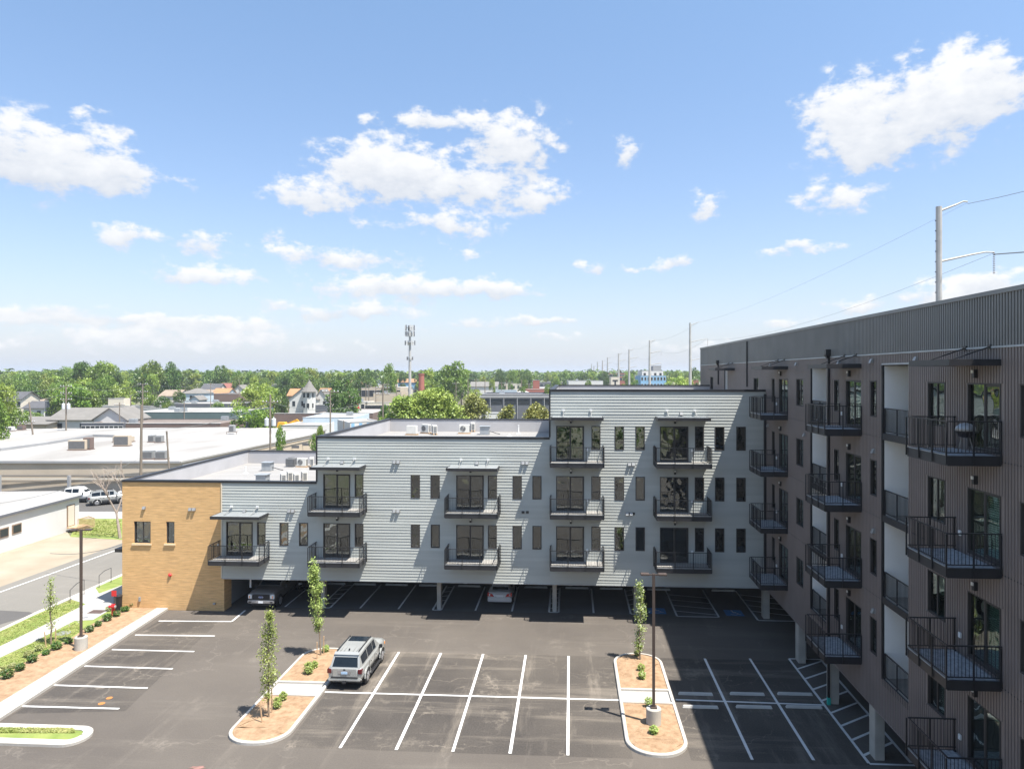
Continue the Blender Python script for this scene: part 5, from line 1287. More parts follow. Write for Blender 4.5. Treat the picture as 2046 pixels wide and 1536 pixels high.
M_win = mat('far_window_glass', (.03, .035, .04), .2, .2, 1)
def bg_building(name, u0, u1, vt, D, depth, wm, rm, kind, label, cat='building', wins=(0, 1), vr=None, rot=0, wsz=(1.1, 1.5), ridge='x', z_extra=None, parapet=.5):
    """front wall between two directions at distance D; vt is where the eaves show, vr the ridge"""
    a, b = atD(u0, 746, D), atD(u1, 746, D); zt = CAM_H - (vt - PY) * D / FPX
    mid = (a + b) / 2; w = (b - a).length; rz = math.atan2(b.y - a.y, b.x - a.x) + R(rot)
    o = empty(name, (mid.x, mid.y, 0), rz, label=label, cat=cat)
    if kind == 'flat':
        obj(MB().box(-w/2, w/2, 0, .25, 0, zt).box(-w/2, w/2, depth - .25, depth, 0, zt).box(-w/2, -w/2 + .25, .252, depth - .252, 0, zt).box(w/2 - .25, w/2, .252, depth - .252, 0, zt), 'wall', wm, o)
        obj(MB().box(-w/2 + .25, w/2 - .25, .25, depth - .25, zt - parapet - .2, zt - parapet), 'roof', rm, o)
        obj(MB().box(-w/2 - .06, w/2 + .06, -.06, .31, zt + .002, zt + .1), 'coping', M_wht if wm is not M_wht else M_gry, o)
        q = random.Random(int(u0 * 7)); 
        for i in range(q.randint(1, 3) if w > 12 and depth > 8 else 0):
            x, y = q.uniform(-w/2 + 2, w/2 - 2), q.uniform(2, depth - 2); obj(MB().box(x - .8, x + .8, y - .6, y + .6, zt - parapet + .1, zt + .9).box(x - .9, x + .9, y - .7, y + .7, zt - parapet, zt - parapet + .098), 'roof_unit', M_galv, o, bevel=.03)
    else:
        obj(MB().box(-w/2, w/2, 0, depth, 0, zt), 'wall', wm, o); zr = CAM_H - (vr - PY) * (D + (depth/2 if ridge == 'x' else 0)) / FPX; e = .45
        if kind == 'gable' and ridge == 'x':
            g_ = MB(); g_.add([(-w/2, 0, zt), (-w/2, depth, zt), (-w/2, depth/2, zr), (w/2, 0, zt), (w/2, depth, zt), (w/2, depth/2, zr)], [(0, 2, 1), (3, 4, 5)]); obj(g_, 'gable', wm, o)
            for s in (0, 1):
                y0 = -e if s == 0 else depth + e; ze = zt - (zr - zt) / (depth/2) * e; P = [(-w/2 - e, y0, ze), (w/2 + e, y0, ze), (w/2 + e, depth/2, zr), (-w/2 - e, depth/2, zr)]
                obj(MB().hexa(P + [(x, y, z + .18) for x, y, z in P]), 'roof', rm, o)
        elif kind == 'gable':
            g_ = MB(); g_.add([(-w/2, 0, zt), (w/2, 0, zt), (0, 0, zr), (-w/2, depth, zt), (w/2, depth, zt), (0, depth, zr)], [(0, 1, 2), (3, 5, 4)]); obj(g_, 'gable', wm, o)
            for s in (-1, 1):
                ze = zt - (zr - zt) / (w/2) * e; P = [(s * (w/2 + e), -e, ze), (s * (w/2 + e), depth + e, ze), (0, depth + e, zr), (0, -e, zr)]
                obj(MB().hexa(P + [(x, y, z + .18) for x, y, z in P]), 'roof', rm, o)
        else:
            k = min(w, depth) / 2 * .95; e = .4; c = [(-w/2 - e, -e, zt), (w/2 + e, -e, zt), (w/2 + e, depth + e, zt), (-w/2 - e, depth + e, zt)]
            r0, r1 = ((-w/2 + k, depth/2, zr), (w/2 - k, depth/2, zr)) if w > depth else ((0, k, zr), (0, depth - k, zr))
            obj(MB().add(c + [r0, r1], [(0, 1, 5, 4), (1, 2, 5), (2, 3, 4, 5), (3, 0, 4), (3, 2, 1, 0)] if w > depth else [(0, 1, 4), (1, 2, 5, 4), (2, 3, 5), (3, 0, 4, 5), (3, 2, 1, 0)]), 'roof', rm, o)
    rows, n = wins
    for r in range(rows):
        for i in range(n):
            x = -w/2 + w * (i + .5) / n; z = zt - .9 - r * 2.9 - wsz[1] if kind != 'flat' else zt - parapet - .6 - r * 3.1 - wsz[1]
            f = obj(MB().box(x - wsz[0]/2 - .08, x + wsz[0]/2 + .08, -.06, -.005, z - .08, z + wsz[1] + .08), 'window', M_wht if wm is not M_wht else M_gry, o)
            obj(MB().box(x - wsz[0]/2, x + wsz[0]/2, -.075, -.062, z, z + wsz[1]), 'pane', M_win, f)
    return o
def roof_prism(name, pts, z, wm, rm, label, cat='building', edge=.35, fascia=None):
    """flat building whose roof outline is read at height z"""
    P = [G(u, v, z) for u, v in pts]; c = sum(P, Vector()) / len(P); o = empty(name, (c.x, c.y, 0), label=label, cat=cat, world=True)
    build(MB().prism(P, -.05, z - .25), 'wall', wm, o); Q = [p + (p - c).normalized() * .25 for p in P]; build(MB().prism(Q, z - .248, z), 'roof', rm, o)
    return o, P
# white flat-roofed building on the left edge
o, P = roof_prism('white_workshop', [(-260, 1090), (0, 1029), (158, 989), (116, 981), (-200, 984)], 3.6, M_wht, M_rw, 'low white flat-roofed building cut by the left edge with small square windows')
ORGW = o
a, b = G(0, 1029, 3.6), G(158, 989, 3.6); d = (b - a).normalized(); n = Vector((d.y, -d.x, 0))
build(MB().bar(a - d * 20 + n * .27 + Vector((0, 0, -.08)), b + n * .27 + Vector((0, 0, -.08)), .08, .22), 'fascia', M_dgy, o)
L_ = (b - a).length
for (u, w_, z0, z1, nm) in [(7, .95, 1.5, 2.2, 'window'), (33, .95, 1.55, 2.25, 'window'), (141, .95, .55, 2.7, 'door')]:
    # where that direction meets the wall line
    r = ray(u, 1000); t = (a.x * r.y - a.y * r.x) / (d.y * r.x - d.x * r.y); q = a + d * t
    def blk(w2, y0, y1, e0, e1): 
        return [q - d*w2 + n*y0 + Vector((0,0,e0-q.z)), q + d*w2 + n*y0 + Vector((0,0,e0-q.z)), q + d*w2 + n*y1 + Vector((0,0,e0-q.z)), q - d*w2 + n*y1 + Vector((0,0,e0-q.z)), q - d*w2 + n*y0 + Vector((0,0,e1-q.z)), q + d*w2 + n*y0 + Vector((0,0,e1-q.z)), q + d*w2 + n*y1 + Vector((0,0,e1-q.z)), q - d*w2 + n*y1 + Vector((0,0,e1-q.z))]
    f = build(MB().hexa(blk(w_/2 + .12, .0, .06, z0 - .1, z1 + .1)), nm, mat('brown_timber', (.22, .15, .10), .8), o); build(MB().hexa(blk(w_/2, .061, .08, z0, z1)), 'pane' if nm == 'window' else 'panel', M_win if nm == 'window' else M_cream, f)
    if nm == 'door': qd = q.copy(); qd.z = 0
st = empty('porch_steps', tuple(qd + n * .1), math.atan2(d.y, d.x), label='timber porch steps with railings beside the door of the low white building', cat='steps')
obj(MB().box(-.8, .9, -1.3, -.02, .42, .5), 'landing', M_wood, st)
for i in range(3): obj(MB().box(.9 + i*.3, 1.2 + i*.3, -1.3, -.02, .28 - i*.14, .34 - i*.14), 'tread', M_wood, st)
for (x0, z0, x1, z1) in [(-.8, 1.4, .9, 1.4), (.9, 1.4, 1.9, .95)]:
    obj(MB().bar((x0, -1.28, z0), (x1, -1.28, z1), .07), 'rail', M_wood, st)
for i in range(16): x = -.8 + i * .18; z = 1.4 if x < .9 else 1.4 - (x - .9) * .45; obj(MB().box(x - .02, x + .02, -1.30, -1.26, .05, z), 'baluster', M_wood, st)
# large white-roofed commercial building across the street
o, P = roof_prism('white_roof_store', [(-420, 921), (0, 920), (361, 921), (617, 868.5), (650, 858), (470, 853), (150, 856), (-500, 858)], 4.9, M_tan, M_rw, 'huge low commercial building across the street with white flat roof and tan wall')
a, b = G(-420, 921, 4.9), G(361, 921, 4.9); d = (b - a).normalized(); n = Vector((d.y, -d.x, 0))
build(MB().bar(a + n * .30 + Vector((0, 0, -.1)), b + n * .30 + Vector((0, 0, -.1)), .06, .3), 'gutter', M_gry, o)
for z, m, h in ((2.9, M_rgy, .16), (2.45, M_cream, .25), (2.1, M_rgy, .12)): build(MB().bar(Vector((a.x, a.y, z)) + n * .07, Vector((b.x, b.y, z)) + n * .07, .12, h), 'wall_band', m, o)
for u in (2, 141): q = onY(u, 950, (a + (b - a) * .5).y); r = ray(u, 950); t = (a.x * r.y - a.y * r.x) / (d.y * r.x - d.x * r.y); q = a + d * t; q.z = 0; build(MB().bar(q + n * .3, q + n * .3 + Vector((0, 0, 2.95)), .35), 'pilaster', M_gry, o)
a2, b2 = G(361, 921, 4.9), G(617, 868.5, 4.9); d2 = (b2 - a2).normalized(); n2 = Vector((d2.y, -d2.x, 0))
build(MB().bar(a2 + n2 * .30 + Vector((0, 0, -.55)), b2 + n2 * .30 + Vector((0, 0, -.55)), .08, .12), 'wall_band', M_gry, o)
for t in (.82, .93): q = a2 + d2 * (b2 - a2).length * t; build(MB().bar(q + n2 * .2 + Vector((-1.2, 0, -1.6)), q + n2 * .2 + Vector((1.2, 0, -1.6)), .1, .5), 'window', M_dgy, o)
# low upstand that divides the roof
u_ = [G(0, 901, 4.9), G(95, 888, 4.9), G(186, 872.5, 4.9), G(236, 873.5, 4.9)]
for p, q in zip(u_, u_[1:]): build(MB().bar(p + Vector((0, 0, .2)), q + Vector((0, 0, .2)), .3, .5), 'roof_upstand', M_gry, o)
for (u, v, w, h, nm, lab) in [(157, 899, 2.6, 1.5, 'box', 'large grey rooftop unit left of the middle of the huge white roof'), (177, 898, 1.1, 1.8, 'box', 'tall brown vent box right of the large rooftop unit'), (245, 891, 2.4, 1.7, 'box', 'tan rooftop unit beside the tall utility pole on the white roof'),
        (247, 883, 3.2, .9, 'box', 'low tan rooftop box behind the utility pole'), (297, 917, 1.5, 1.1, 'con', 'left one of two dark condensers at the roof front edge'), (323.5, 917.5, 1.4, 1.1, 'con', 'right one of two dark condensers at the roof front edge'),
        (304, 883, 1.0, 1.1, 'con', 'small condenser in the middle right of the white roof'), (319, 884, 1.1, 1.1, 'con', 'brown condenser right of the small one in the middle of the white roof'), (464, 867, 1.0, 1.3, 'leg', 'air handler raised on a metal frame at the right of the white roof'),
        (21, 861, 1.2, .8, 'box', 'small white unit on the far left of the white roof'), (43, 859, 1.2, .9, 'box', 'small dark unit on the far left of the white roof'), (500, 853.5, 1.6, 1.2, 'con', 'dark rooftop unit at the far right edge of the white roof')]:
    p = G(u, v, 4.9); e = empty('rooftop_unit', (p.x, p.y, 4.9), .15, label=lab, cat='rooftop unit'); mm = {'box': M_tan if 'tan' in lab or 'grey' in lab else (M_brn if 'brown' in lab or 'dark' in lab else M_wht), 'con': M_steel, 'leg': M_gry}[nm]; z0 = .5 if nm == 'leg' else .12
    obj(MB().box(-w/2, w/2, -.6, .6, z0, z0 + h), 'casing', mm, e, bevel=.04)
    if nm == 'leg': obj(MB().box(-w, w, -.5, -.44, .42, .49).box(-w, -w + .08, -.5, -.44, 0, .42).box(w - .08, w, -.5, -.44, 0, .42).box(-w, w, .44, .5, .42, .49), 'frame', M_brn, e)
    else: obj(MB().box(-w/2 - .1, w/2 + .1, -.7, .7, 0, .118), 'kerb', M_brn, e)
    obj(MB().box(-w/2 + .1, w/2 - .1, -.62, -.602, z0 + .15, z0 + h - .2), 'louvre', M_acd, e)
# the rest, front to back
bg_building('gable_hall', 97, 187, 838.5, 172, 13, M_wht, M_rgy, 'gable', 'white hall with long grey shingle roof left of the utility pole', wins=(1, 2), vr=815.5)
q0 = atD(187, 746, 172); bg_building('gable_hall', 187, 253, 838, 171, 10, M_wht, M_rgy, 'gable', 'white gable end wing attached to the hall, its point facing the camera', vr=816, ridge='y')
bg_building('shingle_hall', -60, 92, 848, 168, 22, M_tan, M_rgy, 'gable', 'long low building with grey brown shingle roof at the left edge', vr=833)
bg_building('covered_walkway', 162, 246, 845, 163, 1.6, M_dgy, M_rbr, 'flat', 'dark low range with a row of white posts before the white hall', parapet=.1, wins=(1, 9), wsz=(.9, 1.0))
bg_building('brown_roof_range', 166, 440, 846, 164, 16, M_brn, M_rbr, 'flat', 'low range with dark brown flat roof behind the white roof', parapet=.15)
bg_building('green_warehouse', 241, 470, 823.5, 200, 30, M_grn, M_rw, 'flat', 'dark green warehouse with white flat roof in the left middle distance', parapet=.15)
bg_building('timber_house', 14, 42, 797, 232, 9, M_cream, M_rdk, 'gable', 'tall cream house with grey dormer roof at the left edge', vr=783, wins=(2, 3))
bg_building('tan_roof_hall', 45, 116, 806, 262, 14, M_tan, M_rtan, 'hip', 'long hall with tan hipped roof behind the cream house', vr=793)
bg_building('small_house', 47, 88, 815, 225, 9, M_wht, M_rdk, 'gable', 'small white house with dark shingle roof left of the transformer pole', vr=802, wins=(1, 2))
bg_building('dark_shed', 90, 116, 802, 215, 6, M_dgy, M_rbr, 'flat', 'dark grey billboard-like shed between small house and transformer pole')
bg_building('shop', 186, 300, 811, 235, 8, M_gry, M_rw, 'flat', 'narrow grey shop row with white roof before the wood', wins=(1, 7))
bb = bg_building('billboard_shop', 216, 247, 796, 236, 4, M_cream, M_rw, 'flat', 'square shopfront with red panel and pale sign boards before the trees')
bg_building('white_house', 300, 340, 806, 262, 9, M_wht, M_rgy, 'gable', 'small white house half hidden by round bushes in the left middle', vr=800, wins=(1, 3))
bg_building('tan_roof_house', 318, 354, 791, 300, 12, M_wht, M_rtan, 'gable', 'white house with tan shingle roof left of the blue house', vr=779.5, wins=(2, 3))
bg_building('blue_house', 362, 402, 786, 300, 12, M_pblue, M_rgy, 'hip', 'pale blue house with grey hipped roof', vr=775.5, wins=(2, 3))
bg_building('blue_porch_house', 380, 397, 798, 280, 7, M_pblue, M_rgy, 'gable', 'small blue gabled annex in front of the pale blue house', vr=791, ridge='y')
bg_building('row_house', 400, 436, 779, 370, 11, M_wht, M_rdk, 'gable', 'white house with dark roof in the far row below the wood', vr=767, wins=(2, 3))
bg_building('red_roof_house', 436, 468, 777, 380, 11, M_wht, M_rrd, 'gable', 'white house with red shingle roof in the far row', vr=766, wins=(2, 2))
bg_building('row_house', 466, 488, 780, 360, 9, M_wht, M_rgy, 'gable', 'narrow white gabled house at the right end of the far row', vr=769.5, ridge='y', wins=(2, 2))
bg_building('orange_roof_house', 424, 454, 787, 320, 10, M_pblue, M_ror, 'gable', 'house with orange shingle roof before the far row', vr=776)
bg_building('tan_roof_house', 398, 424, 789, 330, 10, M_tan, M_rtan, 'gable', 'tan house with tan roof right of the blue house', vr=779)
bg_building('brown_store', 427, 476, 786.5, 285, 14, M_brn, M_rw, 'flat', 'brown store with bright white roof left of the bright tree', parapet=.2)
bg_building('long_white_roof', 335, 480, 806.5, 245, 18, M_dgy, M_rw, 'flat', 'long dark building with white roof below the blue house', parapet=.15)
bg_building('hill_house', 543, 580, 768.5, 420, 14, M_wht, M_rgy, 'hip', 'pale house with grey roof among trees left of the turret house', vr=762)
# the white house with the round turret
th = bg_building('turret_house', 578, 632, 797, 292, 11, M_wht, M_rgy, 'gable', 'white victorian house with a round turret and steep cone roof', cat='house', vr=775, ridge='y', wins=(1, 3), wsz=(1.1, 2.0))
D_ = 290; Tm = atD(617, 746, D_); sc = D_ / FPX; tw = MB(); zc = 17 - (782 - 746) * sc
base_u = Matrix.Rotation(-th.rotation_euler.z, 4, 'Z') @ (Tm - th.location)
obj(MB().lathe((base_u.x, -1.2, 0), [(2.6, 0), (2.6, zc)], 8), 'turret', M_wht, th)
obj(MB().lathe((base_u.x, -1.2, zc), [(3.5, -.1), (2.0, 1.7), (.9, 3.4), (.12, 4.5), (.05, 5.2)], 12), 'turret_roof', M_rgy, th)
for zz in (zc - 2.4, zc - 6.6):
    for a in (-125, -85, -45): x, y = base_u.x + 2.48 * math.cos(R(a)), -1.2 + 2.48 * math.sin(R(a)); obj(MB().box(x - .5, x + .5, y - .14, y + .0, zz, zz + 1.8), 'window', M_win, th)
bg_building('white_annex', 628, 655, 797, 296, 9, M_wht, M_rgy, 'gable', 'white gabled wing with awning attached right of the turret', cat='house', vr=778, ridge='y', wins=(1, 2))
bg_building('orange_roof_house', 575, 600, 790, 310, 9, M_rtan, M_ror, 'gable', 'house with orange roof peeping out left behind the turret house', vr=777)
bg_building('orange_roof_house', 636, 655, 790, 312, 9, M_rtan, M_ror, 'gable', 'house with orange roof peeping out right behind the turret house', vr=776)
bg_building('dark_truck_shed', 630, 652, 809, 255, 4, M_dgy, M_rbr, 'flat', 'dark low shed below the turret house wing')
bb2 = bg_building('mural_shop', 661, 734, 803, 262, 12, M_cream, M_rw, 'flat', 'cream low shop with a red mural on its wall right of the turret house', wins=(1, 4), parapet=.2, wsz=(1.2, 1.7))
obj(MB().add([(1.6, -.012, 2.6), (6.6, -.012, 2.6), (5.2, -.012, 6.0), (3.9, -.012, 6.2)], [(0, 1, 2, 3)]), 'red_mural', mat('mural_red', (.60, .06, .05), .8, .2, .4), bb2).location.x += -2.0
bg_building('white_roof_depot', 628, 745, 825.5, 205, 26, M_brn, M_rw, 'flat', 'depot with plain white roof between bucket truck yard and turret house', parapet=.1)
bg_building('brown_wall_yard', 540, 632, 826, 196, 1.2, M_brn, M_rbr, 'flat', 'long brown block wall behind the yellow digger')
bg_building('white_roof_shed', 605, 706, 834, 180, 18, M_pblue, M_rw, 'flat', 'pale shed with white roof before the brown wall', parapet=.1)
sb = bg_building('striped_building', 700, 765, 843, 155, 12, M_wht, M_rw, 'flat', 'white building with blue vertical stripes along its side wall', rot=28, parapet=.2)
for i in range(5): obj(MB().box(-3.0 + i * 1.7 - .35, -3.0 + i * 1.7 + .35, -.03, -.004, 0, 6.2), 'blue_stripe', M_blu, sb)
bg_building('white_store', 560, 640, 850, 168, 14, M_wht, M_rw, 'flat', 'white low store right behind the huge white roof', parapet=.15)
bg_building('brick_store', 703, 725, 776, 350, 14, M_cream, M_rw, 'flat', 'narrow cream two-storey block right of the round dark tree', wins=(2, 2))
bg_building('tan_store', 722, 800, 775, 345, 22, M_tan, M_rw, 'flat', 'tan store with dark shopfront openings left of the bright tree', wins=(1, 6), wsz=(3, 3))
bg_building('tan_store', 746, 802, 785, 318, 18, M_tan, M_rtan, 'flat', 'brown tan flat block in front of the dark shopfronts', wins=(0, 0))
bg_building('timber_canopy', 730, 790, 804, 262, 3, M_cream, M_rtan, 'flat', 'long low tan canopy roof left of the bright tree', wins=(1, 8), wsz=(1.5, 1.2))
bg_building('cream_store', 757, 786, 768, 395, 14, M_cream, M_rw, 'flat', 'cream store below the slender cell tower')
bg_building('blue_hall', 790, 836, 764, 520, 30, M_blu, M_ror, 'gable', 'blue metal hall with an orange gable near the cell tower', vr=757)
bg_building('far_block', 744, 760, 754, 640, 14, M_pblue, M_rw, 'flat', 'tiny pale block among the far trees left of the cell tower')
bg_building('red_gable_house', 690, 706, 768, 420, 10, M_rdb, M_rrd, 'gable', 'dark red gabled house left of the cream block', vr=760, ridge='y')
bg_building('red_gable_house', 706, 720, 769, 415, 10, M_cream, M_rrd, 'gable', 'small cream house with red roof beside the dark red house', vr=762, ridge='y')
bg_building('white_store', 940, 994, 772, 390, 16, M_wht, M_rgy, 'gable', 'white low gabled store right of the tall green trees', vr=763)
bg_building('white_store', 996, 1040, 767, 430, 20, M_cream, M_rw, 'flat', 'cream store with red sign band in the right middle distance', wins=(1, 5))
bg_building('red_sign_shop', 966, 994, 765.5, 440, 8, M_cream, M_rrd, 'flat', 'small shop with a red roof band beside the cream store', wins=(1, 3))
bg_building('blue_roof_shop', 990, 1032, 779.5, 300, 10, M_pblue, M_rw, 'flat', 'small pale blue shop behind the grey parking deck')
bg_building('far_offices', 1024, 1066, 760, 620, 22, M_dgy, M_rbr, 'flat', 'dark grey office strip at the foot of the far wood', wins=(1, 8), wsz=(2.4, 1.6))
bg_building('far_offices', 1078, 1130, 764, 560, 22, M_dgy, M_rbr, 'flat', 'dark office strip right of the brick tower', wins=(1, 6), wsz=(2.4, 1.6))
bg_building('brick_tower', 1065, 1078, 759.5, 330, 3, M_rdb, M_rbr, 'flat', 'square red brick tower with an arch near the parking deck', cat='tower')
bg_building('red_store', 1044, 1098, 778, 290, 15, M_rdb, M_rw, 'flat', 'red low store behind the parking deck roof', parapet=.2)
bg_building('white_tent_roof', 1033, 1056, 785, 262, 9, M_wht, M_wht, 'hip', 'white pyramid roof rising behind the parking deck', vr=779.5)
pk = bg_building('parking_deck', 962, 1120, 788, 215, 26, M_dgy, M_gry, 'flat', 'grey two-level building with wide dark window bays behind the small trees', parapet=.6)
for i in range(7):
    x = -11.5 + i * 4.1; obj(MB().box(x - 1.65, x + 1.65, -.08, -.01, 7.6, 9.1), 'window_bay', M_win, pk); obj(MB().box(x - 2.0, x - 1.8, -.3, -.081, 0, 9.6), 'pilaster', M_gry, pk)
obj(MB().box(-12, 12, -.32, -.02, 9.62, 10.3), 'band', M_gry, pk)
bg_building('white_shop', 970, 1006, 826, 168, 6, M_wht, M_rw, 'flat', 'plain pale wall seen between the two small trees')
# right of the block, over its high roof
bg_building('white_hangar', 1136, 1205, 760.5, 430, 20, M_wht, M_rw, 'flat', 'long white low roof beyond the high parapet')
bg_building('brick_mill', 1214, 1252, 745.5, 640, 40, M_rdb, M_rrd, 'flat', 'long red brick mill on the skyline right of the far woods', wins=(1, 8), wsz=(2, 3))
bg_building('brick_mill', 1238, 1266, 751.5, 520, 18, M_rdb, M_rbr, 'flat', 'red brick block behind the building with the letter T', wins=(1, 5), wsz=(1.6, 2))
tb = bg_building('letter_building', 1221, 1237.5, 753, 400, 8, M_cream, M_rw, 'flat', 'cream building end wall with a big black letter T')
obj(MB().box(-1.5, 1.5, -.1, -.01, 12.6, 13.4).box(-.45, .45, -.1, -.01, 10.0, 12.598), 'letter', M_black, tb)
bg_building('tan_offices', 1252, 1281, 750, 520, 24, M_tan, M_rw, 'flat', 'tan office block left of the blue building', wins=(2, 4))
bh = bg_building('blue_block', 1280, 1331, 750.5, 330, 16, M_blu, M_rw, 'flat', 'blue painted block with rows of small dark windows', wins=(2, 8), wsz=(.8, 1.4), parapet=.1)
bg_building('white_top_block', 1283, 1325, 740.5, 334, 14, M_wht, M_rw, 'flat', 'white upper storey standing on the blue block', wins=(1, 4), wsz=(1, 1.6))
bg_building('roof_plant_room', 1305, 1321, 731, 338, 6, M_gry, M_gry, 'flat', 'small grey plant room on top of the white storey')
bg_building('red_shop', 1380, 1396, 758.5, 400, 10, M_rdb, M_rw, 'flat', 'small bright red shop left of the dark wing')
bg_building('cream_store', 1345, 1378, 763, 420, 10, M_cream, M_rw, 'flat', 'cream low shop row below the big transmission pole')
# the low roofs that fill the far town
rf_ = random.Random(41); made = {}
for i in range(62):
    u = rf_.uniform(735, 1128) if i < 46 else rf_.uniform(1128, 1385); D = rf_.uniform(300, 620); w = rf_.uniform(9, 34) * (330 / D) ** .5; vt = PY + (17 - rf_.uniform(4.2, 8.5)) * FPX / D
    cn, wm_, rm_ = rf_.choice([('white', M_wht, M_rw), ('cream', M_cream, M_rw), ('tan', M_tan, M_rtan), ('red brick', M_rdb, M_rbr), ('grey', M_gry, M_rw), ('dark', M_dgy, M_rbr), ('pale blue', M_pblue, M_rw), ('cream', M_cream, M_rw)])
    pl = [(800, 'left of the cell tower'), (880, 'beyond the big bright tree'), (960, 'behind the olive tree'), (1060, 'above the parking deck'), (1128, 'beside the brick tower'), (1240, 'beyond the high parapet'), (1400, 'around the blue block')]; pl = next(n_ for a_, n_ in pl if u < a_)
    kind = 'gable' if rf_.random() < .3 else 'flat'; key = (cn, kind, pl); made.setdefault(key, []).append((u, bg_building('low_building', u - w/2, u + w/2, vt, D, rf_.uniform(8, 16), wm_, rm_, kind, '', wins=(1, rf_.randint(2, 6)), vr=vt - 900 / D * 1.2, wsz=(1.4, 1.5), rot=rf_.uniform(-12, 12), parapet=.2)))
ON = ['first', 'second', 'third', 'fourth', 'fifth', 'sixth', 'seventh', 'eighth']
for (cn, kind, pl), L in made.items():
    L.sort(key=lambda t: t[0])
    for i, (u, o) in enumerate(L): o['label'] = ('%s %s building in the far town %s' % (cn, 'gabled' if kind == 'gable' else 'flat-roofed', pl)) + ((', %s from the left' % ON[i]) if len(L) > 1 else ''); o['group'] = 'low buildings of the far town'
# yellow machines in the yard
M_yel = mat('digger_yellow', (.70, .38, .03), .5, .1)
for (u, v, s, lab) in [(567, 843, 1, 'yellow excavator arm lying folded in the yard before the brown wall'), (591, 843, .7, 'small yellow orange machine right of the excavator')]:
    p = atD(u, v, 186); o = empty('excavator', (p.x, p.y, 0), label=lab, cat='excavator'); h = CAM_H - (v - PY) * 186 / FPX
    obj(MB().box(-1.6, 1.6, -1, 1, 0, h - 1.6), 'tracks', M_dgy, o); obj(MB().hexa([(-1.5*s, -.9, h - 1.5), (1.5*s, -.9, h - 1.5), (1.5*s, .9, h - 1.5), (-1.5*s, .9, h - 1.5), (-1.3*s, -.8, h), (.4*s, -.8, h), (.4*s, .8, h), (-1.3*s, .8, h)]), 'cab', M_yel, o)
    obj(MB().bar((.4, 0, h - .8), (3.6 * s, 0, h + .6), .45).bar((3.6 * s, 0, h + .6), (5.0 * s, 0, h - 1.2), .35), 'boom', M_yel, o)
p = atD(842, 746, 300); o = empty('brick_chimney', (p.x, p.y, 0), label='slender red brick chimney right of the cell tower', cat='chimney'); obj(MB().lathe((0, 0, 0), [(1.5, 0), (1.2, 16.3), (1.35, 16.4), (1.35, 16.9)], 12), 'shaft', M_rdb, o); obj(MB().lathe((0, 0, 16.9), [(1.0, 0), (1.0, .12)], 12), 'flue', M_black, o)

# ---- poles, tower, wires
M_pole = mat('weathered_wood_pole', (.20, .165, .13), .9, .2, 1.5, stretch=(3, 3, .3)); M_ins = mat('grey_transformer', (.55, .57, .58), .5, .05); M_spole = mat('pale_steel_pole', (.40, .39, .37), .55, .1, 1.5); M_wire = mat('dark_wire', (.13, .14, .14), .7)
def utility_pole(u, vtop, D, arms, label, trafo=0, lean=0, r=.16, light=False):
    p = atD(u, vtop, D); h = p.z; o = empty('utility_pole', (p.x, p.y, 0), label=label, cat='utility pole')
    obj(MB().tube([(lean, 0, 0), (0, 0, h)], [r * 1.15, r * .8], 8), 'pole', M_pole, o)
    for dz in arms:
        obj(MB().box(-1.25, 1.25, -.07, .07, h - dz - .06, h - dz + .06), 'crossarm', M_pole, o)
        im = MB()
        for x in (-1.15, -.6, .6, 1.15): im.lathe((x, 0, h - dz + .06), [(.05, 0), (.09, .08), (.05, .22)], 6)
        obj(im, 'insulators', M_ins, o)
    for i in range(trafo): obj(MB().lathe((-.55 + 1.1 * i, 0, h - 4.9), [(.32, 0), (.34, .1), (.34, 1.1), (.2, 1.2)], 12).lathe((-.55 + 1.1 * i, 0, h - 3.7), [(.06, 0), (.06, .3)], 6), 'transformer', M_ins, o)
    if light: obj(MB().tube([(0, 0, h - 4.5), (1.0, 0, h - 3.9), (2.2, 0, h - 3.6)], .04, 6).box(2.1, 2.9, -.15, .15, h - 3.7, h - 3.55), 'street_light', M_ins, o)
    return Vector((p.x, p.y, h))
U = {}
U['big'] = utility_pole(283, 808, 88, [], 'tall weathered wooden pole rising beyond the brick corner', light=False, r=.17, lean=-.15)
U['r2'] = utility_pole(333, 861, 92, [], 'shorter leaning wooden pole right of the tall one', lean=.6, r=.13)
U['t1'] = utility_pole(132, 771, 150, [.1, 1.6, 2.9], 'wooden pole with two grey transformers before the white hall', 2)
U['t2'] = utility_pole(285, 767, 170, [.1, 1.9, 3.6], 'wooden pole with three crossarms behind the tall plain pole')
U['l1'] = utility_pole(58, 803, 140, [4.0], 'leaning dark pole with twin transformer cans on the left', 0, lean=1.4)
U['m1'] = utility_pole(540, 788, 110, [1.2], 'wooden pole with white transformers beside the round bush', 2)
U['m2'] = utility_pole(660, 778, 105, [.4], 'slender wooden pole right of the turret house', r=.12)
U['m3'] = utility_pole(765, 767, 135, [.8, 2.0], 'wooden pole left of the big bright tree')
U['s1'] = utility_pole(687, 840, 108, [], 'short dark post on the white roof edge', r=.1)
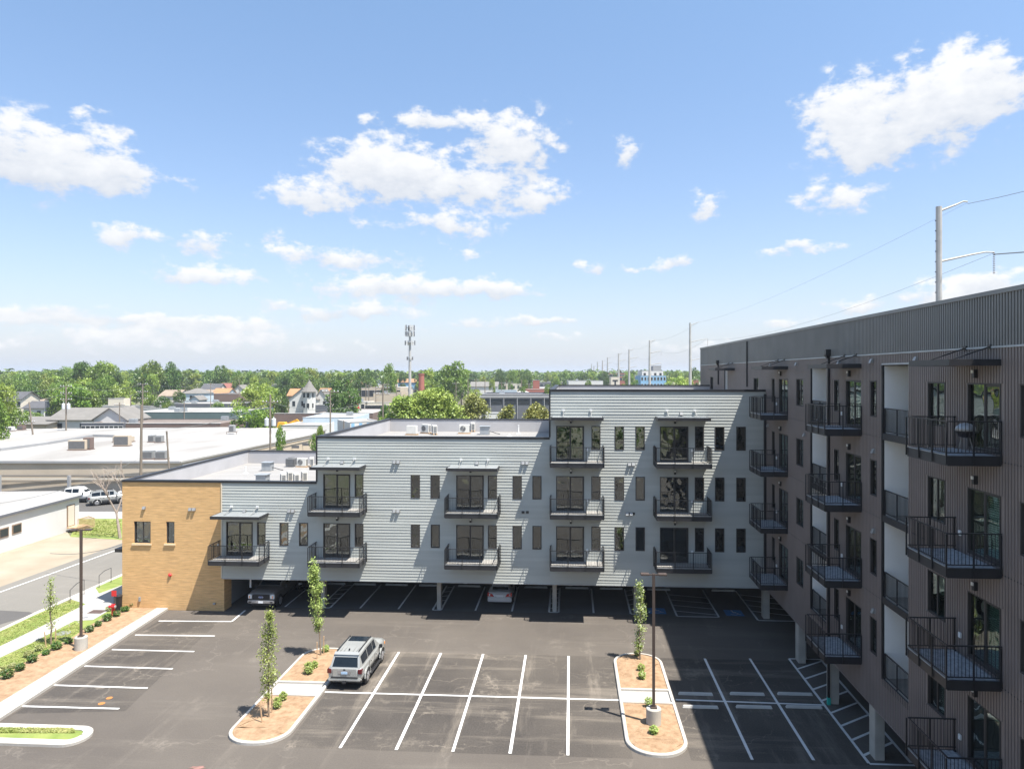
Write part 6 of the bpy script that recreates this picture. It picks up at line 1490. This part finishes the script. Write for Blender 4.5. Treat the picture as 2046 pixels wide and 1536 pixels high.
for i, (u, v, D) in enumerate([(421, 764, 230), (478, 758, 240), (368, 797, 200), (261, 789, 190), (239, 804, 165), (731, 765, 300), (737, 768, 280), (751, 770, 290), (773, 766, 320), (792, 767, 310), (911, 763, 260), (935, 757, 250), (951, 756, 260), (969, 757, 270), (1002, 763, 300), (1011, 760, 310), (1019, 762, 320), (1042, 758, 300), (1057, 765, 330)]):
    near = ['right of the blue house', 'below the bright tree', 'left of the blue house', 'above the dark green warehouse', 'before the white gable wing', 'far behind the mural shop', 'behind the cream block', 'over the tan store', 'left of the cell tower', 'just left of the cell tower foot', 'between tall trees and brown tree', 'above the brown tree', 'right above the brown tree', 'over the white gabled store', 'left over the parking deck', 'above the middle of the parking deck', 'above the blue shop', 'over the red store', 'left of the brick tower'][i]
    utility_pole(u, v, D, [.6] if i % 2 == 0 else [], 'thin distant utility pole ' + near, r=.13 + .04 * (D > 240))
def wire(a, b, sag, label, r=.012, name='overhead_wire', group=None):
    a, b = Vector(a), Vector(b); pts = [a + (b - a) * t + Vector((0, 0, -sag * 4 * t * (1 - t))) for t in [i / 14 for i in range(15)]]
    o = build(MB().tube(pts, r, 4), name, M_wire); tag(o, label, 'wire', group)
L0 = atD(-60, 770, 130)
wire(L0, U['t1'], 1.2, 'upper wire running left from the transformer pole to the picture edge', .025, group='overhead wires'); wire(L0 + Vector((0, 0, -1.6)), U['t1'] + Vector((0, 0, -1.6)), 1.4, 'lower wire running left from the transformer pole', .025, group='overhead wires')
wire(U['t1'], U['t2'], 1.2, 'upper wire between the transformer pole and the three-arm pole', .025, group='overhead wires'); wire(U['t1'] + Vector((0, 0, -1.7)), U['t2'] + Vector((0, 0, -1.9)), 1.3, 'lower wire between the transformer pole and the three-arm pole', .025, group='overhead wires')
wire(U['t2'], atD(478, 758, 240), 1.5, 'wire from the three-arm pole towards the far row of houses', .025, group='overhead wires')
wire(U['big'] + Vector((0, 0, -3)), U['m1'] + Vector((0, 0, -1.2)), 1.2, 'cable from the tall plain pole to the pole with white transformers', .03, group='overhead wires')
wire(U['m1'] + Vector((0, 0, -1.2)), U['m3'] + Vector((0, 0, -2)), 2.0, 'cable from the transformer pole across the turret house', .03, group='overhead wires')
wire(U['big'] + Vector((0, 0, -6.5)), atD(-40, 1010, 70), 1.0, 'low cable crossing from the tall pole over the white building', .02, group='overhead wires')
wire(atD(300, 1064, 55), atD(100, 1105, 60), .6, 'guy cable sloping behind the left lamp post', .02, group='overhead wires')
# cell tower
D_ = 300; p = atD(819, 650, D_); s = D_ / FPX; o = empty('cell_tower', (p.x, p.y, 0), label='tall slender grey cell tower with antenna clusters on the skyline', cat='cell tower')
obj(MB().tube([(0, 0, 0), (0, 0, p.z)], [.75, .42], 12), 'mast', M_spole, o)
rg = random.Random(3)
for (v, rad, n, h) in [(655, 1.9, 9, 2.3), (667, 1.9, 9, 2.2), (685, 2.1, 6, 1.9), (716, 1.2, 5, 1.4)]:
    z = CAM_H + (746 - v) * s; obj(MB().lathe((0, 0, z), [(rad*.9, 0), (rad*.9, .12)], 9), 'platform', M_gry, o)
    for i in range(n):
        a = 6.283 * i / n + rg.uniform(-.2, .2); x, y = rad * math.cos(a), rad * math.sin(a); obj(MB().box(x - .2, x + .2, y - .12, y + .12, z - h/2, z + h/2), 'antenna_panel', M_wht if i % 3 else M_dgy, o)
# transmission poles marching away behind the wing
XT = 30.5
prev = None
for i, (u, v) in enumerate([(1876, 413), (1379, 645), (1298, 680), (1257, 698), (1236, 706), (1214, 714), (1204, 720), (1194, 723), (1187, 731), (1182, 727)]):
    r = ray(u, v); sd2 = XT / r.x; p = Vector((XT, r.y * sd2, CAM_H + r.z * sd2)); rr_ = .18 if i == 0 else .30 + .10 * i
    where = ['nearest, rising behind the dark wing with curved arms', 'second, just left of the dark wing', 'third, before the blue block', 'fourth, left of the blue block', 'fifth, beside the letter building', 'sixth, left of the letter building', 'seventh, over the white hangar', 'eighth, over the far wood', 'ninth of the line, very small', 'farthest and smallest of the line'][i]
    o = empty('transmission_pole', (p.x, p.y, 0), label='pale steel transmission pole, ' + where, cat='transmission pole', group='steel transmission poles marching into the distance')
    obj(MB().tube([(0, 0, 0), (0, 0, p.z)], [rr_ * 1.3, rr_ * .62 if i else .24], 10), 'shaft', M_spole, o)
    k = 1 if i < 2 else 1.0
    for j, dz in enumerate([.6, 4.9, 9.6] if i else [.35, 4.55]):
        L = (2.3 if j == 0 else 4.4)
        arm = obj(MB().tube([(.1, 0, p.z - dz), (L * .6, 0, p.z - dz + .55 * (1 if j else .9)), (L * .85, 0, p.z - dz + .75), (L, 0, p.z - dz + .72)], [.11, .085, .07, .055] if i < 2 else [.2, .17, .15, .12], 6), 'arm', M_spole, o)
        if j and i < 3:
            im = MB()
            for q in range(12): im.lathe((L, 0, p.z - dz + .62 - q * .15), [(.03, 0), (.11, .03), (.03, .07)], 8)
            obj(im, 'insulator_string', M_brn, arm)
    if i == 0:
        for q in range(9): obj(MB().box(-.30, -.22, -.04, .04, p.z - 1.2 - q * .85, p.z - 1.12 - q * .85), 'step_bolt', M_dgy, o)
    if prev is not None and i < 6:
        wire((XT + 2.3, prev.y, prev.z + .3), (XT + 2.3, p.y, p.z + .1), 1.2, 'top line between the %s transmission poles' % ['', 'first two', 'second and third', 'third and fourth', 'fourth and fifth', 'fifth and sixth'][i], .004 + .006 * i, 'power_line', 'power lines behind the wing')
        wire((XT + 4.4, prev.y, prev.z - 3.9), (XT + 4.4, p.y, p.z - 4.3), 2.0, 'arm-level line between the %s transmission poles' % ['', 'first two', 'second and third', 'third and fourth', 'fourth and fifth', 'fifth and sixth'][i], .006 + .007 * i, 'power_line', 'power lines behind the wing')
    if i == 0:
        wire((XT + 2.3, p.y, p.z + .2), (XT + 2.3, p.y - 60, p.z + .2), 2, 'thin top line leaving the nearest transmission pole to the right', .02, 'power_line', 'power lines behind the wing')
        wire((XT + 4.4, p.y, p.z - 4.0), (XT + 4.4, p.y - 60, p.z - 4), 2, 'heavy line leaving the nearest transmission pole arm to the right', .045, 'power_line', 'power lines behind the wing')
    prev = p
# ================================================================ trees of the town
L_dk = mat_leaf('dark_foliage', (.04, .085, .015), (.15, .25, .045), 5, .35); L_md = mat_leaf('mid_foliage', (.075, .15, .02), (.26, .37, .06), 5, .4); L_lt = mat_leaf('light_foliage', (.14, .23, .03), (.42, .50, .09), 5, .4)
L_br = mat_leaf('bright_foliage', (.13, .20, .035), (.42, .50, .12), .5, .3, .05); L_ol = mat_leaf('olive_foliage', (.12, .145, .035), (.35, .36, .10), .5, .25, .06)
M_trunk = mat('tree_bark', (.12, .095, .07), .95, .25, 2)
def crown_pts(seed, n, blobs=20, top=.55, w=.5):
    """unit crown: 1 high, 1 wide, standing on z=0"""
    rg = np.random.default_rng(seed); P = []
    for b in range(blobs):
        t = rg.uniform(0, 1); z = .16 + .72 * t; rr_ = (math.sin(math.pi * min(1, .22 + .70 * t)) ** .7) * .36; a = rg.uniform(0, 6.28); q = rr_ * math.sqrt(rg.uniform(.2, 1))
        c = np.array([q * math.cos(a), q * math.sin(a), z]); br = rg.uniform(.10, .19)
        m = n // blobs; v = rg.normal(size=(m, 3)); v[:, 2] += .35; v /= np.linalg.norm(v, axis=1)[:, None]; rad = br * rg.uniform(.55, 1.1, (m, 1))
        P.append(c + v * rad * np.array([1.1, 1.1, .85]))
    P = np.vstack(P); P = P[P[:, 2] > .02]; return P
def tree_proto(seed, leafm, n=2200, leaf=.042, blobs=20, name='tree', trunk=.25):
    o = empty(name); P = crown_pts(seed, n, blobs); P[:, 2] = trunk * .7 + P[:, 2] * (1 - trunk * .7)
    me = leaf_mesh('crown', np.hstack([P, np.ones((len(P), 1))]), leaf, leafm, seed=seed, up=.5, aspect=1.2); c = bpy.data.objects.new('crown', me); COL.objects.link(c); c.parent = o
    rg = random.Random(seed); t = MB().tube([(0, 0, 0), (.01, 0, trunk), (0, .01, .62)], [.028, .022, .01], 6)
    for i in range(6):
        a = rg.uniform(0, 6.28); z = rg.uniform(trunk * .8, .5); t.tube([(0, 0, z), (.14 * math.cos(a), .14 * math.sin(a), z + .14), (.30 * math.cos(a), .30 * math.sin(a), z + .22)], [.012, .008, .003], 4)
    obj(t, 'trunk', M_trunk, o); return o
TP = {'dark': [tree_proto(s, L_dk) for s in (31, 32, 33)], 'green': [tree_proto(s, L_md) for s in (41, 42, 43, 44)], 'light green': [tree_proto(s, L_lt) for s in (51, 52, 53)]}
firstuse = set()
def tree(tone, i, u, D, vtop, wpx, label, group=None, zb=0.0):
    pr = TP[tone][i % len(TP[tone])]; p = atD(u, vtop, D); h = (p.z - zb) * 1.02; w = wpx * D / FPX
    if pr.name in firstuse: o = copy_tree(pr)
    else: firstuse.add(pr.name); o = pr
    o.location = (p.x, p.y, zb); o.scale = (w / .86, w / .86, h); o.rotation_euler = (0, 0, u * 1.7); tag(o, label, 'tree', group); return o
rng = random.Random(17)
SKY = [(-40,744),(0,745),(15,739),(40,743),(80,738),(110,735),(125,732),(160,726),(180,728),(200,723),(225,724),(240,736),(262,742),(283,727),(310,723),(322,735),(340,724),(358,734),(380,741),(425,736),(440,731),(462,740),(477,735),(500,738),(520,741),(560,741),(590,736),(602,733),(620,735),(640,741),(680,742),(715,739),(728,737),(745,742)]
sky_v = lambda u: float(np.interp(u, [a for a, b in SKY], [b for a, b in SKY]))
def where(u):
    for a, n in [(60, 'at the left edge'), (130, 'behind the cream dormer house'), (190, 'behind the transformer pole'), (250, 'above the white gable wing'), (300, 'behind the three-arm pole'), (360, 'above the tan-roofed house'), (420, 'above the pale blue house'), (480, 'behind the far houses'), (560, 'left of turret house'), (640, 'behind the turret house'), (720, 'behind the round dark tree'), (800, 'left of the cell tower'), (880, 'right of the cell tower'), (960, 'behind the olive tree'), (1060, 'behind the parking deck'), (1200, 'beyond the high parapet'), (2000, 'near the blue block')]:
        if u < a: return n
cnt = {}
def auto(u, D, vtop, w):
    tone = rng.choices(['dark', 'green', 'light green'], [.3, .45, .25])[0]; depth = 'front' if D < 260 else ('middle' if D < 340 else 'back')
    sz = 'narrow' if w < 24 else ('broad' if w > 38 else 'round')
    l = '%s %s tree, %s of the wood, %s' % (sz, tone, depth, where(u))
    cnt.setdefault(l, []).append((u, tree(tone, rng.randint(0, 9), u, D, vtop, w, l, 'trees of the wooded belt')))
# wooded belt on the left: back rows first
for D, du, dv, w0, (ua, ub) in [(430, 17, 0, 30, (-30, 760)), (370, 21, 5, 34, (-30, 330)), (370, 24, 8, 30, (480, 760)), (310, 24, 13, 38, (-30, 320)), (260, 27, 26, 42, (-20, 250))]:
    u = ua
    while u < ub:
        uu = u + rng.uniform(-5, 5); vt = sky_v(uu) + dv + rng.uniform(0, 7)
        if D <= 310: vt = max(vt, 742 + (310 - D) * .16 + rng.uniform(-3, 8))
        auto(uu, D + rng.uniform(-14, 14), vt, w0 * rng.uniform(.8, 1.25)); u += du * rng.uniform(.8, 1.2)
for (u, D, v, w, t, l) in [(200, 300, 723.5, 58, 'green', 'tall spreading green tree crowning the left skyline'), (222, 310, 725, 40, 'light green', 'airy light tree just right of the tallest left tree'), (165, 300, 727, 52, 'dark', 'dark dome-shaped tree on the left skyline'), (341, 330, 724, 40, 'dark', 'dark rounded skyline tree with sky on its right side'), (303, 325, 723, 54, 'green', 'tall loose skyline tree left of the dark rounded one'),
    (440, 400, 731, 40, 'dark', 'dark skyline tree above the far row of houses'), (602, 400, 733.5, 62, 'green', 'broad skyline tree above the turret'), (775, 330, 729, 38, 'green', 'tall green tree left of the cell tower'), (728, 350, 737.5, 42, 'dark', 'dark round tree left of the tall one by the cell tower'), (905, 300, 722, 62, 'green', 'tall green tree in the middle of the skyline'), (895, 310, 730, 70, 'dark', 'dark broad tree leaning beside the tallest middle tree'), (922, 320, 735, 50, 'green', 'green tree filling the right flank of the tallest middle tree'),
    (855, 330, 737, 42, 'light green', 'light green tree right of the brick chimney'), (870, 400, 741, 40, 'green', 'green tree between brick chimney and the tallest middle tree'), (998, 520, 737.5, 18, 'dark', 'small domed dark tree on the far skyline'),
    (683, 215, 759, 66, 'dark', 'round dark green tree right of the turret house'), (700, 208, 775, 44, 'dark', 'lower right part tree of the round dark clump'), (545, 235, 770, 44, 'light green', 'pale tree left of the turret house'), (563, 225, 774, 28, 'dark', 'brown green tree just left of the turret house'), (498, 225, 777, 62, 'light green', 'bright green tree right of the brown store'), (515, 255, 760, 55, 'light green', 'loose pale tree behind the bright green tree'),
    (497, 160, 812, 78, 'green', 'broad low green tree behind the huge white roof'), (530, 165, 815, 50, 'green', 'low green tree at the foot of the transformer pole'), (10, 150, 770, 46, 'light green', 'bright tree cut by the left edge'), (-10, 130, 790, 60, 'green', 'green tree at the left edge beside the cream house'), (28, 160, 812, 54, 'green', 'low green bush mass below the cream dormer house'), (65, 205, 822, 40, 'green', 'low bush between small house and shingle hall'),
    (325, 235, 790, 32, 'dark', 'rounded dark bush before the small white house'), (358, 255, 778, 26, 'dark', 'dark tree between tan-roofed and blue houses'), (337, 232, 803, 26, 'green', 'low round bush below the rounded dark bush'), (436, 240, 803, 28, 'green', 'small bush on the edge of the long white roof'), (300, 240, 790, 36, 'green', 'green tree right behind the three-arm pole'), (148, 195, 768, 74, 'green', 'big green tree behind the transformer pole'), (118, 215, 772, 50, 'green', 'green tree left of the big one behind transformer pole'), (180, 200, 778, 44, 'green', 'green tree right of the big one behind transformer pole'),
    (640, 110, 852, 16, 'green', 'ivy-green bush at the wall end beside the middle roof'), (560, 118, 850, 22, 'green', 'weed bush growing on the white roof'), (627, 125, 868, 22, 'green', 'dark green tall bush beyond the lowest roof'), (640, 125, 852, 16, 'light green', 'small leafy bush at the corner of the striped building'),
    (768, 150, 812, 30, 'dark', 'dark bush at the foot of the bright tree'), (1372, 300, 757, 34, 'light green', 'light tree right of the blue block'), (1355, 280, 748, 52, 'light green', 'bright yellow green tree between blue block and steel pole'), (1385, 340, 735, 26, 'dark', 'bare topped tree beside the second steel pole'), (1175, 260, 760, 22, 'green', 'small tree top showing over the high parapet'), (1270, 330, 757, 22, 'green', 'small green tree left of the blue block'), (1247, 300, 764, 20, 'light green', 'low bright bush below the tan offices'), (1178, 700, 737, 18, 'dark', 'tall dark tree at the farthest steel poles'),
    (950, 260, 775, 44, 'light green', 'light green tree behind the olive tree'), (1045, 250, 772, 18, 'green', 'small tree before the cream store'), (1093, 240, 768, 20, 'green', 'palm-like small tree left of the high block'), (1000, 350, 767, 16, 'dark', 'dark cypress-like tree before the cream store')]:
    tree(t, int(u), u, D, v, w, l)
for i in range(64):
    u = rng.uniform(760, 1400); D = rng.uniform(460, 640); vt = rng.uniform(739, 746) + (3 if 1130 < u < 1200 else 0); auto(u, D, vt, rng.uniform(14, 26))
for i in range(18):
    u = rng.uniform(730, 1130); D = rng.uniform(330, 460); auto(u, D, rng.uniform(752, 761), rng.uniform(12, 20))
ORD2 = ORDN + ['fourteenth', 'fifteenth', 'sixteenth', 'seventeenth', 'eighteenth']
for l, L in cnt.items():
    L.sort(key=lambda t: t[0])
    if len(L) > 1:
        for i, (u, o) in enumerate(L): o['label'] = l + ', %s from left' % ORD2[i]
# big bright tree and olive trees behind the middle roof
def big_tree(u, D, vtop, wpx, leafm, n, leaf, label, seed, blobs=34):
    p = atD(u, vtop, D); h = p.z; w = wpx * D / FPX; P = crown_pts(seed, n, blobs) * np.array([w / .86, w / .86, h]); o = empty('broadleaf_tree', (p.x, p.y, 0), label=label, cat='tree')
    me = leaf_mesh('crown', np.hstack([P, np.ones((len(P), 1))]), leaf, leafm, seed=seed, up=.6); c = bpy.data.objects.new('crown', me); COL.objects.link(c); c.parent = o
    rg = random.Random(seed); t = MB().tube([(0, 0, 0), (.1, 0, h * .3), (0, .1, h * .6)], [.35, .25, .1], 8)
    for i in range(8):
        a = rg.uniform(0, 6.28); z = rg.uniform(.25, .5) * h; t.tube([(0, 0, z), (w * .18 * math.cos(a), w * .18 * math.sin(a), z + h * .15), (w * .36 * math.cos(a), w * .36 * math.sin(a), z + h * .25)], [.13, .08, .03], 5)
    obj(t, 'trunk', M_trunk, o)
big_tree(850, 125, 768.5, 156, L_br, 24000, .32, 'big bright yellow green tree rising behind the middle roof', 61, 46)
big_tree(800, 122, 786, 80, L_br, 8000, .32, 'left lobe tree of the big bright yellow green crown', 66, 22)
big_tree(948, 140, 784, 86, L_ol, 12000, .27, 'olive brown tree right of the big bright tree', 62, 26)
big_tree(1020, 112, 803, 72, L_ol, 8000, .22, 'left one of two small olive trees before the parking deck', 63, 20)
big_tree(1072, 112, 804, 80, L_ol, 9000, .22, 'right one of two small olive trees before the parking deck', 64, 20)
# made-up tree row, added unseen behind the viewer for reflections in the upper panes
for i, (x, y, w_, h_, t_) in enumerate([(-46, -34, 11, 12, 'green'), (-35, -42, 9, 10, 'dark'), (-24, -33, 12, 13, 'light green'), (-13, -44, 9, 9, 'green'), (-3, -36, 11, 12, 'dark'), (8, -42, 10, 10, 'green'), (19, -35, 12, 13, 'light green'), (30, -43, 10, 11, 'dark')]):
    o = copy_tree(TP[t_][i % 3]); o.parent = None; o.location = (x, y, 0); o.scale = (w_, w_, h_); tag(o, '%s tree, %s from left in the added row behind the viewer' % (t_, ORDN[i]), 'tree', 'added tree row behind the viewer')
# bare tree by the street
p = G(240, 1075); o = empty('bare_tree', (p.x, p.y, 0), label='leafless pale grey tree beside the brick corner', cat='tree'); rg = random.Random(9); t = MB()
def limb(a, d, L, r, k):
    b = a + d * L; t.tube([a, (a + b) / 2 + Vector((rg.uniform(-.1, .1), 0, .05)) * L * .3, b], [r, r * .8, r * .6], 6 if k < 2 else 4, cap=False)
    if k > 4: return
    for i in range(3 if k < 3 else 2): limb(b, (d + Vector((rg.uniform(-.75, .55), rg.uniform(-.6, .6), rg.uniform(-.1, .5)))).normalized(), L * rg.uniform(.6, .82), r * .58, k + 1)
limb(Vector((0, 0, 0)), Vector((-.15, 0, 1)).normalized(), 2.6, .16, 0); obj(t, 'branches', mat('pale_bark', (.34, .28, .23), .9, .15, 4), o)
# far woods that read as one mass
rg = np.random.default_rng(77); n = 4600; D = np.sqrt(rg.uniform(620**2, 2600**2, n)); D[:1300] = rg.uniform(600, 1000, 1300); az = rg.uniform(R(-60), R(24), n); C = np.stack([D * np.sin(az), D * np.cos(az)], 1); hh = rg.uniform(14.5, 20.5, n); ww = rg.uniform(5, 9, n); m = 26
v = rg.normal(size=(n, m, 3)); v[..., 2] = np.abs(v[..., 2]) - .25; v /= np.linalg.norm(v, axis=2)[..., None]
P = np.empty((n, m, 4)); P[..., 0] = C[:, None, 0] + v[..., 0] * ww[:, None] * .8; P[..., 1] = C[:, None, 1] + v[..., 1] * ww[:, None] * .8; P[..., 2] = hh[:, None] * .62 + v[..., 2] * hh[:, None] * .38; P[..., 3] = (.7 + .6 * rg.random((n, m)))
me = leaf_mesh('distant_woods', P.reshape(-1, 4), 3.0, [mat_leaf('distant_foliage', (.05, .10, .035), (.14, .21, .07), .012, .15), L_dk, L_md], seed=5, up=1.2, aspect=1.1)
o = bpy.data.objects.new('distant_woods', me); COL.objects.link(o); o['kind'] = 'stuff'
for o in [x for k in TP.values() for x in k] + SH + SY + SI:
    if not o.get('label'):
        for c in [x for x in bpy.data.objects if x.parent is o]: bpy.data.objects.remove(c)
        bpy.data.objects.remove(o)

# ---------------------------------------------------------------- summer haze
hz = MB().box(-3200, 3200, -300, 5200, -1.2, 46)
mh = bpy.data.materials.new('summer_haze'); mh.use_nodes = True; th_ = mh.node_tree; th_.nodes.clear()
pv = th_.nodes.new('ShaderNodeVolumePrincipled'); pv.inputs['Color'].default_value = (.82, .90, 1, 1); pv.inputs['Density'].default_value = .0002; pv.inputs['Anisotropy'].default_value = .2
oo = th_.nodes.new('ShaderNodeOutputMaterial'); th_.links.new(pv.outputs[0], oo.inputs['Volume'])
hzo = bpy.data.objects.new('haze', hz.mesh('haze', mh)); COL.objects.link(hzo); hzo['kind'] = 'stuff'
SC.cycles.volume_max_steps = 8; SC.cycles.volume_bounces = 0
